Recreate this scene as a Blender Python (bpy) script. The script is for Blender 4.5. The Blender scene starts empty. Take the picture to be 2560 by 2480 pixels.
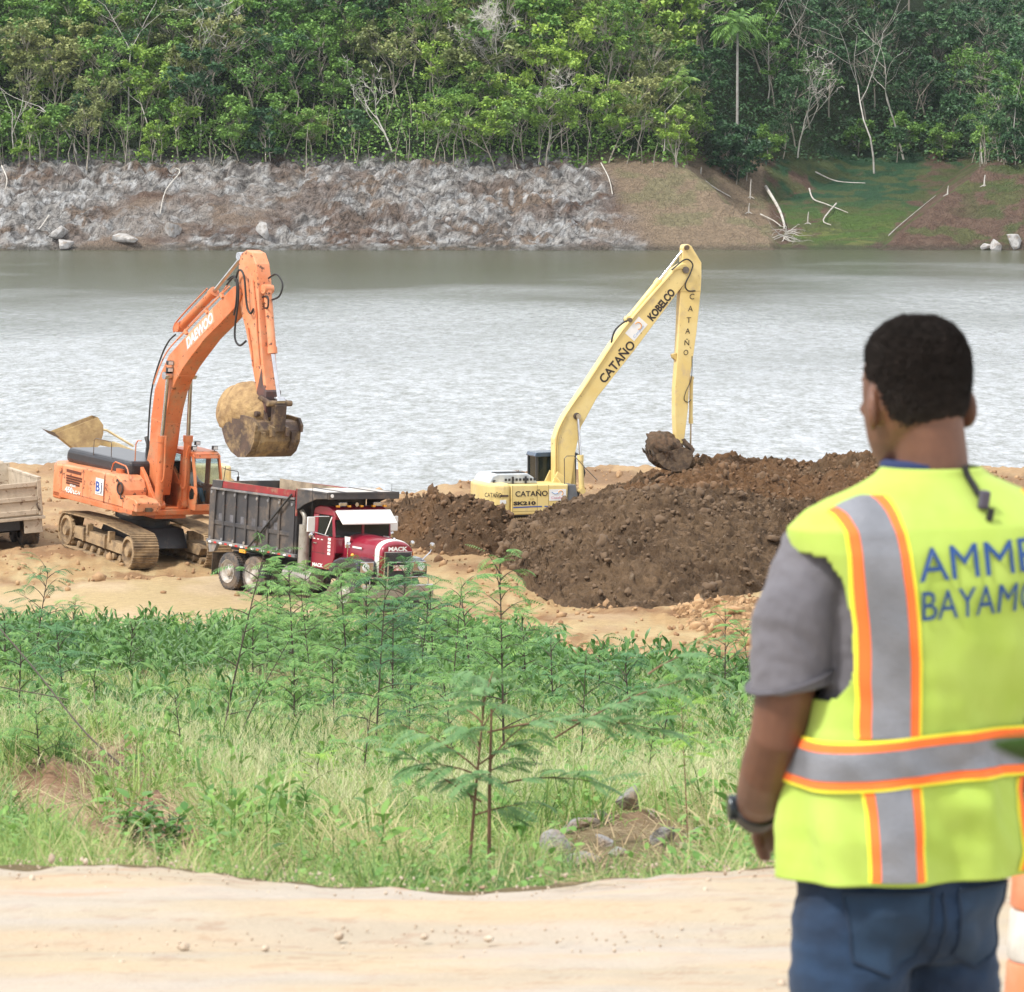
import bpy, bmesh, math, random
import numpy as np
from mathutils import Vector, Matrix, Euler
rad = math.radians
scn = bpy.context.scene
COL = scn.collection
rng = np.random.RandomState(7)
random.seed(7)

# ------------------------------------------------------------------ camera
CAM_Z = 2.05
cam = bpy.data.cameras.new('camera')
camo = bpy.data.objects.new('camera', cam); COL.objects.link(camo)
camo.location = (0, 0, CAM_Z)
camo.rotation_euler = (rad(90) - math.atan(940 / 12930), 0, 0)
cam.sensor_fit = 'HORIZONTAL'; cam.sensor_width = 36
cam.lens = 36 * 12930 / 2560
cam.clip_start = .3; cam.clip_end = 5000
cam.dof.use_dof = True
cam.dof.focus_distance = 135
cam.dof.aperture_fstop = 23
scn.camera = camo

# ------------------------------------------------------------------ light
SUN_EL, SUN_AZ = 52, 232          # azimuth measured from +Y clockwise: sun stands behind the camera to the left
w = bpy.data.worlds.new('World'); scn.world = w; w.use_nodes = True
nt = w.node_tree; N = nt.nodes; L = nt.links
bg = N['Background']
sky = N.new('ShaderNodeTexSky'); sky.sky_type = 'NISHITA'; sky.sun_disc = False
sky.sun_elevation = rad(SUN_EL); sky.sun_rotation = rad(SUN_AZ)
sky.dust_density = 3
tc = N.new('ShaderNodeTexCoord')
cn = N.new('ShaderNodeTexNoise'); cn.inputs['Scale'].default_value = 2.2; cn.inputs['Detail'].default_value = 5
cr = N.new('ShaderNodeMapRange'); cr.inputs['From Min'].default_value = .3; cr.inputs['From Max'].default_value = .7
cr.inputs['To Min'].default_value = .72; cr.inputs['To Max'].default_value = .97
mx = N.new('ShaderNodeMix'); mx.data_type = 'RGBA'
mx.inputs[7].default_value = (13.2, 13.4, 13.8, 1)      # cloud layer
L.new(tc.outputs['Generated'], cn.inputs['Vector'])
L.new(cn.outputs['Fac'], cr.inputs['Value'])
L.new(cr.outputs['Result'], mx.inputs[0])
L.new(sky.outputs[0], mx.inputs[6])
L.new(mx.outputs[2], bg.inputs['Color'])
bg.inputs['Strength'].default_value = .1
sun = bpy.data.lights.new('sun', 'SUN'); sun.energy = 3.4; sun.angle = rad(8); sun.color = (1, .95, .87)
suno = bpy.data.objects.new('sun', sun); COL.objects.link(suno)
sd = Vector((math.sin(rad(SUN_AZ)) * math.cos(rad(SUN_EL)), math.cos(rad(SUN_AZ)) * math.cos(rad(SUN_EL)), math.sin(rad(SUN_EL))))
suno.rotation_euler = sd.to_track_quat('Z', 'Y').to_euler()
suno.location = (-60, -40, 80)
scn.view_settings.view_transform = 'Standard'; scn.view_settings.look = 'None'
scn.view_settings.exposure = 0.33; scn.view_settings.gamma = 1

# ------------------------------------------------------------------ noise (numpy)
def _h(ix, iy, iz=0):
    n = (ix.astype(np.int64) * 374761393 + iy.astype(np.int64) * 668265263 + np.int64(iz) * 1274126177) & 0xffffffff
    n = ((n ^ (n >> 13)) * 1274126177) & 0xffffffff
    n = (n ^ (n >> 16)) & 0xffffffff
    return n / 4294967295.0
def vnoise(x, y, s=0):
    x = np.asarray(x, float); y = np.asarray(y, float)
    ix = np.floor(x); iy = np.floor(y); fx = x - ix; fy = y - iy
    fx = fx * fx * (3 - 2 * fx); fy = fy * fy * (3 - 2 * fy)
    a = _h(ix, iy, s); b = _h(ix + 1, iy, s); c = _h(ix, iy + 1, s); d = _h(ix + 1, iy + 1, s)
    return (a + (b - a) * fx) * (1 - fy) + (c + (d - c) * fx) * fy
def fbm(x, y, o=4, s=0, g=.5):
    v = 0; a = 1; t = 0
    for i in range(o):
        v = v + a * vnoise(x * 2 ** i + 13.7 * i, y * 2 ** i - 7.1 * i, s + i); t += a; a *= g
    return v / t          # 0..1
def worley(x, y, s=0):
    ix = np.floor(x); iy = np.floor(y)
    f1 = np.full(np.shape(x), 9.); f2 = f1.copy(); cid = np.zeros(np.shape(x))
    for dx in (-1, 0, 1):
        for dy in (-1, 0, 1):
            cx = ix + dx; cy = iy + dy
            px = cx + _h(cx, cy, s); py = cy + _h(cx, cy, s + 5)
            d = np.hypot(px - x, py - y)
            n = d < f1
            f2 = np.where(n, f1, np.minimum(f2, d)); cid = np.where(n, _h(cx, cy, s + 9), cid); f1 = np.where(n, d, f1)
    return f1, f2, cid
def sstep(a, b, x):
    t = np.clip((np.asarray(x, float) - a) / (b - a), 0, 1); return t * t * (3 - 2 * t)

# ------------------------------------------------------------------ materials
MATS = {}
def nodemat(name):
    m = bpy.data.materials.new(name); m.use_nodes = True
    return m, m.node_tree.nodes, m.node_tree.links, m.node_tree.nodes['Principled BSDF']
def _noise(N, L, vec, scale, detail=4, rough=.6):
    n = N.new('ShaderNodeTexNoise'); n.inputs['Scale'].default_value = scale; n.inputs['Detail'].default_value = detail
    n.inputs['Roughness'].default_value = rough
    L.new(vec, n.inputs['Vector']); return n
def _ramp(N, L, src, lo, hi, tomin=0, tomax=1):
    r = N.new('ShaderNodeMapRange'); r.inputs['From Min'].default_value = lo; r.inputs['From Max'].default_value = hi
    r.inputs['To Min'].default_value = tomin; r.inputs['To Max'].default_value = tomax
    L.new(src, r.inputs['Value']); return r.outputs['Result']
def _mix(N, L, fac, a, b):
    m = N.new('ShaderNodeMix'); m.data_type = 'RGBA'
    if isinstance(fac, float): m.inputs[0].default_value = fac
    else: L.new(fac, m.inputs[0])
    for s, v in ((6, a), (7, b)):
        if isinstance(v, tuple): m.inputs[s].default_value = v + (1,) if len(v) == 3 else v
        else: L.new(v, m.inputs[s])
    return m.outputs[2]
def mat(name, c, rough=.6, metal=0., c2=None, scale=3., lo=.4, hi=.62, dirt=0., dirtc=(.33, .24, .15), dscale=1.7,
        rust=0., rustc=(.13, .05, .025), rscale=9., bump=0., bscale=20., spec=None, coat=0., trans=0., seedv=0.):
    """procedural surface: base tone varied by noise, optional dirt patches and rust flecks, fine bump"""
    if name in MATS: return MATS[name]
    m, N, L, P = nodemat(name)
    tc = N.new('ShaderNodeTexCoord'); mp = N.new('ShaderNodeMapping'); L.new(tc.outputs['Object'], mp.inputs['Vector'])
    mp.inputs['Location'].default_value = (seedv, seedv * .7, 0); v = mp.outputs['Vector']
    if c2 is None: c2 = tuple(x * .82 for x in c)
    n1 = _noise(N, L, v, scale, 5)
    out = _mix(N, L, _ramp(N, L, n1.outputs['Fac'], lo, hi), c, c2)
    if dirt > 0:
        n2 = _noise(N, L, v, dscale, 8, .7)
        out = _mix(N, L, _ramp(N, L, n2.outputs['Fac'], .62 - dirt * .3, .78 - dirt * .2), out, dirtc)
    if rust > 0:
        n3 = _noise(N, L, v, rscale, 6, .7)
        out = _mix(N, L, _ramp(N, L, n3.outputs['Fac'], .68 - rust * .2, .72 - rust * .2), out, rustc)
    L.new(out, P.inputs['Base Color'])
    P.inputs['Roughness'].default_value = rough; P.inputs['Metallic'].default_value = metal
    if spec is not None: P.inputs['Specular IOR Level'].default_value = spec
    if coat: P.inputs['Coat Weight'].default_value = coat
    if bump:
        nb = _noise(N, L, v, bscale, 5); b = N.new('ShaderNodeBump'); b.inputs['Strength'].default_value = min(1, bump)
        b.inputs['Distance'].default_value = .02 * max(1, bump); L.new(nb.outputs['Fac'], b.inputs['Height']); L.new(b.outputs['Normal'], P.inputs['Normal'])
    MATS[name] = m; return m
def leafmat(name, c, c2, rough=.5, transl=.22, bright=.25):
    """foliage: every leaf its own tone between two greens, some light through it"""
    if name in MATS: return MATS[name]
    m, N, L, P = nodemat(name)
    g = N.new('ShaderNodeNewGeometry')
    n1 = g.outputs['Random Per Island']
    col = _mix(N, L, n1, c, c2)
    oi = N.new('ShaderNodeObjectInfo')
    hs = N.new('ShaderNodeHueSaturation')
    L.new(_ramp(N, L, oi.outputs['Random'], 0, 1, 1 - bright, 1 + bright), hs.inputs['Value'])
    L.new(_ramp(N, L, oi.outputs['Random'], 0, 1, .515, .485), hs.inputs['Hue'])
    L.new(col, hs.inputs['Color'])
    L.new(hs.outputs[0], P.inputs['Base Color']); P.inputs['Roughness'].default_value = rough
    P.inputs['Specular IOR Level'].default_value = .35
    t = N.new('ShaderNodeBsdfTranslucent'); L.new(hs.outputs[0], t.inputs['Color'])
    ms = N.new('ShaderNodeMixShader'); ms.inputs[0].default_value = transl
    L.new(P.outputs[0], ms.inputs[1]); L.new(t.outputs[0], ms.inputs[2]); L.new(ms.outputs[0], N['Material Output'].inputs[0])
    MATS[name] = m; return m
def groundmat(name, s1=9., s2=60., bump=.6, dist=.05, rough=.95, vary=.35, vor=0., obj=False):
    """reads the sheet's painted soil colours (attribute Col) and breaks them up with noise"""
    m, N, L, P = nodemat(name)
    a = N.new('ShaderNodeAttribute'); a.attribute_name = 'Col'
    tc = N.new('ShaderNodeTexCoord'); v = tc.outputs['Object']
    n1 = _noise(N, L, v, s1, 8, .7); n2 = _noise(N, L, v, s2, 4, .7)
    ad = N.new('ShaderNodeMath'); ad.operation = 'ADD'; L.new(n1.outputs['Fac'], ad.inputs[0]); L.new(n2.outputs['Fac'], ad.inputs[1])
    hs = N.new('ShaderNodeHueSaturation'); L.new(a.outputs['Color'], hs.inputs['Color'])
    L.new(_ramp(N, L, ad.outputs[0], .6, 1.4, 1 - vary, 1 + vary), hs.inputs['Value'])
    L.new(hs.outputs[0], P.inputs['Base Color']); P.inputs['Roughness'].default_value = rough
    P.inputs['Specular IOR Level'].default_value = .2
    h = ad.outputs[0]
    if vor:
        dn = _noise(N, L, v, .5, 3); dv = N.new('ShaderNodeVectorMath'); dv.operation = 'MULTIPLY_ADD'; L.new(dn.outputs['Color'], dv.inputs[0]); dv.inputs[1].default_value = (5, 5, 5); L.new(v, dv.inputs[2])
        vo = N.new('ShaderNodeTexVoronoi'); vo.feature = 'DISTANCE_TO_EDGE'; vo.inputs['Scale'].default_value = vor; vo.inputs['Randomness'].default_value = 1; L.new(dv.outputs[0], vo.inputs['Vector'])
        mm = N.new('ShaderNodeMath'); mm.operation = 'MULTIPLY_ADD'; L.new(_ramp(N, L, vo.outputs['Distance'], 0, .12), mm.inputs[0]); mm.inputs[1].default_value = .45
        L.new(h, mm.inputs[2]); h = mm.outputs[0]
    b = N.new('ShaderNodeBump'); b.inputs['Strength'].default_value = bump; b.inputs['Distance'].default_value = dist
    L.new(h, b.inputs['Height']); L.new(b.outputs['Normal'], P.inputs['Normal'])
    return m

# ------------------------------------------------------------------ mesh helpers
def link(o, parent=None):
    COL.objects.link(o)
    if parent is not None: o.parent = parent
    return o
def tag(o, label=None, cat=None, group=None, kind=None):
    if label: o['label'] = label
    if cat: o['category'] = cat
    if group: o['group'] = group
    if kind: o['kind'] = kind
    return o
def empty(name, loc=(0, 0, 0), rot=(0, 0, 0), label=None, cat=None, group=None):
    o = bpy.data.objects.new(name, None); COL.objects.link(o); o.location = loc; o.rotation_euler = rot
    o.empty_display_size = .3
    return tag(o, label, cat, group)
def np_mesh(name, V, F, mat=None, parent=None, smooth=False, col=None):
    """V (n,3) array, F (m,k) int array -> object"""
    V = np.asarray(V, np.float32); F = np.asarray(F, np.int32)
    me = bpy.data.meshes.new(name)
    me.vertices.add(len(V)); me.vertices.foreach_set('co', V.ravel())
    k = F.shape[1]
    me.loops.add(F.size); me.loops.foreach_set('vertex_index', F.ravel())
    me.polygons.add(len(F)); me.polygons.foreach_set('loop_start', np.arange(0, F.size, k, dtype=np.int32))
    me.polygons.foreach_set('loop_total', np.full(len(F), k, np.int32))
    if smooth: me.polygons.foreach_set('use_smooth', np.ones(len(F), bool))
    me.update(calc_edges=True)
    if col is not None:
        at = me.color_attributes.new('Col', 'FLOAT_COLOR', 'POINT')
        c = np.ones((len(V), 4), np.float32); c[:, :3] = col; at.data.foreach_set('color', c.ravel())
    if mat: me.materials.append(mat)
    return link(bpy.data.objects.new(name, me), parent)
def grid_faces(nr, nc, wrap=False):
    i = np.arange(nr - 1)[:, None]; j = np.arange(nc if wrap else nc - 1)[None, :]
    j2 = (j + 1) % nc
    return np.stack([i * nc + j, i * nc + j2, (i + 1) * nc + j2, (i + 1) * nc + j], -1).reshape(-1, 4)
class MB:
    """collects simple solids, then links them as ONE mesh object"""
    def __init__(s): s.bm = bmesh.new()
    def _tf(s, vs, rot=None, loc=None):
        if rot is not None: bmesh.ops.rotate(s.bm, verts=vs, cent=(0, 0, 0), matrix=Euler(rot).to_matrix())
        if loc is not None: bmesh.ops.translate(s.bm, verts=vs, vec=loc)
    def box(s, c, d, rot=None):
        vs = bmesh.ops.create_cube(s.bm, size=1)['verts']
        bmesh.ops.scale(s.bm, verts=vs, vec=d); s._tf(vs, rot, c); return s
    def bx(s, x0, x1, y0, y1, z0, z1): return s.box(((x0 + x1) / 2, (y0 + y1) / 2, (z0 + z1) / 2), (abs(x1 - x0), abs(y1 - y0), abs(z1 - z0)))
    def prism(s, pts, y0, y1, taper=None):
        """outline in the x-z plane, thickness from y0 to y1"""
        a = [s.bm.verts.new((x, y0, z)) for x, z in pts]; b = [s.bm.verts.new((x, y1, z)) for x, z in pts]
        n = len(pts); s.bm.faces.new(a); s.bm.faces.new(b[::-1])
        for i in range(n): s.bm.faces.new((a[i], b[i], b[(i + 1) % n], a[(i + 1) % n]))
        return s
    def prismx(s, pts, x0, x1):
        a = [s.bm.verts.new((x0, y, z)) for y, z in pts]; b = [s.bm.verts.new((x1, y, z)) for y, z in pts]
        n = len(pts); s.bm.faces.new(a); s.bm.faces.new(b[::-1])
        for i in range(n): s.bm.faces.new((a[i], b[i], b[(i + 1) % n], a[(i + 1) % n]))
        return s
    def prismz(s, pts, z0, z1):
        a = [s.bm.verts.new((x, y, z0)) for x, y in pts]; b = [s.bm.verts.new((x, y, z1)) for x, y in pts]
        n = len(pts); s.bm.faces.new(a); s.bm.faces.new(b[::-1])
        for i in range(n): s.bm.faces.new((a[i], b[i], b[(i + 1) % n], a[(i + 1) % n]))
        return s
    def cyl(s, p0, p1, r, r2=None, n=14):
        p0 = Vector(p0); p1 = Vector(p1); d = p1 - p0
        vs = bmesh.ops.create_cone(s.bm, cap_ends=True, segments=n, radius1=r, radius2=r if r2 is None else r2, depth=d.length)['verts']
        bmesh.ops.rotate(s.bm, verts=vs, cent=(0, 0, 0), matrix=d.to_track_quat('Z', 'Y').to_matrix())
        bmesh.ops.translate(s.bm, verts=vs, vec=(p0 + p1) / 2); return s
    def tube(s, pts, r, n=7, r_end=None):
        pts = [Vector(p) for p in pts]; rings = []; m = len(pts); up = None
        for i, p in enumerate(pts):
            t = (pts[min(i + 1, m - 1)] - pts[max(i - 1, 0)]).normalized()
            if up is None: up = Vector((0, 0, 1)) if abs(t.z) < .9 else Vector((1, 0, 0))
            a = t.cross(up).normalized(); b = a.cross(t).normalized(); up = b
            rr = (r[i] if isinstance(r, (list, tuple)) else (r if r_end is None else r + (r_end - r) * i / (m - 1)))
            rings.append([s.bm.verts.new(p + (a * math.cos(2 * math.pi * k / n) + b * math.sin(2 * math.pi * k / n)) * rr) for k in range(n)])
        for i in range(m - 1):
            for k in range(n): s.bm.faces.new((rings[i][k], rings[i][(k + 1) % n], rings[i + 1][(k + 1) % n], rings[i + 1][k]))
        s.bm.faces.new(rings[0][::-1]); s.bm.faces.new(rings[-1]); return s
    def lathe(s, prof, c=(0, 0, 0), axis='Y', n=28):
        """profile (r, h) turned about an axis through c"""
        rings = []
        for r, h in prof:
            ring = []
            for k in range(n):
                a = 2 * math.pi * k / n; u, v = r * math.cos(a), r * math.sin(a)
                co = {'Y': (u, h, v), 'Z': (u, v, h), 'X': (h, u, v)}[axis]
                ring.append(s.bm.verts.new((co[0] + c[0], co[1] + c[1], co[2] + c[2])))
            rings.append(ring)
        for i in range(len(rings) - 1):
            for k in range(n): s.bm.faces.new((rings[i][k], rings[i][(k + 1) % n], rings[i + 1][(k + 1) % n], rings[i + 1][k]))
        s.bm.faces.new(rings[0][::-1]); s.bm.faces.new(rings[-1]); return s
    def sphere(s, c, r, sc=(1, 1, 1), u=12, v=8):
        vs = bmesh.ops.create_uvsphere(s.bm, u_segments=u, v_segments=v, radius=r)['verts']
        bmesh.ops.scale(s.bm, verts=vs, vec=sc); bmesh.ops.translate(s.bm, verts=vs, vec=c); return s
    def quad(s, *p): s.bm.faces.new([s.bm.verts.new(q) for q in p]); return s
    def build(s, name, m, parent=None, bevel=0, smooth=False, label=None, seg=2):
        bmesh.ops.recalc_face_normals(s.bm, faces=s.bm.faces)
        if smooth:
            for f in s.bm.faces: f.smooth = True
        me = bpy.data.meshes.new(name); s.bm.to_mesh(me); s.bm.free(); me.materials.append(m)
        o = link(bpy.data.objects.new(name, me), parent)
        if smooth:
            for e in me.edges: pass
            try: me.set_sharp_from_angle(angle=rad(38))
            except Exception: pass
        if bevel:
            b = o.modifiers.new('bevel', 'BEVEL'); b.width = bevel; b.segments = seg; b.limit_method = 'ANGLE'; b.angle_limit = rad(38)
            b.harden_normals = False
        if label: o['label'] = label
        return o
def text_mesh(s, size, m, name='lettering', parent=None, bold=.0, depth=.0):
    """flat lettering in its own x-y plane, returned as vertices/faces of an evaluated font curve"""
    cu = bpy.data.curves.new(name, 'FONT'); cu.body = s; cu.size = size; cu.offset = bold; cu.extrude = depth; cu.resolution_u = 3
    o = bpy.data.objects.new(name, cu); COL.objects.link(o)
    dg = bpy.context.evaluated_depsgraph_get(); me = bpy.data.meshes.new_from_object(o.evaluated_get(dg))
    bpy.data.objects.remove(o); bpy.data.curves.remove(cu)
    me.materials.clear(); me.materials.append(m)
    return me
def lettering(s, size, m, parent, origin, xdir, ydir, bold=0., width=None, name='lettering', label=None, off=.006):
    me = text_mesh(s, size, m, name, bold=bold)
    xs = [v.co.x for v in me.vertices]; w0, w1 = min(xs), max(xs)
    k = 1 if width is None else width / (w1 - w0)
    X = Vector(xdir).normalized(); Y = Vector(ydir).normalized(); Z = X.cross(Y); O = Vector(origin)
    for v in me.vertices: v.co = O + X * ((v.co.x - w0) * k) + Y * v.co.y + Z * off
    o = link(bpy.data.objects.new(name, me), parent)
    if label: o['label'] = label
    return o
def tubes(name, m, parent, lst, T=lambda o: o, n=7):
    """several hoses or rails, each its own object"""
    out = []
    for pts, r in lst:
        g = MB(); g.tube(sp(pts) if len(pts) > 2 else pts, r, n); out.append(T(g.build(name, m, parent, smooth=True)))
    return out
def sp(pts, k=6):
    """smooth curve through the points"""
    P = [Vector(p) for p in pts]; P = [P[0]] + P + [P[-1]]; out = []
    for i in range(1, len(P) - 2):
        for j in range(k):
            t = j / k; a, b, c, d = P[i - 1], P[i], P[i + 1], P[i + 2]
            out.append(.5 * ((2 * b) + (c - a) * t + (2 * a - 5 * b + 4 * c - d) * t * t + (3 * b - a - 3 * c + d) * t ** 3))
    return out + [P[-2]]
def copy_tree(o, parent=None, keep=True):
    c = o.copy(); COL.objects.link(c); c.parent = parent
    for ch in o.children: copy_tree(ch, c)
    return c

# ribbons: many bent leaf blades at once -------------------------------------------------
PROF = {'blade': lambda t: np.clip(1 - t, 0, 1) ** .6, 'lance': lambda t: np.sin(np.pi * np.clip(t * .93 + .05, 0, 1)) ** .8,
        'strap': lambda t: np.where(t < .85, 1., .5)}
def ribbons(B, az, el, ln, wd, droop, seg=3, prof='blade', roll=None, fold=0.):
    """B (n,3); returns verts, quads"""
    n = len(B); B = np.asarray(B, float); one = np.ones(n)
    az, el, ln, wd, droop = [np.asarray(a, float) * one for a in (az, el, ln, wd, droop)]
    ca, sa = np.cos(az), np.sin(az); side = np.stack([-sa, ca, np.zeros(n)], 1)
    if roll is not None:
        r = np.asarray(roll, float) * one
        upv = np.stack([-np.sin(el) * ca, -np.sin(el) * sa, np.cos(el)], 1)
        side = side * np.cos(r)[:, None] + upv * np.sin(r)[:, None]
    p = B.copy(); V = []
    for k in range(seg + 1):
        t = k / seg; e = el - droop * t
        wv = wd * PROF[prof](np.array(t)) * .5
        V.append(p - side * wv[:, None]); V.append(p + side * wv[:, None])
        d = np.stack([np.cos(e) * ca, np.cos(e) * sa, np.sin(e)], 1); p = p + d * (ln / seg)[:, None]
    V = np.stack(V, 1)                      # n, 2(seg+1), 3
    m = 2 * (seg + 1); base = (np.arange(n) * m)[:, None, None]
    q = np.array([[2 * k, 2 * k + 1, 2 * k + 3, 2 * k + 2] for k in range(seg)])[None]
    return V.reshape(-1, 3), (base + q).reshape(-1, 4)
def merge(parts):
    Vs, Fs, o = [], [], 0
    for V, F in parts: Vs.append(V); Fs.append(F + o); o += len(V)
    return np.concatenate(Vs), np.concatenate(Fs)
def rodtube(P0, P1, r0, r1, k=4):
    """many straight tapered sticks at once"""
    P0 = np.asarray(P0, float); P1 = np.asarray(P1, float); n = len(P0); d = P1 - P0; d = d / np.maximum(np.linalg.norm(d, axis=1, keepdims=True), 1e-9)
    up = np.where(np.abs(d[:, 2:3]) > .9, np.array([[1., 0, 0]]), np.array([[0, 0, 1.]])); a = np.cross(d, up); a /= np.linalg.norm(a, axis=1, keepdims=True); b = np.cross(d, a)
    r0 = np.asarray(r0, float) * np.ones(n); r1 = np.asarray(r1, float) * np.ones(n); V = []
    for P, r in ((P0, r0), (P1, r1)):
        for j in range(k):
            t = 2 * math.pi * j / k; V.append(P + (a * math.cos(t) + b * math.sin(t)) * r[:, None])
    V = np.stack(V, 1); base = (np.arange(n) * 2 * k)[:, None, None]
    q = np.array([[j, (j + 1) % k, k + (j + 1) % k, k + j] for j in range(k)])[None]
    return V.reshape(-1, 3), (base + q).reshape(-1, 4)
# ------------------------------------------------------------------ frames of the machines (used to seat them in the ground)
FR = {'orange': ((-11.262, 156.997, -11.204), 62, -4, -2), 'truck': ((-7.108, 146.41, -11.24), 52, -2, -2),
      'yellow': ((.756, 164.36, -11.4), -18, 0, 0), 'tan': ((-15.68, 159.64, -11.2), -107, 0, -4)}
def frame_rot(k):
    o, th, pi_, ro = FR[k]; return (rad(ro), rad(-pi_), rad(-th))
def frame_mat(k): return Euler(frame_rot(k)).to_matrix()

WATER = -12.6
def edge_road(X): return np.interp(X, [-3, -1.39, -.97, -.54, -.18, .03, .3, .74, 3], [14.6, 14.24, 14.09, 13.83, 13.7, 13.75, 13.95, 14.2, 14.5])
def Zground(X, Y, detail=True):
    X = np.asarray(X, float); Y = np.asarray(Y, float)
    Ye = edge_road(np.clip(X, -3, 3)) + (fbm(X * 3, X * 0 + 2, 3, 5) - .5) * .22
    u = X / np.maximum(Y, 20)
    s = sstep(.005, .033, u)
    yn = np.array([14.2, 14.9, 18, 24, 32, 40, 52, 68, 84, 100, 124, 150, 400])
    zl = np.array([0, -.28, -.62, -1.38, -2.41, -3.20, -4.25, -5.54, -6.77, -8.0, -11.28, -11.3, -11.3])
    yr = np.array([14.2, 14.9, 18, 24, 32, 40, 52, 68, 74, 80, 116, 150, 400])
    zr = np.array([0, -.28, -.62, -1.38, -2.41, -3.20, -4.25, -5.54, -6.15, -7.4, -11.35, -11.35, -11.3])
    yy = Y - (Ye - 14.2) * np.clip(1 - (Y - 14.2) / 20, 0, 1)
    z = np.interp(yy, yn, zl) * (1 - s) + np.interp(yy, yr, zr) * s
    # lake edge
    xe = np.array([-40, -16, -12, -9, -7, -4, -2.5, -1, 2, 5, 9, 40]); ye = np.array([200, 200, 197, 188, 183, 183, 188, 194, 196, 199, 199, 199])
    sh = np.interp(X, xe, ye) + (fbm(X * .9, X * 0, 4, 31) - .5) * 4
    z = np.where(Y > sh, z - (Y - sh) * .17, z)
    z = z + .35 * np.exp(-((Y - sh + 1.5) / 2.2) ** 2) * (fbm(X * .8, Y * .3, 4, 12) - .2) * sstep(150, 170, Y)
    # seats for the machines
    for k, R in (('orange', 4.6), ('truck', 5.4), ('yellow', 3.6), ('tan', 3.5)):
        (ox, oy, oz), th, pi_, ro = FR[k]; M = frame_mat(k); ux, uy, uz = M.col[2]
        cx, cy = ox, oy
        if k == 'truck': cx += M.col[0][0] * 2.8; cy += M.col[0][1] * 2.8
        if k == 'tan': cx += M.col[0][0] * 2; cy += M.col[0][1] * 2
        zp = oz - (ux * (X - ox) + uy * (Y - oy)) / uz
        d = np.hypot(X - cx, (Y - cy)); wgt = 1 - sstep(R, R + 4, d)
        z = z * (1 - wgt) + zp * wgt
    if detail:
        w_site = sstep(105, 125, Y)
        rough = site_rough(X, Y)
        f1, f2, c = worley(X * 2.1, Y * 1.1, 3)
        z = z + w_site * rough * ((fbm(X * 1.6, Y * .9, 5, 3) - .5) * .26 + (.5 - f1) * .22 * c)
        w_sl = sstep(14.5, 18, Y) * (1 - w_site)
        z = z + w_sl * ((fbm(X * 1.3, Y * .7, 5, 8) - .5) * .35 * np.clip(Y / 50, .25, 1))
        z = z + (1 - sstep(14, 15, Y)) * ((fbm(X * 1.1, Y * .5, 4, 4) - .5) * .02 + (fbm(X * 14, Y * 14, 3, 6) - .5) * .006)
        # eroded earth bank at the left of the slope
        e = bank_mask(X, Y); z = z + e * ((fbm(X * 5, Y * 1.8, 5, 55, .6) - .5) * .34) + .50 * np.exp(-(((u + .084) / .024) ** 2 + ((Y - 37) / 5) ** 2)) + .22 * np.exp(-(((u + .070) / .014) ** 2 + ((Y - 27) / 4) ** 2)) + .16 * np.exp(-(((u - .021) / .022) ** 2 + ((Y - 25) / 3.5) ** 2))
    return z
def site_rough(X, Y):
    """0 on the smooth driven ground, 1 on churned earth"""
    u = X / Y
    r = sstep(.36, .56, fbm(X * .5 + 3, Y * .16, 4, 21))
    smooth = np.exp(-((Y - (139 + 40 * (u + .05))) / 9.5) ** 2) * (1 - sstep(-.022, .0, u))     # pale strip in front of the orange excavator
    smooth2 = .8 * sstep(.0, .02, u) * (1 - sstep(122, 127, Y))                                        # pale strip at the lower right
    r = np.clip(r + .7 * sstep(146, 155, Y) + .45 * sstep(-.03, -.005, u) * sstep(122, 130, Y) - 1.4 * smooth - 1.2 * smooth2, 0.03, 1.2)
    return r
def bank_mask(X, Y):
    u = X / Y
    a = np.exp(-(((u + .084) / .024) ** 2 + ((Y - 35) / 10) ** 2))
    b = np.exp(-(((u + .070) / .015) ** 2 + ((Y - 26) / 8) ** 2))
    c = np.exp(-(((u - .021) / .020) ** 2 + ((Y - 28) / 5) ** 2)) * .8
    return np.clip((a + b + c) * 1.5 + (fbm(X * 4, Y * 1.2, 4, 77) - .55) * 1.2, 0, 1) * sstep(.12, .5, a + b + c)

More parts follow.
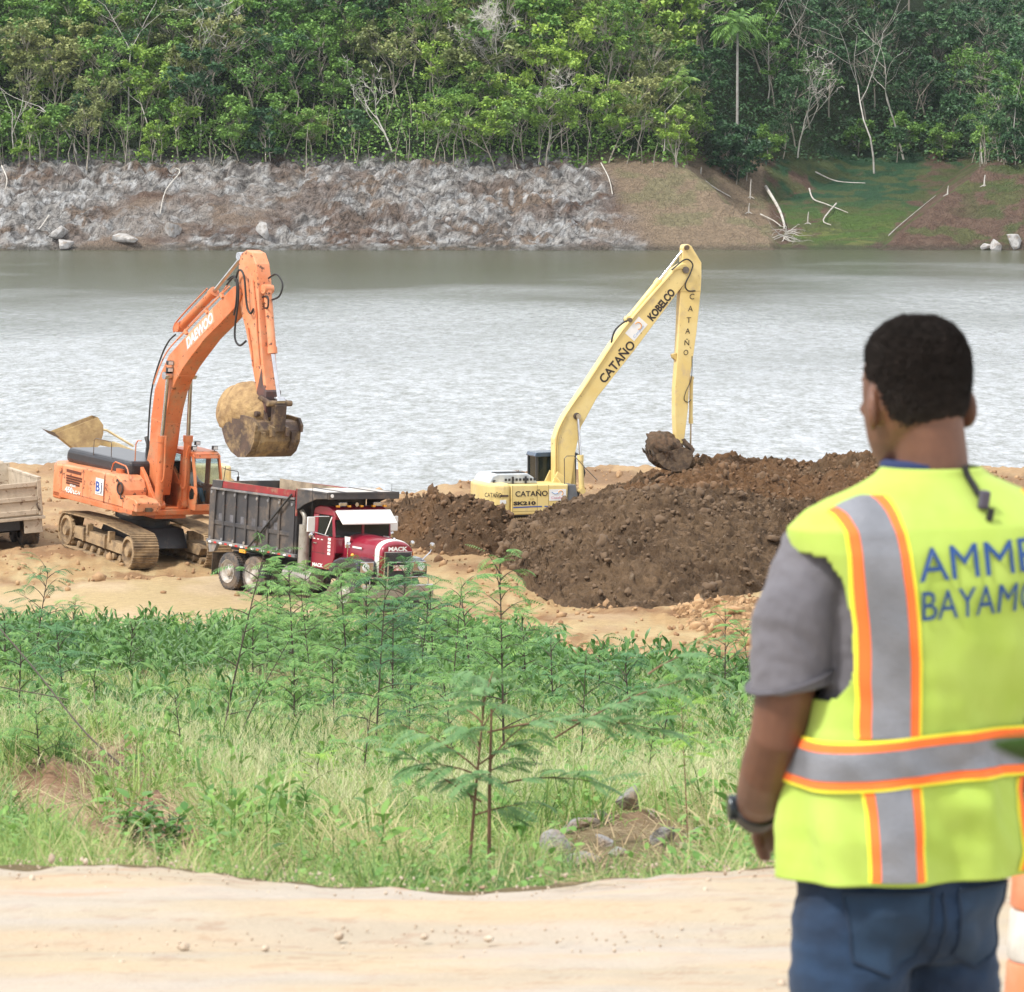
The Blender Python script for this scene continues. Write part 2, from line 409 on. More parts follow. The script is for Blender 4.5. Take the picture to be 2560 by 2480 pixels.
def mixc(a, b, t): return a * (1 - t[..., None]) + np.asarray(b) * t[..., None]
def build_ground():
    Ys = np.concatenate([np.linspace(-60, 9, 24), 9.1 * np.exp(np.arange(0, 560) * .0058)]); Ys = Ys[Ys < 232]
    uu = np.concatenate([-np.geomspace(1.6, .118, 26), np.linspace(-.116, .116, 400), np.geomspace(.118, 1.6, 26)])
    Yg, Ug = np.meshgrid(Ys, uu, indexing='ij'); Xg = Ug * np.maximum(Yg, 40 - 26 * sstep(9, 14, Yg))
    Z = Zground(Xg, Yg)
    V = np.stack([Xg, Yg, Z], -1).reshape(-1, 3)
    X, Y = Xg.ravel(), Yg.ravel(); n = fbm(X * .7, Y * .35, 5, 40); n2 = fbm(X * 2.5, Y * 1.2, 4, 44)
    tan = np.array([.40, .305, .165]); c = np.tile(tan, (len(X), 1))
    r = np.clip(site_rough(X, Y), 0, 1)
    c = mixc(c, (.34, .225, .11), r * sstep(.30, .55, n2) * .95)
    c = mixc(c, (.20, .105, .05), r * sstep(.46, .62, n) * .9)
    c = mixc(c, (.49, .375, .26), (1 - r) * sstep(.45, .7, n) * .5)
    c = mixc(c, (.36, .235, .135), sstep(150, 165, Y) * .55); c = mixc(c, (.20, .125, .07), sstep(-.02, .005, X / np.maximum(Y, 20)) * sstep(150, 160, Y) * sstep(.35, .55, n) * .8)
    slope = 1 - sstep(104 - 22 * sstep(.005, .03, X / np.maximum(Y, 20)), 122 - 20 * sstep(.005, .03, X / np.maximum(Y, 20)), Y)
    c = mixc(c, (.13, .10, .05), slope)
    c = mixc(c, (.22, .135, .085), slope * bank_mask(X, Y)); c = mixc(c, (.09, .055, .035), slope * bank_mask(X, Y) * sstep(.5, .6, fbm(X * 7, Y * 3, 4, 45)) * .9); c = mixc(c, (.36, .27, .18), slope * bank_mask(X, Y) * sstep(.56, .66, fbm(X * 9 + 5, Y * 4, 4, 46)) * .7)
    np_mesh('ground', V, grid_faces(len(Ys), len(uu)), groundmat('soil', 3.5, 16, .7, .06, vary=.30), smooth=True, col=c)
    o = bpy.data.objects['ground']; tag(o, kind='structure')
    return o
build_ground()

# the pale dirt road the man stands on: its own sheet, 4 mm above the ground
def build_road():
    Ys = np.concatenate([np.linspace(-60, 8, 20), np.linspace(8.2, 14.6, 260)]); X0 = np.concatenate([-np.geomspace(60, 3, 16), np.linspace(-2.9, 2.9, 420), np.geomspace(3, 60, 16)])
    S, Xg = np.meshgrid(np.linspace(0, 1, len(Ys)), X0, indexing='ij')
    Ye = edge_road(np.clip(Xg, -3, 3)) + (fbm(Xg * 3, Xg * 0 + 2, 3, 5) - .5) * .22 - .02 - fbm(Xg * 9, Xg * 0 + 7, 3, 15) * .16
    Yg = np.interp(S.ravel(), np.linspace(0, 1, len(Ys)), Ys).reshape(S.shape); Yg = np.where(Yg > 8, 8 + (Yg - 8) / 6.6 * (Ye - 8), Yg)
    rut = -.02 * np.exp(-((Yg - 12.6 - Xg * .02) / .16) ** 2) - .015 * np.exp(-((Yg - 11.4) / .2) ** 2) + .012 * np.exp(-((Yg - 13.1) / .15) ** 2)
    # tread cleats left by a tracked machine run along the far side of the road
    Z = Zground(Xg, Yg) + .034 * sstep(0, .5, Ye - Yg) + .006 + rut * 1.0
    f1, f2, c1 = worley(Xg * 16, Yg * 9, 6)
    Z = Z + np.where(c1 > .93, .010 * np.clip(.35 - f1, 0, 1), 0) + (fbm(Xg * 5, Yg * 8, 4, 61) - .5) * .008
    V = np.stack([Xg, Yg, Z], -1).reshape(-1, 3); X, Y = Xg.ravel(), Yg.ravel()
    c = np.tile(np.array([.39, .325, .235]), (len(X), 1))
    n = fbm(X * .7, Y * 2.6, 5, 71); c = mixc(c, (.33, .29, .25), sstep(.50, .62, fbm(X * .5 + 2, Y * 7, 5, 74)) * .35); c = mixc(c, (.30, .20, .14), sstep(.64, .70, fbm(X * 12, Y * 30, 3, 75)) * .5); c = mixc(c, (.47, .345, .22), sstep(.5, .72, n) * .55)
    c = mixc(c, (.39, .355, .32), sstep(.5, .7, fbm(X * .8 + 9, Y * 3, 4, 72)) * .6)
    c = mixc(c, (.42, .24, .14), sstep(.62, .75, fbm(X * 4, Y * 9, 4, 73)) * sstep(12.8, 13.6, Y) * .55)
    o = np_mesh('road', V, grid_faces(*Xg.shape), groundmat('road_dirt', 6, 70, .45, .012, vary=.10), smooth=True, col=c); tag(o, kind='structure')
build_road()

# ------------------------------------------------------------------ lake
def build_water():
    m, N, L, P = nodemat('lake_water')
    P.inputs['Base Color'].default_value = (.08, .083, .052, 1); P.inputs['Roughness'].default_value = .5; P.inputs['Specular IOR Level'].default_value = 0
    tc = N.new('ShaderNodeTexCoord'); sp = N.new('ShaderNodeSeparateXYZ'); L.new(tc.outputs['Object'], sp.inputs[0])
    def nz(sx, sy, sc, det=5, rg=.6):
        mp = N.new('ShaderNodeMapping'); mp.inputs['Scale'].default_value = (sx, sy, 1); L.new(tc.outputs['Object'], mp.inputs['Vector']); return _noise(N, L, mp.outputs['Vector'], sc, det, rg)
    n1 = nz(3.6, 1.05, 1, 5, .66); n3 = nz(1.3, .36, 1, 4, .6); n2 = nz(.02, .012, 1, 4)
    h = N.new('ShaderNodeMath'); h.operation = 'MULTIPLY_ADD'; L.new(n3.outputs['Fac'], h.inputs[0]); h.inputs[1].default_value = .8; L.new(n1.outputs['Fac'], h.inputs[2])
    wind = N.new('ShaderNodeMath'); wind.operation = 'ADD'; L.new(sp.outputs[1], wind.inputs[0]); L.new(_ramp(N, L, n2.outputs['Fac'], .3, .7, -75, 75), wind.inputs[1])
    calm = _ramp(N, L, wind.outputs[0], 260, 480, 1.0, .16)        # wind ripples die out in the lee of the far bank
    b = N.new('ShaderNodeBump'); b.inputs['Distance'].default_value = 1.2; L.new(calm, b.inputs['Strength']); L.new(h.outputs[0], b.inputs['Height'])
    gl = N.new('ShaderNodeBsdfGlossy'); gl.inputs['Color'].default_value = (.94, .96, 1, 1); L.new(_ramp(N, L, wind.outputs[0], 270, 480, .32, .12), gl.inputs['Roughness']); L.new(b.outputs['Normal'], gl.inputs['Normal'])
    fr = N.new('ShaderNodeFresnel'); fr.inputs['IOR'].default_value = 1.5; L.new(b.outputs['Normal'], fr.inputs['Normal'])
    ms = N.new('ShaderNodeMixShader'); k1 = N.new('ShaderNodeMath'); k1.operation = 'MULTIPLY'; L.new(_ramp(N, L, h.outputs[0], .66, 1.10, .36, .86), k1.inputs[0]); L.new(_ramp(N, L, fr.outputs[0], .02, .45, .45, 1), k1.inputs[1])  # ripple noise also drives reflectivity, painting in bright and dark wave facets
    k2 = N.new('ShaderNodeMix'); L.new(_ramp(N, L, wind.outputs[0], 250, 500, 0, 1), k2.inputs[0]); L.new(k1.outputs[0], k2.inputs[2]); k2.inputs[3].default_value = .47; L.new(k2.outputs[0], ms.inputs[0]); L.new(P.outputs[0], ms.inputs[1]); L.new(gl.outputs[0], ms.inputs[2]); L.new(ms.outputs[0], N['Material Output'].inputs[0])
    g = MB(); g.quad((-1500, 150, WATER), (1500, 150, WATER), (1500, 1400, WATER), (-1500, 1400, WATER)); tag(g.build('water', m), kind='structure')
build_water()

# ------------------------------------------------------------------ far shore and hills
def hl(t):  # height above the water for a distance t behind the waterline
    return np.interp(t, [-40, 0, 17, 20, 60, 110, 220, 600], [-16, 0, 9.0, 10.0, 36, 44, 50, 60])
def Zfar(X, Y, detail=True):
    X = np.asarray(X, float); Y = np.asarray(Y, float)
    wob = (fbm(X * .06, X * 0 + 1, 3, 90) - .5) * 7
    yb = 583 + wob * .7
    hL = hl(np.minimum(Y - yb, (30.5 - X) * 1.75 + (fbm(X * .2, Y * .2, 3, 91) - .5) * 4))
    hR = hl(np.minimum(Y - 584 - wob * .5, (X - 41.5 - (Y - 584) * .03) * 1.35))
    hB = hl((Y - 598 - np.clip(X - 24, 0, 60) * 1.25) * .95)
    hV = np.interp(Y, [560, 585, 632, 660, 760, 1200], [-4, -.2, 7.5, 14, 44, 60])
    hill2 = np.interp(Y, [640, 760], [8, 46]) * sstep(30, 60, X)
    h = np.maximum(np.maximum(hL, hR), np.maximum(hB, np.maximum(hV, np.where(Y > 640, hill2, -99))))
    if detail:
        up = np.clip(1 - (Y - 583) / 90, 0, 1)
        f1, f2, c = worley(X * .33, (Y * .33 + h * .25), 14); g1, g2, c2 = worley(X * 1.3, Y * 1.0 + h * .6, 15)
        rock = rock_mask(X, Y)
        h = h + sstep(.0, 2.2, h) * (rock * ((.5 - f1) * 1.2 + (.5 - g1) * .9 * c2 + (.35 - np.minimum(f2 - f1, .35)) * -1.6 + (fbm(X * .35, Y * .35 + h * .2, 5, 16) - .5) * 2.6 + (np.abs(((X * .22 + h * .55 + fbm(X * .1, Y * .1, 3, 19) * 3) % 1) - .5) - .25) * 1.5 * fbm(X * .15, Y * .15, 2, 18)) + (1 - rock) * ((fbm(X * .5, Y * .5, 5, 17) - .5) * 1.0 + (.5 - g1) * .22)) * up
    return WATER + h
def rock_mask(X, Y):
    r = sstep(.36, .5, fbm(X * .05 + 5, Y * .08, 4, 95) + .16 * np.exp(-((X - 5) / 24.) ** 2))
    return np.clip(r, 0, 1) * (1 - sstep(17, 20.5, X + (Y - 583) * .55))
def build_far():
    xs = np.concatenate([-np.geomspace(900, 70, 40), np.arange(-69, 69, .21), np.geomspace(70, 900, 40)])
    ys = np.concatenate([np.arange(560, 606, .22), np.arange(606, 660, .7), np.geomspace(661, 1300, 60)])
    Yg, Xg = np.meshgrid(ys, xs, indexing='ij'); Z = Zfar(Xg, Yg)
    X, Y, z = Xg.ravel(), Yg.ravel(), Z.ravel(); h = z - WATER
    V = np.stack([X, Y, z], 1)
    rk = rock_mask(X, Y); n = fbm(X * .3, Y * .3 + h * .3, 5, 96); n2 = fbm(X * 1.4, Y * 1.2 + h, 4, 97)
    c = np.tile(np.array([.23, .175, .135]), (len(X), 1))
    c = mixc(c, (.125, .08, .06), sstep(.5, .65, fbm(X * .13, Y * .2, 4, 98)) * .9)
    c = mixc(c, (.34, .325, .31), rk * sstep(.30, .5, n))
    c = mixc(c, (.50, .51, .52), rk * sstep(.50, .66, n2) * .75); c = mixc(c, (.11, .10, .095), rk * sstep(.56, .66, fbm(X * .9 + 30, Y * .9 + h * 1.3, 4, 103)) * .8)
    c = mixc(c, (.17, .125, .10), sstep(.58, .7, fbm(X * .22 + 3, Y * .3 + 7, 4, 99)) * .7)
    edge = (30.5 - X) * 1.75                                   # front spur: pale gravelly soil; the ground behind it: dark red brown
    spur = sstep(-1, 1.5, edge) * sstep(14, 18, X + (Y - 583) * .3); c = mixc(c, (.27, .205, .14), spur * (1 - rk) * .9); c = mixc(c, (.19, .19, .10), spur * (1 - rk) * sstep(.52, .66, n) * .6)
    beh = 1 - sstep(-1, 1.5, edge); c = mixc(c, (.125, .078, .058), beh * .9); c = mixc(c, (.17, .115, .085), beh * sstep(.45, .6, n2) * .6)
    cx = 37.5 + (Y - 585) * .10; grass = beh * sstep(.40, .50, .34 * np.exp(-((X - cx) / (5.2 + .10 * (Y - 585))) ** 2) + .55 * fbm(X * .4, Y * .25, 5, 100))
    c = mixc(c, (.085, .145, .035), grass); c = mixc(c, (.17, .19, .06), grass * sstep(.48, .62, n) * (1 - sstep(594, 606, Y))); c = mixc(c, (.035, .095, .045), grass * sstep(606, 620, Y))
    c = mixc(c, (.10, .12, .045), beh * sstep(.50, .60, fbm(X * .35 + 50, Y * .5, 5, 104)) * .8)
    c = mixc(c, (.07, .11, .035), sstep(48, 56, X) * sstep(.5, .6, n) * .7)
    e1, e2, ec = worley(X * .85 + fbm(X * .4, Y * .4, 3, 105) * 3, (Y * .5 + h * 1.1) + fbm(X * .4 + 9, Y * .4, 3, 106) * 3, 107); c = c * (1 - (rk * (1 - sstep(.02, .14, e2 - e1)) * .62)[:, None]) * (1 + (rk * (ec - .5) * .35)[:, None])
    veg = sstep(9.6, 11.5, h + (fbm(X * .5, Y * .5, 3, 101) - .5) * 2.5); c = mixc(c, (.030, .050, .018), veg)
    wet = 1 - sstep(.15, .9, h); c = mixc(c, c.mean(0) * .45, wet * .6)
    F = grid_faces(*Xg.shape); F = F[h[F].max(1) > -.12]
    o = np_mesh('hills', V, F, groundmat('far_rock', 1.3, 5, 1.0, .45, vary=.45, vor=.9), smooth=True, col=c); tag(o, kind='structure')
build_far()

# ------------------------------------------------------------------ heaps of dug earth
def heap(name, front, crest, back_dy, base_z, cols, c1, c2, label, group='heaps of dug earth', res=.06, amp=1., seed=1):
    front = np.array(front, float); crest = np.array(crest, float)
    tf = np.linspace(0, 1, len(front)); tc_ = np.linspace(0, 1, len(crest))
    W = max(np.ptp(front[:, 0]), np.ptp(crest[:, 0])); nu = int(W / res); t = np.linspace(0, 1, nu)
    # sample both lines by X so that they pair up
    F = np.stack([np.interp(t, tf, front[:, k]) for k in range(3)], 1); K = np.stack([np.interp(t, tc_, crest[:, k]) for k in range(3)], 1)
    B = K + np.array([0, back_dy, 0]); B[:, 2] = base_z - .3
    F[:, 2] = np.minimum(F[:, 2], K[:, 2]); F[:, 2] -= .12
    # ends taper to the ground
    e = sstep(0, .06, t) * (1 - sstep(.86, 1, t)); K[:, 2] = (base_z - .1) * (1 - e) + K[:, 2] * e
    nf = int(np.mean(np.linalg.norm(K - F, axis=1)) / res); nb = int(back_dy / res / 1.2)
    s = np.linspace(0, 1, nf)[:, None, None]
    prof = np.sin(s * np.pi / 2) ** .92
    A1 = F[None] * (1 - s) + K[None] * s; A1[..., 2] = F[None, :, 2] + (K - F)[None, :, 2] * prof[..., 0]
    s2 = np.linspace(0, 1, nb)[1:, None, None]; A2 = K[None] * (1 - s2) + B[None] * s2
    A2[..., 2] = K[None, :, 2] + (B - K)[None, :, 2] * (1 - np.cos(s2[..., 0] * np.pi / 2)) ** 1.0
    A = np.concatenate([A1, A2]); X, Y, Z = A[..., 0], A[..., 1], A[..., 2]
    q = Y + Z * 1.6
    f1, f2, cc = worley(X * 1.7, q * 1.5, seed); g1, g2, gc = worley(X * 5, q * 4.4, seed + 1); k1, _, kc = worley(X * .7, q * .6, seed + 2)
    d = (fbm(X * .45, q * .45, 4, seed + 3) - .5) * .8 + (.55 - f1) * .42 * cc + (.5 - g1) * .30 * (.3 + gc) + (.5 - k1) * .35 * kc + (fbm(X * 5, q * 5, 5, seed + 4, .65) - .5) * .34
    edge = np.minimum(1, np.minimum(np.arange(A.shape[0])[:, None] / 6., (A.shape[0] - 1 - np.arange(A.shape[0]))[:, None] / 6.)) * e[None]
    d = d * amp * edge
    A[..., 2] += d * .85; A[..., 1] -= d * .5; A[..., 0] += (fbm(X * 3, q * 3, 3, seed + 6) - .5) * .14 * edge
    n = fbm(X * .6, q * .6, 4, seed + 7).ravel(); n2 = fbm(X * 3.5, q * 3.5, 3, seed + 8).ravel()
    c = np.tile(np.array(c1), (A.shape[0] * A.shape[1], 1)); c = mixc(c, c2, sstep(.42, .62, n)); c = mixc(c, np.array(c2) * 1.55, sstep(.62, .75, n2) * .6)
    c = mixc(c, (.42, .33, .24), (gc.ravel() > .994) * .7 * (g1.ravel() < .22))
    o = np_mesh(name, A.reshape(-1, 3), grid_faces(A.shape[0], A.shape[1]), groundmat(name + '_earth', 5, 22, 1.0, .10, vary=.50), smooth=True, col=c)
    # loose clods lying on the heap
    rs = np.random.RandomState(seed); bm = bmesh.new(); bmesh.ops.create_icosphere(bm, subdivisions=2, radius=1); co = np.array([v.co[:] for v in bm.verts]); fc = np.array([[v.index for v in f.verts] for f in bm.faces]); bm.free()
    n_ = int(A.shape[1] * res * 75 * (1.2 if amp == 1. else .8)); ii = rs.randint(3, nf + 4, n_); jj = rs.randint(4, A.shape[1] - 4, n_); V, F = [], []
    for k, (i_, j_) in enumerate(zip(ii, jj)):
        sz = rs.uniform(.025, .075) * (1 + 1.6 * (rs.rand() > .93)); q = co * (1 + (_h(np.arange(len(co)), np.full(len(co), k)) - .5)[:, None] * .7); V.append(q * sz * rs.uniform(.6, 1.3, (1, 3)) + A[i_, j_] + [0, -.01, sz * .25]); F.append(fc + k * len(co))
    np_mesh('clods', np.concatenate(V), np.concatenate(F), mat(name + '_clods%d' % seed, tuple(x * 1.05 for x in c1), .95, c2=tuple(x * .9 for x in c2), scale=2.5, lo=.35, hi=.65, bump=1.5, bscale=12), o)['kind'] = 'stuff'
    return tag(o, label, 'dirt heap', group)
heap('dirt_heap', [(-.65, 159.6, -11.4), (-.24, 154.9, -11.4), (.45, 148.8, -11.4), (1.46, 143.9, -11.4), (3.15, 141.1, -11.4), (4.6, 141.6, -11.4), (6.13, 143.9, -11.4), (7.46, 147.1, -11.4), (9.41, 149.7, -11.4), (11.42, 152.3, -11.4), (13.6, 154, -11.4)],
     [(-.28, 158.0, -10.95), (.08, 157, -10.38), (.79, 156.5, -9.89), (1.59, 157, -9.61), (2.39, 157, -9.34), (3.5, 157, -9.21), (5.09, 157, -9.29), (6.68, 157, -9.45), (8, 158, -9.69), (9.92, 158, -9.85), (11.84, 158, -10.01)],
     4.5, -11.3, None, (.115, .074, .044), (.16, .105, .062), 'big dark brown heap of wet clods in front of the yellow excavator', seed=101)
heap('dirt_heap', [(2.1, 160, -10.4), (2.6, 160, -9.9), (3.5, 159.5, -9.7), (5.1, 159.5, -9.8), (6.7, 159.5, -10.2), (8.3, 158.8, -10.9), (9.9, 158, -11.4), (11.9, 157.5, -11.5), (14.8, 158.5, -11.6)],
     [(1.9, 168, -10.9), (2.9, 168, -10.1), (4.1, 168, -9.75), (5.4, 168, -9.5), (5.95, 168, -9.15), (7.14, 168, -8.98), (7.8, 168, -9.15), (8.5, 168, -9.02), (9.5, 168, -9.2), (10.5, 168, -9.02), (11.6, 168, -9.07), (13.1, 168, -9.1), (15.2, 168, -9.2)],
     6, -11.5, None, (.175, .098, .05), (.125, .08, .046), 'reddish brown ridge of earth behind the dark heap, beside the man in the vest', seed=201)
heap('dirt_heap', [(-4.2, 166.5, -11.4), (-4.0, 164.7, -11.4), (-2.95, 161.6, -11.4), (-1.93, 158.7, -11.4), (-.8, 158.1, -11.4), (.3, 158.4, -11.4), (.7, 159.4, -11.4)],
     [(-4.3, 168.5, -10.9), (-4.05, 167.5, -10.34), (-3.03, 165, -10.06), (-2.3, 162.4, -9.9), (-1.4, 160.6, -9.78), (-.65, 160, -9.95), (-.16, 160, -10.4), (.5, 160.6, -10.95)],
     1.6, -11.4, None, (.17, .098, .05), (.115, .072, .042), 'reddish brown heap between the maroon truck and the yellow excavator', seed=301, res=.06)
heap('dirt_heap', [(4.2, 140, -11.45), (4.5, 136.9, -11.45), (4.86, 133, -11.45), (5.56, 130.4, -11.45), (6.58, 129.7, -11.45), (8.24, 131, -11.45), (10, 133.7, -11.45)],
     [(4.3, 141.5, -11.4), (4.6, 141, -11.3), (5.15, 140, -11.1), (5.86, 139.6, -10.95), (6.72, 139.6, -11.0), (8.87, 140, -11.0), (10.6, 141, -11.08)],
     2.5, -11.45, None, (.34, .20, .10), (.50, .33, .18), 'low tan heap of crumbled earth at the foot of the big dark heap', seed=401, res=.055, amp=.6)
# ------------------------------------------------------------------ machine materials
M_or = mat('orange_paint', (.54, .135, .042), .42, c2=(.62, .215, .095), scale=.9, dirt=.45, dirtc=(.40, .22, .12), rust=.38, rscale=7)
M_or2 = mat('faded_orange_paint', (.70, .29, .15), .5, c2=(.64, .21, .085), scale=1.5, dirt=.3, dirtc=(.50, .28, .17), rust=.5, rustc=(.12, .05, .03), rscale=5)
M_ye = mat('pale_yellow_paint', (.74, .59, .26), .42, c2=(.70, .53, .20), scale=1.1, dirt=.25, dirtc=(.55, .42, .24), rust=.12, rscale=8)
M_ye2 = mat('muddy_yellow_paint', (.76, .66, .40), .5, c2=(.68, .5, .2), scale=1.4, dirt=.75, dirtc=(.42, .34, .22), rust=.15)
M_blk = mat('black_steel', (.020, .021, .024), .42, c2=(.035, .035, .038), scale=2, dirt=.2, dirtc=(.10, .08, .06))
M_rub = mat('rubber', (.022, .022, .022), .8, c2=(.04, .036, .03), dirt=.4, dirtc=(.18, .13, .09))
M_tyre = mat('dusty_tyre', (.035, .037, .042), .85, c2=(.06, .06, .065), scale=4, dirt=.6, dirtc=(.22, .16, .11), dscale=2.5)
M_chr = mat('chrome', (.62, .63, .65), .16, 1.0, c2=(.5, .5, .52))
M_stl = mat('worn_steel', (.20, .18, .16), .4, .8, c2=(.12, .10, .09), scale=5, dirt=.5, dirtc=(.18, .12, .07))
M_mud = mat('muddy_steel', (.33, .23, .13), .9, c2=(.17, .12, .075), scale=3.5, dirt=.5, dirtc=(.42, .30, .17), dscale=3, bump=1.2, bscale=14)
M_mud2 = mat('caked_mud', (.36, .24, .12), .95, c2=(.22, .14, .07), scale=5, bump=2.5, bscale=9)
M_dk = mat('dark_bucket_steel', (.10, .062, .045), .6, c2=(.06, .04, .032), scale=3, dirt=.55, dirtc=(.36, .25, .12), dscale=1.6, bump=.6, bscale=12)
M_wht = mat('white_paint', (.80, .80, .79), .4, c2=(.74, .74, .73))
M_let = mat('white_lettering', (.85, .85, .85), .5)
M_letb = mat('black_lettering', (.03, .02, .018), .5)
M_letbl = mat('blue_lettering', (.03, .09, .38), .5)
M_hose = mat('hose_rubber', (.018, .018, .02), .55)
M_cloth = mat('pale_cloth', (.70, .72, .75), .9); M_skin0 = mat('operator_skin', (.25, .13, .08), .6)
def glassmat(name, c=(.62, .72, .72), mixv=.80, rough=.03):
    if name in MATS: return MATS[name]
    m, N, L, P = nodemat(name)
    P.inputs['Base Color'].default_value = (.02, .03, .03, 1); P.inputs['Roughness'].default_value = rough
    t = N.new('ShaderNodeBsdfTransparent'); t.inputs['Color'].default_value = c + (1,)
    ms = N.new('ShaderNodeMixShader'); ms.inputs[0].default_value = mixv
    L.new(P.outputs[0], ms.inputs[1]); L.new(t.outputs[0], ms.inputs[2]); L.new(ms.outputs[0], N['Material Output'].inputs[0])
    MATS[name] = m; return m
M_gl = glassmat('window_glass', (.9, .95, .95), .9); M_gld = glassmat('dark_glass', (.3, .36, .4), .35, .08)
M_lens = mat('lamp_lens', (.75, .78, .80), .12, spec=.8)

def track_path(x0, x1, r, z0, sag=.06, n=200):
    """closed centre line of a crawler: bottom run, front arc, top run, rear arc"""
    pts = []
    for t in np.linspace(0, 1, 40, False): pts.append((x0 + (x1 - x0) * t, z0))
    for a in np.linspace(-90, 90, 20, False): pts.append((x1 + r * math.cos(rad(a)), z0 + r + r * math.sin(rad(a))))
    for t in np.linspace(0, 1, 40, False): pts.append((x1 + (x0 - x1) * t, z0 + 2 * r + sag * math.sin(math.pi * t)))
    for a in np.linspace(90, 270, 20, False): pts.append((x0 + r * math.cos(rad(a)), z0 + r + r * math.sin(rad(a))))
    P = np.array(pts + pts[:1]); d = np.r_[0, np.cumsum(np.hypot(*np.diff(P, axis=0).T))]
    s = np.linspace(0, d[-1], n + 1)[:-1]; q = np.stack([np.interp(s, d, P[:, 0]), np.interp(s, d, P[:, 1])], 1)
    q2 = np.stack([np.interp((s + .01) % d[-1], d, P[:, 0]), np.interp((s + .01) % d[-1], d, P[:, 1])], 1)
    return q, np.arctan2(q2[:, 1] - q[:, 1], q2[:, 0] - q[:, 0]), d[-1]
def crawler(root, ya, yb, x0, x1, r, z0, mt, mf, nshoe=50, sag=.08):
    yc, w = (ya + yb) / 2, abs(yb - ya); out = -1 if yc < 0 else 1
    q, ang, ln = track_path(x0, x1, r, z0 + .03, sag, nshoe); p = ln / nshoe; g = MB()
    for (x, z), a in zip(q, ang):
        g.box((x, yc, z), (p * .97, w, .035), (0, -a, 0))
        nx, nz = math.sin(a), -math.cos(a)
        for o in (-.36, 0, .36): g.box((x + nx * .03 + math.cos(a) * o * p, yc, z + nz * .03 + math.sin(a) * o * p), (.022, w, .035), (0, -a, 0))
        g.box((x - nx * .055, yc, z - nz * .055), (p * .8, w * .38, .07), (0, -a, 0))
    t = g.build('crawler_track', mt, root)
    f = MB(); zc = z0 + r
    f.prism([(x0 + .1, zc - .16), (x1 - .35, zc - .18), (x1 - .2, zc + .05), (x1 - .45, zc + .12), (x0 + .5, zc + .2), (x0 + .1, zc + .1)], yc - w * .36, yc + w * .36)
    for i in range(9):
        xx = x0 + (x1 - x0) * (i + .5) / 9; f.cyl((xx, yc - w * .34, z0 + .17), (xx, yc + w * .34, z0 + .17), .10, n=12)
    for xx in (x0 + (x1 - x0) * .33, x0 + (x1 - x0) * .68): f.bx(xx - .07, xx + .07, yc - w * .2, yc + out * w * .44, zc + .1, z0 + 2 * r - .10)
    for xx in (x0 + (x1 - x0) * .28, x0 + (x1 - x0) * .62): f.bx(xx - .04, xx + .04, yc + out * w * .2, yc + out * w * .46, zc - .16, zc + .26)
    f.build('track_frame', mf, root, bevel=.012)
    for xx, nm in ((x1, 'idler_wheel'), (x0, 'drive_sprocket')):
        h = MB(); o = yc + out * w * .30
        h.lathe([(r * .92, 0), (r * .92, .12), (r * .74, .14), (r * .70, .06), (.16, .06), (.15, .17), (.02, .18)] if out > 0 else [(.02, -.18), (.15, -.17), (.16, -.06), (r * .70, -.06), (r * .74, -.14), (r * .92, -.12), (r * .92, 0)], (xx, o, zc), n=26)
        if nm == 'drive_sprocket':
            for k in range(16):
                a = 2 * math.pi * k / 16; h.box((xx + math.cos(a) * r * .95, o + out * .05, zc + math.sin(a) * r * .95), (.07, .05, .05), (0, -a, 0))
        h.build(nm, mf, root)
    return t
def cylinder(root, barrel0, barrel1, rod1, rb, rr, mb, T=lambda o: o, name='hydraulic_cylinder', eye=True):
    b0, b1, r1 = Vector(barrel0), Vector(barrel1), Vector(rod1); d = (b1 - b0).normalized()
    g = MB(); g.cyl(b0, b1, rb, n=18); g.cyl(b1 - d * .16, b1 + d * .03, rb * 1.2, n=18); g.cyl(b0 - d * .02, b0 + d * .08, rb * 1.15, n=18)
    if eye: g.cyl(b0 - d * .08 + Vector((0, -rb * 1.3, 0)), b0 - d * .08 + Vector((0, rb * 1.3, 0)), rb * 1.15, n=18)
    o = T(g.build(name, mb, root, smooth=True))
    h = MB(); h.cyl(b1, r1, rr, n=14); h.cyl(r1 + Vector((0, -rb * 1.2, 0)), r1 + Vector((0, rb * 1.2, 0)), rb * .95, n=16)
    h.build('piston_rod', M_chr, o, smooth=True)
    return o
def soil_lump(name, c, s, m, seed, label, cat='soil', rot=(0, 0, 0), loc=(0, 0, 0), squash=None, sub=5, amp=.22, group=None):
    bm = bmesh.new(); bmesh.ops.create_icosphere(bm, subdivisions=sub, radius=1)
    co = np.array([v.co[:] for v in bm.verts])
    n = fbm(co[:, 0] * 2 + co[:, 2], co[:, 1] * 2 - co[:, 2] * 1.3, 4, seed) - .5
    f1, _, cc = worley(co[:, 0] * 4 + co[:, 2] * 2, co[:, 1] * 4 - co[:, 2] * 3, seed + 3)
    r = 1 + n * amp * 2.2 + (.5 - f1) * amp * .7 * cc
    co = co * r[:, None]
    if squash: co[:, 2] = np.where(co[:, 2] < squash, squash + (co[:, 2] - squash) * .15, co[:, 2])
    co = co * np.array(s) + np.array(c)
    for v, p in zip(bm.verts, co): v.co = p
    for f in bm.faces: f.smooth = True
    me = bpy.data.meshes.new(name); bm.to_mesh(me); bm.free(); me.materials.append(m)
    o = link(bpy.data.objects.new(name, me)); o.location = loc; o.rotation_euler = rot
    return tag(o, label, cat, group)

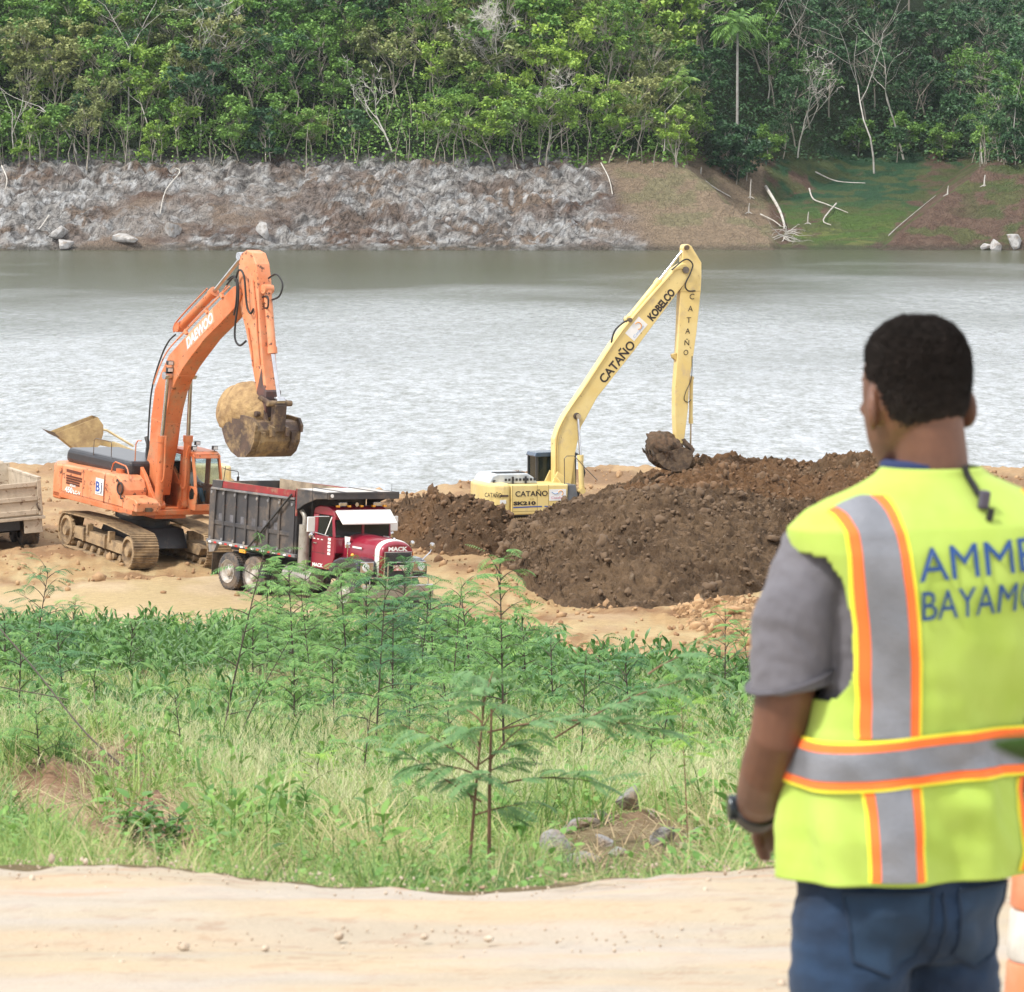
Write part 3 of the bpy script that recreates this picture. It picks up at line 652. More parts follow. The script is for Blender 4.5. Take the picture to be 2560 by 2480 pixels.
# ------------------------------------------------------------------ orange excavator
def orange_excavator():
    root = empty('excavator', FR['orange'][0], frame_rot('orange'), 'orange crawler excavator lifting a full bucket above its cab, beside the maroon truck', 'excavator', 'crawler excavators at work on the shore')
    SW = rad(7)
    def U(o): o.rotation_euler = (0, 0, SW); return o
    crawler(root, -1.62, -.80, -2.28, 2.42, .50, 0, M_mud, M_mud)
    crawler(root, .80, 1.62, -2.28, 2.42, .50, 0, M_mud, M_mud)
    g = MB(); g.prism([(-1.5, .45), (1.5, .45), (1.1, 1.0), (-1.1, 1.0)], -.82, .82); g.cyl((0, 0, .9), (0, 0, 1.46), .78, n=32); g.cyl((0, 0, 1.2), (0, 0, 1.36), .9, n=36)
    g.build('undercarriage', M_blk, root, bevel=.02)
    # upper structure
    g = MB(); g.prismz([(-3.0, -1.5), (1.72, -1.5), (1.72, 1.42), (-3.0, 1.42)], 1.50, 1.66); g.bx(-2.6, 1.5, -.55, .55, 1.36, 1.5)
    U(g.build('deck', M_or, root, bevel=.02))
    g = MB(); g.prismz([(-2.55, -1.5), (-3.0, -1.5), (-3.42, -1.2), (-3.6, -.5), (-3.6, .5), (-3.42, 1.2), (-3.0, 1.5), (-2.55, 1.5)], 1.42, 2.52)
    U(g.build('counterweight', M_or2, root, bevel=.09, seg=4))
    g = MB(); g.prism([(-2.52, 1.64), (.02, 1.64), (.02, 2.56), (-.1, 2.60), (-2.52, 2.52)], -1.5, -.62)
    U(g.build('engine_housing', M_or2, root, bevel=.05, seg=3))
    g = MB(); g.prism([(-2.52, 1.64), (.3, 1.64), (.3, 2.5), (-2.52, 2.5)], -.6, 1.45); U(g.build('engine_housing', M_or2, root, bevel=.04))
    g = MB(); g.prism([(.04, 1.64), (1.15, 1.64), (1.15, 2.2), (.98, 2.48), (.75, 2.60), (.04, 2.60)], -1.5, -.64)
    th = U(g.build('fuel_tank', M_or2, root, bevel=.07, seg=4))
    g = MB(); g.prism([(1.17, 1.64), (1.98, 1.64), (1.98, 1.92), (1.86, 2.0), (1.17, 2.06)], -1.5, -.72); U(g.build('tool_box', M_or2, root, bevel=.035, seg=3))
    g = MB(); g.bx(1.2, 1.75, -1.62, -1.5, 1.50, 1.54); U(g.build('step', M_stl, root)); g = MB(); g.bx(1.98, 2.04, -1.2, -.98, 1.66, 1.78); U(g.build('front_lamp', M_stl, root))
    g = MB(); g.tube([(1.02 + .14 * math.cos(a), -1.53, 2.24 + .17 * math.sin(a)) for a in np.linspace(-1.2, 4.6, 22)], .028, 7); U(g.build('hose', M_hose, root, smooth=True))
    tubes('hose', M_hose, root, [([(.98, -1.53, 2.36), (.86, -1.55, 2.5), (.8, -1.53, 2.42)], .02), ([(1.05, -1.53, 2.05), (1.14, -1.56, 1.95), (1.22, -1.53, 1.98)], .02)], U)
    g = MB(); g.lathe([(.2, 0), (.2, -.03), (.02, -.035)], (1.0, -1.50, 2.24), n=24); U(g.build('recess', mat('dark_recess', (.16, .05, .02), .7), root))
    # louvres, model number, sticker
    g = MB()
    for k in range(4):
        z = 2.22 - k * .075; g.box((-1.76 + (.0 if k < 2 else -.06), -1.503, z), (.94 if k < 2 else .80, .03, .05), (rad(12), 0, 0))
    g.bx(-2.22, -1.36, -1.515, -1.49, 2.33, 2.42); U(g.build('louvre', mat('dark_louvre', (.12, .035, .018), .7), root))
    ax = (math.cos(0), 0, 0)
    U(lettering('450', .235, M_let, root, (-2.26, -1.512, 1.72), (1, 0, 0), (0, 0, 1), bold=.010, width=.46, label='white model number 450'))
    U(lettering('LC-V', .15, M_let, root, (-1.76, -1.512, 1.72), (1, 0, 0), (0, 0, 1), bold=.006, width=.44))
    U(lettering('SOLAR', .09, M_let, root, (-1.98, -1.512, 1.92), (1, 0, 0), (0, 0, 1), bold=.004, width=.36))
    g = MB(); g.bx(-.46, .0, -1.512, -1.498, 1.88, 2.38); sk = U(g.build('sticker', M_wht, root, label='white sticker with a blue letter B and J'))
    lettering('B', .42, M_letbl, sk, (-.44, -1.514, 1.98), (1, 0, 0), (0, 0, 1), bold=.012, width=.24, off=.003); lettering('j', .36, mat('dark_blue', (.03, .05, .12), .5), sk, (-.16, -1.514, 2.03), (1, 0, 0), (0, 0, 1), bold=.012, width=.09, off=.003)
    lettering('equipment', .06, mat('dark_blue', (.03, .05, .12), .5), sk, (-.43, -1.514, 1.91), (1, 0, 0), (0, 0, 1), width=.4, off=.003)
    # seams between the doors
    g = MB()
    for x in (-1.22, .03, ): g.bx(x - .008, x + .008, -1.503, -1.497, 1.68, 2.5)
    g.bx(-2.5, 1.1, -1.504, -1.497, 1.70, 1.712); U(g.build('seam', mat('seam_dark', (.16, .05, .03), .7), root))
    # black hood, muffler, rails
    g = MB(); g.prism([(-3.25, 2.5), (.62, 2.5), (.62, 3.0), (-3.1, 2.96), (-3.25, 2.85)], -.98, .95); U(g.build('engine_hood', mat('hood_black', (.022, .024, .030), .3, c2=(.03, .03, .035), dirt=.15, dirtc=(.12, .1, .09)), root, bevel=.14, seg=3))
    g = MB(); g.cyl((-.9, .55, 2.9), (-.9, .55, 3.22), .085, n=16); g.tube([(-.9, .55, 3.2), (-.93, .55, 3.34), (-1.06, .55, 3.52)], .065, 12); U(g.build('exhaust_pipe', M_blk, root, smooth=True))
    g = MB()
    g.tube([(-1.62, -.95, 2.5), (-1.63, -.95, 3.38), (-1.5, -.95, 3.44), (-.62, -.95, 3.44), (-.58, -.95, 3.36), (-.57, -.95, 2.98)], .014, 6); U(g.build('handrail', M_stl, root))
    g = MB(); g.tube([(-.12, -1.2, 2.56), (.0, -1.2, 2.86), (.12, -1.2, 2.93), (.72, -1.2, 2.88), (.84, -1.2, 2.8), (1.0, -1.2, 2.5)], .022, 7); g.cyl((.15, -1.0, 2.58), (.15, -1.0, 2.72), .16, n=18)
    g.tube([(.42, -.7, 2.6), (.42, -.7, 3.5), (.52, -.7, 3.62), (.72, -.7, 3.64)], .02, 6); U(g.build('handrail', M_or, root, smooth=True))
    # boom brackets and boom
    g = MB()
    for y0, y1 in ((-.62, -.5), (.5, .62)): g.prism([(.1, 1.66), (.25, 2.6), (.6, 2.85), (.9, 2.6), (1.25, 2.2), (1.75, 1.8), (1.75, 1.56), (.1, 1.56)], y0, y1)
    U(g.build('boom_bracket', M_or, root, bevel=.015))
    up = [(.36, 2.0), (.36, 2.81), (.52, 3.4), (.53, 4.32), (.65, 5.2), (.93, 5.71), (1.36, 6.32), (2.21, 6.95), (3.04, 7.55), (4.02, 8.22), (4.75, 8.72), (5.0, 8.78)]
    lo = [(5.25, 8.55), (5.12, 8.26), (4.16, 7.57), (3.33, 7.01), (2.59, 6.37), (2.22, 6.03), (1.85, 5.6), (1.64, 5.27), (1.45, 4.73), (1.33, 4.24), (1.24, 3.54), (1.05, 2.88), (.95, 2.0)]
    g = MB(); g.prism(up + lo, -.29, .29); boom = U(g.build('boom', M_or, root, bevel=.022))
    for (xa, za), (xb, zb) in (((.53, 4.32), (1.33, 4.24)), ((1.36, 6.32), (2.0, 5.76)), ((3.9, 8.1), (4.3, 7.7))):
        g = MB(); g.box(((xa + xb) / 2, 0, (za + zb) / 2), (math.hypot(xb - xa, zb - za), .59, .02), (0, -math.atan2(zb - za, xb - xa), 0)); g.build('weld_seam', M_or2, boom)
    y = -.31
    tubes('steel_line', M_or2, boom, [([(.6, y, 5.35), (.95, y - .02, 5.95), (1.38, y, 6.5), (2.2, y, 7.08), (3.0, y, 7.64), (4.0, y, 8.32), (4.6, y, 8.72)], .022), ([(1.4, y + .05, 6.58), (2.2, y + .05, 7.17), (3.0, y + .05, 7.74), (4.0, y + .05, 8.4), (4.5, y + .05, 8.85)], .02)])
    for t in (2.3, 3.4, 4.2): g = MB(); g.box((t, y, 7.12 + (t - 2.3) * .68), (.1, .08, .16), (0, -.6, 0)); g.build('line_clamp', M_or2, boom)
    tubes('hose', M_hose, boom, [([(.3, -.2, 3.0), (.28, -.2, 4.4), (.38, -.2, 5.3), (.78, -.2, 6.2), (1.15, -.2, 6.7), (1.45, -.15, 6.95)], .026),
        ([(4.45, -.32, 8.75), (4.85, -.36, 9.0), (5.12, -.38, 8.9), (5.22, -.38, 8.4), (5.10, -.36, 7.6), (5.15, -.36, 7.2), (5.42, -.36, 7.05), (5.75, -.36, 7.22)], .032),
        ([(4.95, -.35, 8.9), (5.2, -.40, 9.25), (5.5, -.40, 9.1), (5.7, -.38, 8.3), (5.9, -.36, 8.05), (6.05, -.36, 8.2)], .032), ([(4.5, -.33, 8.9), (4.9, -.37, 9.05), (5.08, -.37, 8.8), (5.1, -.37, 8.3), (5.0, -.36, 7.9)], .028)])
    for z in (6.11, 5.90):
        g = MB(); g.box((1.62, -.40, z), (.12, .2, .13)); lp = g.build('work_lamp', M_blk, boom, bevel=.015)
        h = MB(); h.box((1.685, -.40, z), (.012, .16, .10)); h.build('lens', M_lens, lp)
    # lift cylinders, arm cylinder
    cylinder(root, (1.52, -.46, 1.86), (1.51, -.46, 3.86), (1.56, -.40, 5.72), .125, .062, M_or, U)
    cylinder(root, (1.52, .46, 1.86), (1.51, .46, 3.86), (1.56, .40, 5.72), .125, .062, M_or, U)
    cylinder(root, (1.55, 0, 7.22), (3.25, 0, 8.42), (4.72, 0, 9.62), .13, .062, M_or, U)
    tubes('steel_line', M_or, root, [([(1.3, -.12, 7.0), (1.5, -.16, 7.35), (3.1, -.16, 8.5)], .025), ([(1.72, -.46, 3.9), (1.74, -.46, 2.7), (1.6, -.46, 2.5)], .03), ([(1.74, .38, 3.6), (1.68, .34, 3.3), (1.68, .34, 2.4), (1.6, .3, 2.3)], .03)], U)
    # arm
    g = MB(); g.prism([(4.90, 9.40), (5.01, 9.73), (5.3, 9.86), (5.62, 9.80), (5.86, 9.5), (6.02, 9.0), (6.12, 8.36), (6.25, 7.75), (6.52, 6.73), (6.80, 5.9), (6.82, 5.12), (6.62, 5.05), (6.26, 5.85), (5.53, 7.46), (5.19, 8.02), (4.99, 8.67)], -.24, .24)
    arm = U(g.build('arm', M_or2, root, bevel=.03, seg=3))
    g = MB(); g.prism([(6.50, 6.5), (6.62, 6.05), (6.85, 5.85), (6.86, 5.1), (6.6, 5.0), (6.3, 5.7)], -.262, .262); g.build('worn_nose', mat('bare_dark_steel', (.07, .05, .05), .55, c2=(.14, .06, .05)), arm, bevel=.02)
    tubes('steel_line', M_or, arm, [([(5.8, -.27, 9.0), (6.08, -.27, 8.1), (6.2, -.27, 7.5), (6.42, -.27, 6.6)], .025), ([(5.68, -.27, 7.6), (5.95, -.27, 6.9), (6.05, -.27, 6.5)], .022)])
    tubes('hose', M_hose, arm, [([(6.05, .1, 9.1), (6.4, .15, 9.25), (6.75, .15, 9.0), (6.7, .1, 8.65), (6.4, .05, 8.5)], .028), ([(6.1, -.1, 8.55), (6.45, -.15, 8.6), (6.5, -.15, 8.3), (6.25, -.1, 8.25)], .028)])
    cylinder(root, (6.2, 0, 8.72), (6.66, 0, 6.98), (7.18, 0, 5.62), .12, .06, M_or2, U)
    # linkage
    g = MB()
    for y in (-.30, .30): g.prism([(6.48, 5.62), (6.60, 5.72), (7.25, 5.60), (7.22, 5.48)], y - .03, y + .03)
    g.cyl((7.18, -.42, 5.54), (7.18, .42, 5.54), .09, n=14)
    g.prism([(7.08, 5.55), (7.3, 5.5), (7.28, 4.72), (7.08, 4.66)], -.2, .2)
    U(g.build('bucket_link', M_dk, root, bevel=.015))
    # bucket: mouth up, back outward
    prof = [(5.28, 4.92), (5.40, 4.55), (5.62, 4.22), (5.95, 3.98), (6.35, 3.86), (6.75, 3.92), (7.02, 4.12), (7.18, 4.42), (7.20, 4.75), (7.05, 4.98), (6.75, 5.02), (6.55, 5.0)]
    inner = [(x + (6.3 - x) * .06, z + (4.9 - z) * .07) for x, z in prof]
    g = MB(); n = len(prof); W = .80
    ring = [[g.bm.verts.new((x, y, z)) for x, z in prof] for y in (-W, W)]; rin = [[g.bm.verts.new((x, y, z)) for x, z in inner] for y in (-W + .05, W - .05)]
    for i in range(n - 1):
        g.bm.faces.new((ring[0][i], ring[0][i + 1], ring[1][i + 1], ring[1][i])); g.bm.faces.new((rin[0][i], rin[1][i], rin[1][i + 1], rin[0][i + 1]))
        for s in (0, 1): g.bm.faces.new((ring[s][i], ring[s][i + 1], rin[s][i + 1], rin[s][i]))
    for s in (0, 1): g.bm.faces.new((ring[s][0], rin[s][0], rin[s][-1], ring[s][-1]))
    g.bm.faces.new(ring[0][:]); g.bm.faces.new(ring[1][::-1])
    g.bm.faces.new((ring[0][0], ring[1][0], rin[1][0], rin[0][0])); g.bm.faces.new((ring[0][-1], rin[0][-1], rin[1][-1], ring[1][-1]))
    for y in (-.24, .24): g.prism([(6.45, 4.9), (6.58, 5.28), (6.82, 5.3), (7.0, 4.95), (7.36, 4.85), (7.38, 4.6), (7.1, 4.5)], y - .05, y + .05)
    g.prism([(6.38, 4.96), (6.42, 5.12), (7.1, 5.1), (7.28, 4.9), (7.26, 4.7)], -.83, -.74); g.prism([(6.38, 4.96), (6.42, 5.12), (7.1, 5.1), (7.28, 4.9), (7.26, 4.7)], .74, .83)
    g.prism([(7.0, 4.1), (7.06, 4.06), (7.26, 4.4), (7.27, 4.7), (7.2, 4.72)], -.62, -.45); g.prism([(7.0, 4.1), (7.06, 4.06), (7.26, 4.4), (7.27, 4.7), (7.2, 4.72)], .45, .62)
    g.cyl((6.70, -.5, 5.18), (6.70, .5, 5.18), .08, n=14)
    bk = U(g.build('bucket', M_dk, root, bevel=.012))
    for k in range(5):
        y = -.72 + k * .36; h = MB(); h.prism([(5.34, 4.78), (5.26, 4.98), (5.12, 5.12), (5.14, 4.95)], y - .06, y + .06); h.build('tooth', M_stl, bk)
    # cab
    cab_y0, cab_y1 = .50, 1.46
    M_cab = M_or
    g = MB()
    def frame_panel(g, outer, holes_pts, y0, y1):
        pass
    sideo = [(.30, 1.66), (2.05, 1.66), (2.10, 2.2), (1.98, 2.75), (1.80, 3.28), (1.62, 3.40), (.40, 3.40), (.30, 3.30)]
    # side wall built as bars round the openings
    for y in (cab_y0, cab_y1 - .05):
        g.prism([(.30, 1.66), (2.05, 1.66), (2.10, 2.2), (2.06, 2.38), (.30, 2.38)], y, y + .05)
        g.prism([(.30, 2.38), (.42, 2.38), (.42, 3.28), (.30, 3.28)], y, y + .05)
        g.prism([(1.06, 2.38), (1.30, 2.38), (1.30, 3.26), (1.06, 3.26)], y, y + .05)
        g.prism([(1.92, 2.38), (2.06, 2.38), (1.98, 2.75), (1.82, 3.26), (1.68, 3.26), (1.84, 2.75)], y, y + .05)
        g.prism([(.30, 3.26), (1.86, 3.26), (1.80, 3.34), (.34, 3.34)], y, y + .05)
    g.prism([(.30, 3.34), (1.80, 3.34), (1.62, 3.42), (.40, 3.42)], cab_y0, cab_y1)
    g.bx(.30, .35, cab_y0 + .05, cab_y1 - .05, 1.66, 2.5); g.bx(.30, .35, cab_y0 + .05, cab_y1 - .05, 3.2, 3.34)
    g.bx(1.98, 2.06, cab_y0 + .05, cab_y1 - .05, 1.66, 1.86); g.prism([(1.74, 3.22), (1.84, 3.22), (1.78, 3.34), (1.7, 3.34)], cab_y0 + .05, cab_y1 - .05)
    cab = U(g.build('cab', M_cab, root, bevel=.02))
    g = MB(); g.prism([(1.75, 1.97), (1.95, 2.02), (1.97, 2.18), (1.93, 2.3), (1.80, 2.33), (1.72, 2.2), (1.71, 2.05)], .485, .50); g.build('small_window', M_gld, cab, bevel=.01)
    for a, b in (((.42, 1.06), (.42, 1.06)), ((1.30, 1.92), (1.30, 1.70))):
        h = MB(); h.prism([(a[0], 2.39), (a[1], 2.39), (b[1], 3.25), (b[0], 3.25)], .52, .53); h.prism([(a[0], 2.39), (a[1], 2.39), (b[1], 3.25), (b[0], 3.25)], 1.43, 1.44); h.build('window', M_gl, cab)
    h = MB(); h.prism([(2.07, 1.87), (2.085, 2.2), (1.99, 2.75), (1.79, 3.22), (1.78, 3.22), (1.98, 2.75), (2.075, 2.2), (2.06, 1.87)], .56, 1.40); h.build('windscreen', M_gl, cab)
    h = MB(); h.bx(.33, .34, .56, 1.4, 2.5, 3.2); h.build('rear_window', M_gl, cab)
    for (x, y, z) in ((1.62, .62, 3.52), (1.62, 1.36, 3.52), (1.25, .96, 3.62), (.55, .55, 3.55)):
        h = MB(); h.box((x, y, z), (.09, .17, .12)); h.cyl((x - .02, y, z - .14), (x - .02, y, z - .04), .015, n=8); lp = h.build('work_lamp', M_blk, cab, bevel=.012)
        k = MB(); k.box((x + .05, y, z), (.012, .13, .09)); k.build('lens', M_lens, lp)
    tubes('mirror_arm', M_blk, cab, [([(1.9, 1.5, 2.95), (2.05, 1.62, 2.9), (2.08, 1.86, 2.86), (2.1, 1.95, 2.8), (2.1, 1.95, 2.4)], .012), ([(1.95, 1.5, 2.2), (1.98, 1.56, 3.0)], .012)]); h = MB(); h.box((2.1, 1.95, 2.6), (.02, .08, .2)); h.build('mirror', M_blk, cab)
    h = MB(); h.bx(.55, .75, .75, 1.2, 1.9, 2.95); h.bx(.55, 1.1, .75, 1.2, 1.9, 2.08); h.build('seat', M_blk, cab, bevel=.04); tubes('control_lever', M_blk, cab, [([(1.45, .75, 1.7), (1.5, .78, 2.2)], .03), ([(1.45, 1.2, 1.7), (1.5, 1.17, 2.2)], .03)])
    # lettering on the boom
    d = Vector((3.3 - 2.05, 0, 7.12 - 6.2)).normalized(); up_ = Vector((-d.z, 0, d.x))
    dx = math.atan2(8.15 - 6.85, 4.02 - 2.21); dv = Vector((math.cos(dx), 0, math.sin(dx))); uv = Vector((-dv.z, 0, dv.x))
    g = MB(); o0 = Vector((2.42, 0, 6.62)); lw = 1.70; pts = []
    for a, b in ((-.06, -.04), (lw + .02, -.04), (lw + .12, .36), (.04, .36)): q = o0 + dv * a + uv * b; pts.append((q.x, q.z))
    g.prism(pts, -.297, -.29); g.build('name_plate', mat('name_ground', (.78, .40, .24), .5), boom)
    me = text_mesh('DAEWOO', .42, M_let, bold=.016); xs = [v.co.x for v in me.vertices]; k = (lw - .02) / (max(xs) - min(xs))
    for v in me.vertices:
        x = (v.co.x - min(xs)) * k + v.co.y * .28; q = o0 + dv * x + uv * (v.co.y * .95 + .01); v.co = (q.x, -.303, q.z)
    link(bpy.data.objects.new('lettering', me), boom)
    me2 = me.copy(); me2.materials.clear(); me2.materials.append(mat('letter_edge', (.10, .12, .25), .5))
    for v in me2.vertices: v.co.y = -.3; v.co.x -= .018; v.co.z -= .014
    link(bpy.data.objects.new('lettering', me2), boom)
    return root
oe = orange_excavator()
_m = frame_mat('orange'); _o = Vector(FR['orange'][0])
def in_orange(p, swing=7):
    return _o + _m @ (Matrix.Rotation(rad(swing), 3, 'Z') @ Vector(p))
o = soil_lump('soil', (0, 0, 0), (1.25, .86, .92), mat('wet_tan_soil', (.40, .27, .13), .95, c2=(.25, .16, .08), scale=4, bump=2.5, bscale=9), 31, 'tan wet soil heaped in the raised bucket of the orange excavator', 'soil', group='bucket loads of soil',
          rot=(frame_mat('orange') @ Matrix.Rotation(rad(7), 3, 'Z')).to_euler(), loc=in_orange((5.62, 0, 5.08)), squash=-.50, amp=.14)

# the man at the controls of the orange excavator
def sitting_operator():
    bm = bmesh.new(); vs = []; R = []
    def v(p, r): vs.append(bm.verts.new(p)); R.append(r); return len(vs) - 1
    pel = v((.82, .98, 2.14), .15); ab = v((.80, .98, 2.34), .14); ch = v((.80, .98, 2.56), .16); nk = v((.82, .98, 2.74), .055); hd = v((.85, .98, 2.84), .085); tp = v((.86, .98, 2.93), .085)
    E_ = [(pel, ab), (ab, ch), (ch, nk), (nk, hd), (hd, tp)]
    for s in (-1, 1):
        hp = v((.9, .98 + s * .10, 2.13), .10); kn = v((1.32, .98 + s * .14, 2.2), .075); an = v((1.55, .98 + s * .13, 1.82), .05); ft = v((1.72, .98 + s * .13, 1.76), .045)
        sh = v((.80, .98 + s * .20, 2.62), .065); el = v((1.0, .98 + s * .26, 2.38), .05); wr = v((1.25, .98 + s * .24, 2.36), .035); ha = v((1.36, .98 + s * .235, 2.36), .04)
        E_ += [(pel, hp), (hp, kn), (kn, an), (an, ft), (ch, sh), (sh, el), (el, wr), (wr, ha)]
    for a, b in E_: bm.edges.new((vs[a], vs[b]))
    me = bpy.data.meshes.new('person'); bm.to_mesh(me); bm.free(); me.materials.append(M_skin0)
    o = bpy.data.objects.new('person', me); COL.objects.link(o)
    md = o.modifiers.new('skin', 'SKIN')
    for i, r in enumerate(R): me.skin_vertices[0].data[i].radius = (r, r)
    me.skin_vertices[0].data[0].use_root = True
    s = o.modifiers.new('sub', 'SUBSURF'); s.levels = 1; s.render_levels = 1; md.use_smooth_shade = True
    o.location = _o; o.rotation_euler = (frame_mat('orange') @ Matrix.Rotation(rad(7), 3, 'Z')).to_euler()
    tag(o, 'operator in a pale shirt and cap sitting in the orange excavator cab', 'person')
    g = MB(); g.lathe([(.16, 2.1), (.175, 2.3), (.19, 2.5), (.17, 2.64), (.07, 2.70)], (0, 0, 0), 'Z', 16); 
    for q in g.bm.verts: q.co.x = q.co.x * .85 + .80; q.co.y = q.co.y * 1.15 + .98
    for s_ in (-1, 1): g.tube([(.80, .98 + s_ * .18, 2.62), (.99, .98 + s_ * .26, 2.40), (1.22, .98 + s_ * .245, 2.37)], .062, 9)
    g.build('shirt', M_cloth, o, smooth=True)
    g = MB()
    for s_ in (-1, 1): g.tube([(.86, .98 + s_ * .09, 2.13), (1.32, .98 + s_ * .14, 2.2), (1.53, .98 + s_ * .13, 1.86)], .095, 9, .065)
    g.build('trousers', mat('operator_denim', (.05, .09, .14), .9), o, smooth=True)
    g = MB(); g.sphere((.86, .98, 2.94), .105, (1, .95, .7)); g.bx(.9, 1.04, .91, 1.05, 2.915, 2.93); g.build('cap', mat('cap_dark', (.20, .17, .15), .9), o, smooth=True)
sitting_operator()
# ------------------------------------------------------------------ yellow excavator
def yellow_excavator():
    root = empty('excavator', FR['yellow'][0], frame_rot('yellow'), 'pale yellow crawler excavator with a long boom, half hidden behind the dark heap', 'excavator', 'crawler excavators at work on the shore')
    crawler(root, -1.30, -.75, -1.75, 1.75, .40, .0, M_mud, M_mud, 44)
    crawler(root, .75, 1.30, -1.75, 1.75, .40, .0, M_mud, M_mud, 44)
    g = MB(); g.prism([(-1.1, .35), (1.1, .35), (.9, .7), (-.9, .7)], -.76, .76); g.cyl((0, 0, .6), (0, 0, .98), .6, n=28); g.build('undercarriage', M_blk, root, bevel=.02)
    g = MB(); g.prismz([(-1.7, -1.28), (1.15, -1.28), (1.15, 1.25), (-1.7, 1.25)], .96, 1.08); g.build('deck', M_blk, root, bevel=.02)
    g = MB(); g.prismz([(-1.26, -1.31), (-1.5, -1.31), (-1.74, -1.18), (-1.92, -.8), (-1.98, -.3), (-1.98, .3), (-1.92, .8), (-1.74, 1.18), (-1.5, 1.31), (-1.26, 1.31)], .98, 2.02)
    cw = g.build('counterweight', M_ye, root, bevel=.12, seg=4)
    g = MB(); g.prism([(-1.25, 1.0), (.52, 1.02), (.62, 1.3), (.66, 1.95), (-1.25, 1.97)], -1.30, -.5); sp_ = g.build('side_panel', M_ye, root, bevel=.045, seg=3)
    g = MB(); g.prism([(.53, 1.06), (.72, 1.22), (1.0, 1.52), (.92, 1.93), (.67, 1.93), (.63, 1.3)], -1.26, -.55); g.build('step_panel', mat('grey_tread', (.16, .17, .18), .5, .3), root, bevel=.02)
    g = MB(); g.bx(-1.25, .6, -.5, 1.28, 1.08, 1.94); g.build('engine_housing', M_ye, root, bevel=.04)
    g = MB(); g.prism([(-1.85, 1.98), (-1.72, 2.22), (-1.55, 2.29), (-.55, 2.29), (-.35, 2.16), (-.2, 1.96)], -.85, .8)
    hd = g.build('engine_hood', mat('hood_pale', (.42, .46, .50), .35, .3, c2=(.6, .62, .62), scale=3), root, bevel=.04)
    g = MB()
    for k in range(5): g.box((-1.05, -.62 + k * .12, 2.30), (.95, .045, .03))
    for k in range(9): g.box((-1.28 + k * .12, -.86, 2.1), (.07, .02, .08))
    for x in (-1.05, -.62): g.bx(x - .03, x + .03, -.89, -.85, 1.97, 2.2)
    g.build('louvre', M_blk, hd)
    # lettering
    lettering('CATAÑO', .235, M_letb, sp_, (-1.11, -1.305, 1.60), (1, 0, 0), (0, 0, 1), bold=.004, width=1.08)
    g = MB(); g.bx(.02, .58, -1.308, -1.298, 1.44, 1.80); st = g.build('sticker', M_wht, sp_, label='white town crest sticker with an orange sun')
    g = MB(); g.tube([(.40 + .075 * math.cos(a), -1.312, 1.68 + .075 * math.sin(a)) for a in np.linspace(-1.2, 3.2, 16)], .012, 5); g.build('sun_emblem', mat('emblem_orange', (.8, .35, .06), .5), st)
    lettering('Cataño', .11, mat('emblem_rose', (.70, .25, .35), .5), st, (.08, -1.312, 1.50), (1, 0, 0), (0, 0, 1), width=.40, off=.003); g = MB(); g.tube(sp([(.1, -1.312, 1.72), (.2, -1.312, 1.66), (.32, -1.312, 1.69)]), .012, 5); g.build('wave_emblem', mat('emblem_blue', (.35, .5, .75), .5), st)
    lettering('SK210', .15, M_letb, sp_, (-1.17, -1.305, 1.33), (1, 0, 0), (0, 0, 1), bold=.008, width=.74)
    lettering('10', .09, mat('letter_faint', (.45, .35, .12), .5), sp_, (-.62, -1.305, 1.48), (1, 0, 0), (0, 0, 1), width=.12)
    g = MB()
    g.prism([(-1.18, 1.27), (-.22, 1.285), (-.22, 1.25), (-1.18, 1.235)], -1.306, -1.30); g.prism([(-.14, 1.285), (.60, 1.25), (.60, 1.235), (-.14, 1.25)], -1.306, -1.30); g.build('stripe', M_letbl, sp_)
    g = MB()
    for x in (-.38, -1.2, -.0): g.bx(x - .006, x + .006, -1.304, -1.298, 1.1, 1.95)
    g.bx(-1.2, .6, -1.304, -1.298, 1.12, 1.13); g.build('seam', mat('seam_ochre', (.25, .18, .07), .7), sp_)
    def cwp(x, z):  # point on the rounded right rear of the counterweight
        return x, -1.315 + max(0, (-1.7 - x)) * .62
    g = MB(); g.bx(-1.62, -1.34, -1.325, -1.312, 1.60, 1.66); g.build('label_plate', M_dk, cw); g = MB(); g.bx(-1.62, -1.42, -1.325, -1.312, 1.38, 1.5); g.build('label_plate', M_wht, cw)
    lettering('CATAÑO', .2, M_letb, cw, (-1.97, -.92, 1.58), (.52, -.44, 0), (0, 0, 1), bold=.003, width=.58, off=.07)
    g = MB(); g.tube([(-1.7, -.9, 2.0), (-1.7, -.9, 2.08), (-1.6, -.8, 2.08), (-1.6, -.8, 2.0)], .03, 7); g.build('lifting_eye', M_blk, cw)
    # cab
    g = MB()
    for (x, y) in ((.18, .42), (1.45, .42), (.18, 1.25), (1.55, 1.25)): g.bx(x - .045, x + .045, y - .04, y + .04, 1.08, 2.78)
    g.bx(.14, 1.5, .38, .46, 1.08, 1.75); g.bx(.14, 1.5, 1.21, 1.29, 1.08, 1.75); g.bx(.14, .22, .4, 1.27, 1.08, 1.9)
    cb = g.build('cab', M_blk, root, bevel=.02)
    g = MB(); g.prism([(.10, 2.76), (.14, 2.86), (1.4, 2.88), (1.6, 2.78), (1.6, 2.74), (.10, 2.72)], .36, 1.30); g.build('cab_roof', mat('roof_blue_black', (.05, .08, .13), .25), cb, bevel=.03)
    g = MB(); g.bx(.19, 1.42, .405, .41, 1.75, 2.72); g.bx(.19, 1.42, 1.25, 1.255, 1.75, 2.72); g.bx(1.5, 1.505, .45, 1.2, 1.2, 2.72); g.bx(.175, .18, .45, 1.2, 1.9, 2.72); g.build('window', M_gld, cb)
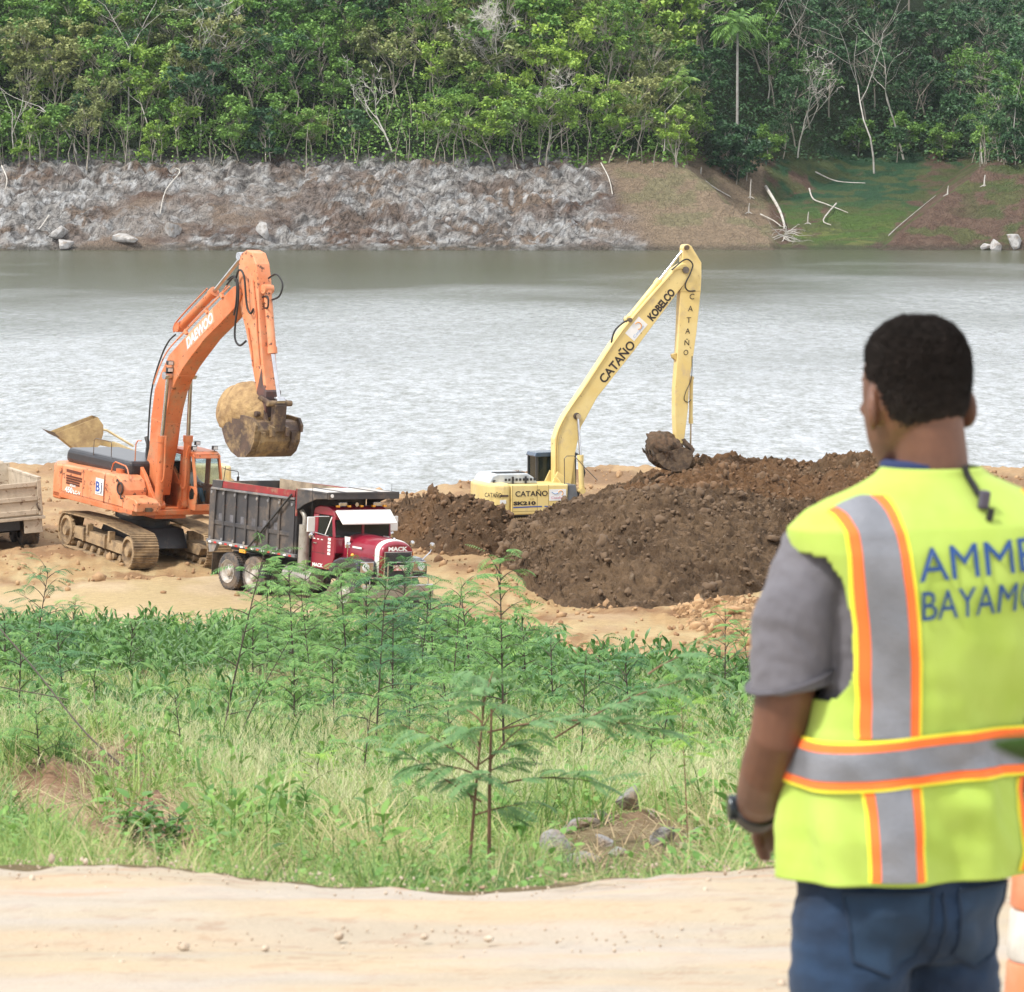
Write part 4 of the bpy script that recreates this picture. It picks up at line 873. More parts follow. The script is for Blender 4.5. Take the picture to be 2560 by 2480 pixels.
    g = MB(); g.bx(.45, .62, .6, 1.05, 1.5, 2.4); g.build('seat', M_blk, cb, bevel=.04)
    # boom
    L_ = [(.57, 1.7), (.57, 3.32), (.69, 3.68), (.88, 4.04), (1.56, 4.99), (2.47, 6.30), (2.95, 6.93), (3.63, 7.68), (4.59, 8.70), (4.85, 8.86), (5.0, 8.86)]
    R_ = [(5.12, 8.70), (5.10, 8.50), (4.93, 8.18), (4.76, 8.0), (3.29, 6.15), (1.99, 4.61), (1.61, 3.94), (1.46, 3.70), (1.37, 3.35), (1.25, 2.8), (1.12, 1.75)]
    g = MB(); g.prism(L_ + R_, -.20, .20); bm_ = g.build('boom', M_ye, root, bevel=.02)
    g = MB()
    for y0, y1 in ((-.42, -.34), (.34, .42)): g.prism([(.42, 1.08), (.42, 1.95), (.6, 2.3), (.85, 2.1), (1.25, 1.4), (1.45, 1.1)], y0, y1)
    g.build('boom_bracket', M_ye, root, bevel=.015)
    tubes('steel_line', mat('ochre_line', (.60, .44, .16), .5), bm_, [([(.60, -.22, 2.0), (.62, -.22, 3.3), (.93, -.22, 4.05), (1.6, -.22, 4.98), (2.5, -.22, 6.28), (3.0, -.22, 6.92), (3.9, -.22, 7.9), (4.6, -.22, 8.62), (4.9, -.22, 8.7)], .016), ([(.66, -.22, 2.0), (.68, -.22, 3.3), (.98, -.22, 4.03)], .014)])
    tubes('hose', M_hose, bm_, [([(2.50, -.1, 6.36), (2.62, -.12, 6.75), (2.9, -.14, 7.0), (3.05, -.1, 7.05)], .03), ([(4.5, -.24, 8.66), (4.95, -.26, 9.0), (5.2, -.27, 8.85), (5.12, -.27, 8.55), (4.95, -.27, 8.2), (5.05, -.26, 8.0), (5.3, -.25, 7.99)], .024)])
    cylinder(root, (1.40, -.42, 1.75), (1.36, -.42, 2.78), (1.31, -.30, 4.04), .085, .042, M_ye)
    cylinder(root, (1.40, .42, 1.75), (1.36, .42, 2.78), (1.31, .30, 4.04), .085, .042, M_ye)
    for px_, pz_, pr_ in ((1.30, 4.04, .11), (4.98, 8.66, .11), (5.02, 9.38, .08), (3.1, 7.08, .07)): g = MB(); g.cyl((px_, -.26, pz_), (px_, .26, pz_), pr_, n=18); g.build('pivot_pin', M_stl, bm_)
    cylinder(root, (3.16, 0, 7.16), (4.15, 0, 8.32), (5.0, 0, 9.34), .095, .045, M_ye)
    A_ = [(4.91, 9.36), (4.95, 9.46), (5.10, 9.48), (5.2, 9.42), (5.54, 8.89), (5.54, 8.40), (5.52, 8.04), (5.46, 7.4), (5.38, 6.67), (5.28, 5.98), (5.14, 5.07), (5.09, 4.15), (4.97, 3.23), (4.88, 3.05), (4.70, 3.05), (4.65, 4.0), (4.65, 4.85), (4.72, 5.76), (4.77, 6.68), (4.82, 8.0), (4.96, 8.25), (4.90, 8.7)]
    g = MB(); g.prism(A_, -.17, .17); arm = g.build('arm', M_ye, root, bevel=.018)
    g = MB(); g.prism([(4.80, 7.98), (5.52, 7.99), (5.52, 7.965), (4.80, 7.955)], -.175, .175); g.prism([(4.58, 5.95), (4.72, 6.0), (4.72, 5.75), (4.6, 5.85)], -.1, .1); g.build('stiffener', mat('ochre_line', (.60, .44, .16), .5), arm)
    for ch, (x, z) in zip('CATAÑO', ((5.21, 7.72), (5.16, 7.34), (5.11, 6.97), (5.07, 6.62), (5.04, 6.25), (5.01, 5.93))):
        lettering(ch, .25 if ch != 'Ñ' else .24, M_letb, arm, (x - .085, -.178, z), (1, 0, 0), (.06, 0, 1), bold=.001, width=.16 if ch != 'T' else .15)
    cylinder(root, (5.26, 0, 5.10), (5.25, 0, 3.75), (5.24, 0, 2.98), .06, .03, M_ye, name='hydraulic_cylinder')
    g = MB(); g.tube(sp([(5.22, -.18, 5.9), (5.2, -.18, 5.2), (5.0, -.2, 4.75), (4.95, -.2, 4.5), (5.08, -.2, 4.42), (5.2, -.16, 4.5)]), .014, 5); g.build('hose', M_hose, arm)
    dv = Vector((3.27 - 2.23, 0, 6.24 - 5.04)).normalized(); uv = Vector((-dv.z, 0, dv.x))
    def along(s, size, o0, wd, bold, m_=M_letb, yy=-.206, p=bm_):
        me = text_mesh(s, size, m_, bold=bold); xs = [v.co.x for v in me.vertices]; k = wd / (max(xs) - min(xs)); O = Vector((o0[0], 0, o0[1]))
        for v in me.vertices: q = O + dv * ((v.co.x - min(xs)) * k) + uv * v.co.y; v.co = (q.x, yy, q.z)
        return link(bpy.data.objects.new('lettering', me), p)
    along('CATAÑO', .40, (2.24, 5.05), 1.62, .010); along('KOBELCO', .34, (3.86, 7.03), 1.20, .016)
    O = Vector((3.24, 0, 6.40)); g = MB(); pts = []
    for a, b in ((0, 0), (.70, 0), (.70, .40), (0, .40)): q = O + dv * a + uv * b; pts.append((q.x, q.z))
    g.prism(pts, -.207, -.199); st = g.build('sticker', M_wht, bm_, label='white town crest sticker on the boom'); c0 = O + dv * .46 + uv * .22
    g = MB(); g.tube([(c0.x + .11 * math.cos(a), -.210, c0.z + .11 * math.sin(a)) for a in np.linspace(-1.6, 2.6, 16)], .016, 5); g.build('sun_emblem', mat('emblem_orange', (.8, .35, .06), .5), st)
    along('Cataño', .12, ((O + dv * .08 + uv * .05).x, (O + dv * .08 + uv * .05).z), .5, .001, mat('emblem_blue', (.35, .5, .75), .5), -.2105, st)
    # rails, cab-side guard
    g = MB(); g.tube([(.56, -1.22, 1.95), (.55, -1.22, 2.76), (.63, -1.22, 2.84), (.88, -1.22, 2.84), (1.25, -1.22, 2.45), (1.66, -1.22, 2.05)], .014, 6); g.build('handrail', M_stl, root)
    g = MB(); g.tube(sp([(.45, -.5, 2.36), (.46, -.52, 2.18), (.6, -.54, 2.02), (.66, -.55, 1.92)]), .025, 6); g.build('hose', M_ye, root, smooth=True)
    g = MB(); g.tube([(1.45, .34, 1.2), (1.75, .36, 2.2), (1.6, .36, 2.7)], .05, 8); g.build('cab_guard', M_blk, root)
    # linkage and bucket
    g = MB()
    for y in (-.2, .2): g.prism([(4.86, 3.22), (4.96, 3.26), (5.30, 2.92), (5.24, 2.84)], y - .02, y + .02); g.prism([(5.22, 2.92), (5.30, 2.86), (5.16, 2.62), (5.08, 2.68)], y - .02, y + .02)
    g.cyl((5.25, -.24, 2.89), (5.25, .24, 2.89), .05, n=12); g.cyl((4.8, -.26, 3.06), (4.8, .26, 3.06), .06, n=12); g.build('bucket_link', mat('earthy_steel', (.10, .065, .045), .8, c2=(.2, .15, .1)), root)
    prof = [(3.86, 2.78), (3.98, 2.52), (4.2, 2.34), (4.5, 2.22), (4.8, 2.22), (5.02, 2.36), (5.14, 2.62), (5.08, 2.86), (4.9, 2.98), (4.76, 2.98)]
    inn = [(x + (4.6 - x) * .07, z + (2.9 - z) * .09) for x, z in prof]; g = MB(); W = .5
    r0 = [[g.bm.verts.new((x, y, z)) for x, z in prof] for y in (-W, W)]; r1 = [[g.bm.verts.new((x, y, z)) for x, z in inn] for y in (-W + .04, W - .04)]
    for i in range(len(prof) - 1):
        g.bm.faces.new((r0[0][i], r0[0][i + 1], r0[1][i + 1], r0[1][i])); g.bm.faces.new((r1[0][i], r1[1][i], r1[1][i + 1], r1[0][i + 1]))
        for s in (0, 1): g.bm.faces.new((r0[s][i], r0[s][i + 1], r1[s][i + 1], r1[s][i]))
    for s in (0, 1): g.bm.faces.new(r0[s] if s else r0[s][::-1])
    bk = g.build('bucket', mat('earthy_bucket', (.085, .058, .040), .9, c2=(.17, .115, .07), scale=4, bump=2, bscale=10), root)
    for k in range(4):
        y = -.42 + k * .28; h = MB(); h.prism([(3.92, 2.70), (3.84, 2.84), (3.74, 2.95), (3.78, 2.80)], y - .04, y + .04); h.build('tooth', M_stl, bk)
yellow_excavator()
_my = frame_mat('yellow'); _oy = Vector(FR['yellow'][0])
soil_lump('soil', (0, 0, 0), (.62, .55, .50), mat('wet_brown_soil', (.115, .070, .042), .95, c2=(.06, .04, .025), scale=6, bump=3, bscale=9), 47, 'dark brown wet soil bulging from the bucket of the yellow excavator', 'soil', group='bucket loads of soil',
          rot=(_my @ Euler((0, rad(28), 0)).to_matrix()).to_euler(), loc=_oy + _my @ Vector((4.28, 0, 2.92)), amp=.36)

# ------------------------------------------------------------------ dump trucks
def wheel(root, x, y0, y1, z, r, rim=mat('dusty_rim', (.50, .48, .45), .5, c2=(.36, .34, .31), scale=6, dirt=.5, dirtc=(.30, .22, .15), dscale=4), name='wheel', parent_rot=None):
    """tyre and dished rim as one part with sub-parts; outer face on y0 side"""
    w_ = y1 - y0; s = 1 if w_ > 0 else -1; w_ = abs(w_)
    P = [(r * .60, 0), (r * .90, .02), (r * .985, .05), (r, .09), (r, w_ - .09), (r * .985, w_ - .05), (r * .9, w_ - .02), (r * .6, w_)]
    g = MB(); g.lathe([(a, b * s) for a, b in P], (x, y0, z), n=40); bmesh.ops.delete(g.bm, geom=[f for f in g.bm.faces if len(f.verts) > 4], context='FACES_ONLY')
    for k in range(40):
        a = 2 * math.pi * k / 40
        for dy in (.08, w_ * .5, w_ - .08): g.box((x + math.cos(a) * r * 1.0, y0 + s * dy, z + math.sin(a) * r * 1.0), (.035, w_ * .22, .03), (0, -a + math.pi / 2, .25))
    t = g.build(name, M_tyre, root)
    g = MB(); g.lathe([(r * .60, -.004 * s), (r * .63, -.012 * s), (r * .60, .02 * s), (r * .50, .05 * s), (r * .42, .11 * s), (r * .26, .10 * s), (r * .24, .02 * s), (r * .15, 0), (.01, -.005 * s)], (x, y0, z), n=32); bmesh.ops.delete(g.bm, geom=[f for f in g.bm.faces if len(f.verts) > 4 and f.calc_area() > .05], context='FACES_ONLY')
    for k in range(10):
        a = 2 * math.pi * k / 10; g.cyl((x + math.cos(a) * r * .34, y0 + .11 * s, z + math.sin(a) * r * .34), (x + math.cos(a) * r * .34, y0 + .06 * s, z + math.sin(a) * r * .34), .018, n=6)
    g.build('rim', rim, t)
    return t
M_mar = mat('maroon_paint', (.22, .010, .027), .28, c2=(.27, .016, .038), scale=1.5, dirt=.18, dirtc=(.30, .13, .10), coat=.4)
M_bed = mat('dark_bed_paint', (.040, .040, .046), .5, c2=(.065, .06, .06), scale=1.5, dirt=.42, dirtc=(.17, .13, .10), dscale=1.4, rust=.2)
M_rail = mat('dusty_rail', (.20, .20, .21), .6, c2=(.12, .12, .13), dirt=.5, dirtc=(.34, .28, .22))
M_liner = mat('bed_liner', (.36, .28, .20), .8, c2=(.22, .17, .12), scale=3, dirt=.5, dirtc=(.45, .36, .25))
M_gry = mat('grey_muffler', (.36, .34, .31), .45, .4, c2=(.26, .24, .21), scale=3, rust=.3)
M_amb = mat('amber_lens', (.85, .38, .04), .25); M_redl = mat('red_lens', (.55, .03, .03), .3)
def maroon_truck():
    root = empty('dump_truck', FR['truck'][0], frame_rot('truck'), 'maroon dump truck with a dark ribbed bed, white sun visor and chrome grille', 'dump truck', 'dump trucks waiting for a load')
    # bed
    y = 1.22; g = MB()
    for s in (-1, 1): g.prism([(-1.02, 1.30), (3.18, 1.26), (3.18, 2.86), (-.92, 2.80)], s * (y - .09), s * (y - .05))
    g.bx(-1.0, 3.2, -1.15, 1.15, 1.24, 1.32); g.bx(3.12, 3.18, -1.17, 1.17, 1.3, 3.1)
    bed = g.build('bed', M_bed, root, bevel=.006)
    g = MB()
    for s in (-1, 1): g.bx(-.9, 3.12, s * 1.12, s * 1.10, 1.32, 3.06)
    g.bx(-.9, 3.1, -1.1, 1.1, 1.325, 1.34); g.build('liner', M_liner, bed)
    for s in (-1, 1):
        for x in (-.93, -.36, .20, .74, 1.28, 1.82, 2.36, 2.98):
            g = MB(); ww = .05 if x not in (-.93, 2.98) else .11
            g.prism([(x - ww, 1.30), (x + ww, 1.30), (x + ww, 2.80), (x - ww, 2.80)], s * (y - .05), s * (y + .0)); g.build('rib', M_bed, bed, bevel=.012)
            g = MB(); g.cyl((x, s * y, 2.70), (x, s * (y + .02), 2.70), .045, n=12); g.build('bolt_cap', M_rail, bed)
            g = MB(); g.cyl((x, s * y, 1.40), (x, s * (y + .02), 1.40), .045, n=12); g.build('bolt_cap', M_rail, bed)
        g = MB(); g.bx(-.98, 3.05, s * (y - .05), s * (y - .015), 1.80, 1.92); g.build('side_rail', M_bed, bed, bevel=.01)
        g = MB(); g.prism([(-1.08, 1.27), (3.24, 1.24), (3.24, 1.33), (-1.06, 1.36)], s * (y - .07), s * (y + .035)); g.build('bottom_rail', M_rail, bed, bevel=.01)
        g = MB(); g.prism([(-.95, 2.78), (3.1, 2.84), (3.1, 2.90), (-.95, 2.84)], s * (y - .07), s * (y + .03)); g.build('top_rail', M_rail, bed, bevel=.01)
        g = MB(); g.prism([(-.45, 2.86), (3.05, 2.90), (3.08, 3.10), (-.42, 3.04)], s * (y - .06), s * (y - .01)); g.build('sideboard', mat('red_board', (.28, .025, .03), .5, c2=(.20, .03, .03), dirt=.3), bed)
        g = MB(); g.prism([(-1.02, 1.3), (-.80, 1.3), (-.72, 2.8), (-.45, 2.86), (-.42, 3.06), (-.92, 3.04)], s * (y - .06), s * (y + .012)); g.build('rear_post', M_bed, bed, bevel=.01)
        for k in range(16):
            x = -.95 + k * .26
            g = MB(); g.bx(x, x + .13, s * (y + .036), s * (y + .040), 1.262 - k * .001, 1.315 - k * .001); g.build('reflective_tape', M_wht if k % 2 == 0 else M_redl, bed)
        g = MB(); g.tube([(1.0, s * 1.26, 1.3), (2.98, s * 1.26, 2.98)], .03, 7); g.build('tarp_arm', M_blk, bed)
        for k in range(6):
            x = -.62 + k * .54
            g = MB(); g.box((x + .16, s * (y - .045), 2.02), (.28, .02, .2)); g.build('worn_patch', mat('scuffed_steel', (.14, .14, .16), .5, c2=(.07, .07, .08), scale=5), bed)
    g = MB(); g.bx(-1.0, -.94, -1.15, 1.15, 1.3, 3.0)
    for k in range(4): g.bx(-1.05, -1.0, -1.12, 1.12, 1.42 + k * .45, 1.5 + k * .45)
    g.build('tailgate', M_bed, bed, bevel=.01)
    # cab shield
    g = MB(); g.prismz([(3.14, -1.24), (4.6, -1.24), (4.66, -1.1), (4.66, 1.1), (4.6, 1.24), (3.14, 1.24)], 3.10, 3.14)
    for s in (-1, 1): g.prism([(3.18, 2.55), (3.55, 2.75), (4.1, 2.95), (4.62, 3.0), (4.62, 3.18), (3.14, 3.16)], s * 1.24, s * 1.20)
    g.bx(4.62, 4.66, -1.22, 1.22, 2.99, 3.19); g.bx(3.14, 4.6, -.62, -.56, 3.14, 3.19); g.bx(3.14, 4.6, .56, .62, 3.14, 3.19); cn_ = g.build('cab_shield', M_bed, root, bevel=.01)
    g = MB(); g.prismz([(3.2, -1.14), (4.5, -1.14), (4.5, 1.14), (3.2, 1.14)], 3.145, 3.17); g.build('tarpaulin', mat('pale_tarp', (.52, .50, .47), .9, c2=(.40, .38, .35), bump=1.5, bscale=6), cn_)
    g = MB(); g.bx(3.16, 3.22, -1.24, -1.2, 2.4, 3.16); g.build('edge_strip', mat('red_board', (.28, .025, .03)), cn_); g = MB(); g.cyl((4.665, -1.1, 3.09), (4.68, -1.1, 3.09), .05, n=12); g.build('bolt_cap', M_wht, cn_)
    # chassis
    g = MB()
    for s in (-1, 1): g.bx(-.9, 6.2, s * .42, s * .34, .72, 1.02)
    for x in (-.6, .6, 1.7, 3.0, 4.4, 6.0): g.bx(x - .05, x + .05, -.4, .4, .75, .98)
    g.bx(-.9, 3.1, -.5, -.38, 1.05, 1.24); g.bx(-.9, 3.1, .38, .5, 1.05, 1.24)
    for x in (0, 1.2, 5.45): g.cyl((x, -.95, .52), (x, .95, .52), .08, n=12)
    ch = g.build('chassis', M_blk, root, bevel=.01)
    for x in (0, 1.2):
        for s in (-1, 1):
            wheel(root, x, s * 1.22, s * .93, .53, .53); wheel(root, x, s * .64, s * .92, .53, .53)
    for s in (-1, 1): wheel(root, 5.45, s * 1.16, s * .86, .52, .52)
    for s in (-1, 1):
        g = MB(); g.bx(-.82, -.80, s * 1.2, s * .66, .35, .98); g.build('mud_flap', M_rub, root)
        g = MB(); g.prism([(-1.05, 1.25), (-.6, 1.25), (-.75, 1.02), (-.98, .98)], s * 1.2, s * 1.1); g.build('rear_bracket', M_rail, root)
    g = MB(); g.cyl((2.55, -.92, .70), (3.85, -.92, .70), .27, n=24); g.build('fuel_tank', M_gry, root, bevel=.02)
    g = MB(); g.bx(.55, .85, -1.24, -1.2, 1.12, 1.22); g.build('marker_lamp', M_amb, root)
    g = MB(); g.cyl((3.42, -1.08, .95), (3.42, -1.08, 2.18), .155, n=24); st = g.build('exhaust_shield', M_gry, root, smooth=True)
    g = MB(); g.tube(sp([(3.42, -1.08, 2.15), (3.42, -1.08, 2.35), (3.36, -1.08, 2.46), (3.24, -1.08, 2.55)]), .07, 12); g.tube(sp([(3.42, -1.05, .97), (3.42, -1.0, .75), (3.5, -.8, .65)]), .06, 10); g.build('exhaust_pipe', M_gry, st, smooth=True)
    # cab
    g = MB()
    cabside = [(3.62, 1.02), (4.56, 1.02), (4.70, 1.40), (4.70, 1.94), (3.62, 1.94)]
    for s in (-1, 1):
        g.prism(cabside, s * .97, s * .92)
        g.prism([(3.62, 1.94), (3.86, 1.94), (3.90, 2.52), (3.66, 2.52)], s * .97, s * .92); g.prism([(4.58, 1.94), (4.70, 1.94), (4.62, 2.52), (4.52, 2.52)], s * .97, s * .92)
    g.prism([(3.62, 2.52), (4.64, 2.52), (4.56, 2.68), (4.3, 2.76), (3.9, 2.76), (3.68, 2.68)], -.95, .95); g.bx(3.62, 3.67, -.92, .92, 1.02, 2.52)
    g.bx(4.62, 4.72, -.95, .95, 1.5, 1.93); g.bx(4.63, 4.70, -.04, .04, 1.93, 2.5); g.bx(4.6, 4.66, -.95, .95, 2.42, 2.53)
    cab = g.build('cab', M_mar, root, bevel=.03, seg=3)
    for s in (-1, 1):
        g = MB(); g.prism([(3.86, 1.95), (4.58, 1.95), (4.52, 2.51), (3.90, 2.51)], s * .945, s * .94); g.build('door_window', M_gld, cab)
        g = MB(); g.prism([(4.22, 1.96), (4.25, 1.96), (4.54, 2.48), (4.51, 2.5)], s * .975, s * .96); g.build('window_bar', M_wht, cab)
        h = MB(); h.bx(4.655, 4.665, s * .04, s * .90, 1.94, 2.42); h.build('windscreen', M_gld, cab)
        g = MB(); g.prism([(3.66, 1.06), (3.67, 1.06), (3.67, 1.93), (3.66, 1.93)], s * .975, s * .96); g.prism([(3.66, 1.45), (4.3, 1.45), (4.3, 1.46), (3.66, 1.46)], s * .975, s * .96); g.build('door_seam', M_blk, cab)
        g = MB(); g.bx(3.72, 3.9, s * 1.0, s * .97, 1.7, 1.73); g.build('door_handle', M_chr, cab)
        g = MB(); g.box((4.12 if s < 0 else 4.25, s * 1.38, 2.26), (.05, .26, .42)); mr = g.build('mirror', M_wht, cab, bevel=.02); g = MB(); g.tube([(4.4, s * .97, 1.95), (4.2, s * 1.3, 2.05)], .014, 6); g.tube([(4.4, s * .97, 2.5), (4.15, s * 1.3, 2.48)], .014, 6); g.lathe([(.10, 0), (.09, .03), (.01, .05)], (4.15, s * 1.36, 1.96), 'X', 16); g.build('mirror_arm', M_chr, mr)
    lettering('MACK', .13, M_let, cab, (3.72, -.975, 1.07), (1, 0, 0), (0, 0, 1), bold=.006, width=.5)
    for k in range(5):
        g = MB(); g.box((4.46, -.975, 1.47 + k * .10), (.13, .012, .07)); g.build('vent_slot', M_wht, cab, bevel=.004)
    for k in range(3):
        g = MB(); g.box((3.75 + k * .18, -.974, 1.83), (.09, .006, .03)); g.build('door_lettering', M_wht, cab)
    # visor, roof lamps, horns
    g = MB(); g.prism([(4.60, 2.66), (4.66, 2.70), (5.0, 2.36), (4.99, 2.32)], -.93, .93); g.build('sun_visor', M_wht, cab, bevel=.01)
    for k, yy in enumerate((-.8, -.42, 0, .42, .8)):
        h = MB(); h.box((4.55, yy, 2.79), (.09, .10, .06)); h.build('roof_lamp', M_amb, cab, bevel=.015)
    for yy in (-.58, .58):
        h = MB(); h.box((4.48, yy, 2.84), (.08, .26, .12)); h.build('roof_lamp', M_chr, cab, bevel=.02)
    h = MB(); h.cyl((4.1, -.2, 2.84), (4.62, -.2, 2.84), .02, r2=.06, n=14); h.cyl((4.1, -.2, 2.74), (4.1, -.2, 2.86), .02, n=8); h.build('air_horn', M_chr, cab, smooth=True)
    for yy in (-1.36, 1.36):
        h = MB(); h.cyl((4.12, yy, 2.4), (4.10, yy, 3.35), .007, n=5); h.build('antenna', M_blk, cab)
    # hood
    def hood(x0, x1, w0, w1, top, m, nm, par, o=0, nseg=10):
        n = 18; rings = []
        for i in range(nseg + 1):
            t = i / nseg; x = x0 + (x1 - x0) * t; w = w0 + (w1 - w0) * t + o; zt = np.interp(x, [4.6, 5.0, 5.9, 6.14, 6.26, 6.32], [2.02, 2.02, 2.0, 1.98, 1.94, 1.87]) + o
            r = []
            for k in range(n + 1):
                a = math.pi * k / n; r.append((x, -math.cos(a) * w if abs(math.cos(a)) < .98 else -math.copysign(w, math.cos(a)), 1.55 + (zt - 1.55) * math.sin(a) ** .55))
            rings.append([(x, -w, .95)] + r + [(x, w, .95)])
        V = [p for r in rings for p in r]; nc = len(rings[0]); F = grid_faces(len(rings), nc)
        ob = np_mesh(nm, V, F, m, par, smooth=True); ob.modifiers.new('s', 'SOLIDIFY').thickness = .02; return ob
    hd = hood(4.6, 6.32, .66, .50, 2.0, M_mar, 'hood', root, nseg=24)
    hood(6.02, 6.20, .528, .511, 2.0, M_wht, 'white_hood_band', hd, .008, 8).data
    g = MB(); g.prismx([(-.49, .95), (.49, .95), (.49, 1.72), (.40, 1.84), (.2, 1.87), (-.2, 1.87), (-.40, 1.84), (-.49, 1.72)], 6.28, 6.325); g.build('hood_front', M_mar, hd)
    lettering('MACK', .15, M_let, hd, (6.328, -.33, 1.725), (0, 1, 0), (0, 0, 1), bold=.008, width=.66)
    g = MB(); g.bx(6.29, 6.36, -.47, .47, .92, 1.70); g.bx(6.29, 6.345, -.40, .40, .96, 1.66); gr = g.build('grille', M_chr, root, bevel=.01)
    for k in range(13):
        z = 1.0 + k * .052; h = MB(); h.prism([(6.36, z), (6.395, z + .014), (6.36, z + .03)], -.44, .44); h.build('slat', M_chr, gr)
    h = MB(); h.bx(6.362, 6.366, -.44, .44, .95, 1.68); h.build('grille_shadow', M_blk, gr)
    h = MB(); h.tube([(6.42, -.38, .5), (6.42, -.38, 1.42), (6.42, .44, 1.42), (6.42, .44, .5)], .022, 8); h.build('grille_guard', M_chr, root, smooth=True)
    h = MB(); h.box((6.43, .03, 1.26), (.01, .46, .15)); h.build('licence_plate', mat('plate_red', (.5, .13, .12), .5, c2=(.75, .7, .68), scale=12), root)
    # bulldog-like ornament left plain: a small chrome cap
    h = MB(); h.sphere((6.12, 0, 2.02), .04, (1.8, .7, 1.2)); h.build('hood_ornament', M_chr, hd, smooth=True)
    for s in (-1, 1):
        h = MB(); h.box((5.3, s * .635, 1.72), (.42, .012, .05)); h.build('hood_lettering', M_wht, hd)
        h = MB(); h.prism([(4.75, 1.98), (5.02, 1.98), (4.94, 1.74), (4.8, 1.66)], s * .672, s * .66); h.build('hood_decal', M_wht, hd)
        # front fender: arched shell over the wheel
        a = np.linspace(rad(200), rad(-22), 26); outer = [(5.45 + .70 * math.cos(t), .62 + .86 * max(math.sin(t), -.4) ** 1 if math.sin(t) > 0 else .62 + .70 * math.sin(t)) for t in a]
        outer = [(4.72, .95), (4.80, 1.18), (5.0, 1.36), (5.25, 1.46), (5.6, 1.49), (5.9, 1.47), (6.08, 1.40), (6.14, 1.24), (6.14, .95)]
        inn = [(5.98, .95), (5.96, 1.1), (5.8, 1.16), (5.5, 1.18), (5.2, 1.14), (5.0, 1.05), (4.88, .92)]
        g = MB(); g.prism(outer + inn, s * .5, s * 1.20); fd = g.build('fender', mat('fender_black', (.025, .027, .035), .25, coat=.5), root, bevel=.06, seg=4)
        h = MB(); h.box((6.15, s * .90, 1.26), (.03, .44, .30)); hl_ = h.build('headlight', M_chr, fd, bevel=.02)
        k_ = MB(); k_.lathe([(.115, .0), (.11, .02), (.01, .035)], (6.168, s * .95, 1.26), 'X', 22); k_.build('lens', M_lens, hl_)
        h = MB(); h.cyl((5.5, s * 1.1, 1.47), (5.5, s * 1.1, 1.78), .013, n=6); h.lathe([(.09, 0), (.085, .03), (.01, .04)], (5.5, s * 1.1, 1.82), 'X', 14); h.build('fender_mirror', M_chr, fd)
        h = MB(); h.sphere((5.62, s * 1.02, 1.55), .05); h.build('turn_signal', M_amb, fd, smooth=True)
    g = MB(); g.tube([(6.05, 1.05, 1.42), (6.0, 1.35, 1.62), (6.0, 1.42, 1.75)], .02, 6); g.lathe([(.10, -.02), (.10, .02), (.01, .03)], (6.0, 1.42, 1.80), 'X', 16); g.build('side_mirror', M_chr, root)
    g = MB(); g.prismz([(6.45, -1.2), (6.56, -1.1), (6.58, 1.1), (6.45, 1.2), (6.38, 1.2), (6.38, -1.2)], .46, .80); g.build('bumper', mat('bumper_steel', (.40, .39, .37), .3, .7, dirt=.4, dirtc=(.35, .26, .18)), root, bevel=.02)
    g = MB(); g.bx(6.36, 6.5, -.5, 1.1, .18, .34); g.build('tow_bar', M_blk, root)
    g = MB(); g.tube([(6.45, -1.0, .8), (6.45, -1.0, 1.0), (6.45, 1.0, 1.0), (6.45, 1.0, .8)], .018, 6); g.build('bumper_rail', M_chr, root)
maroon_truck()

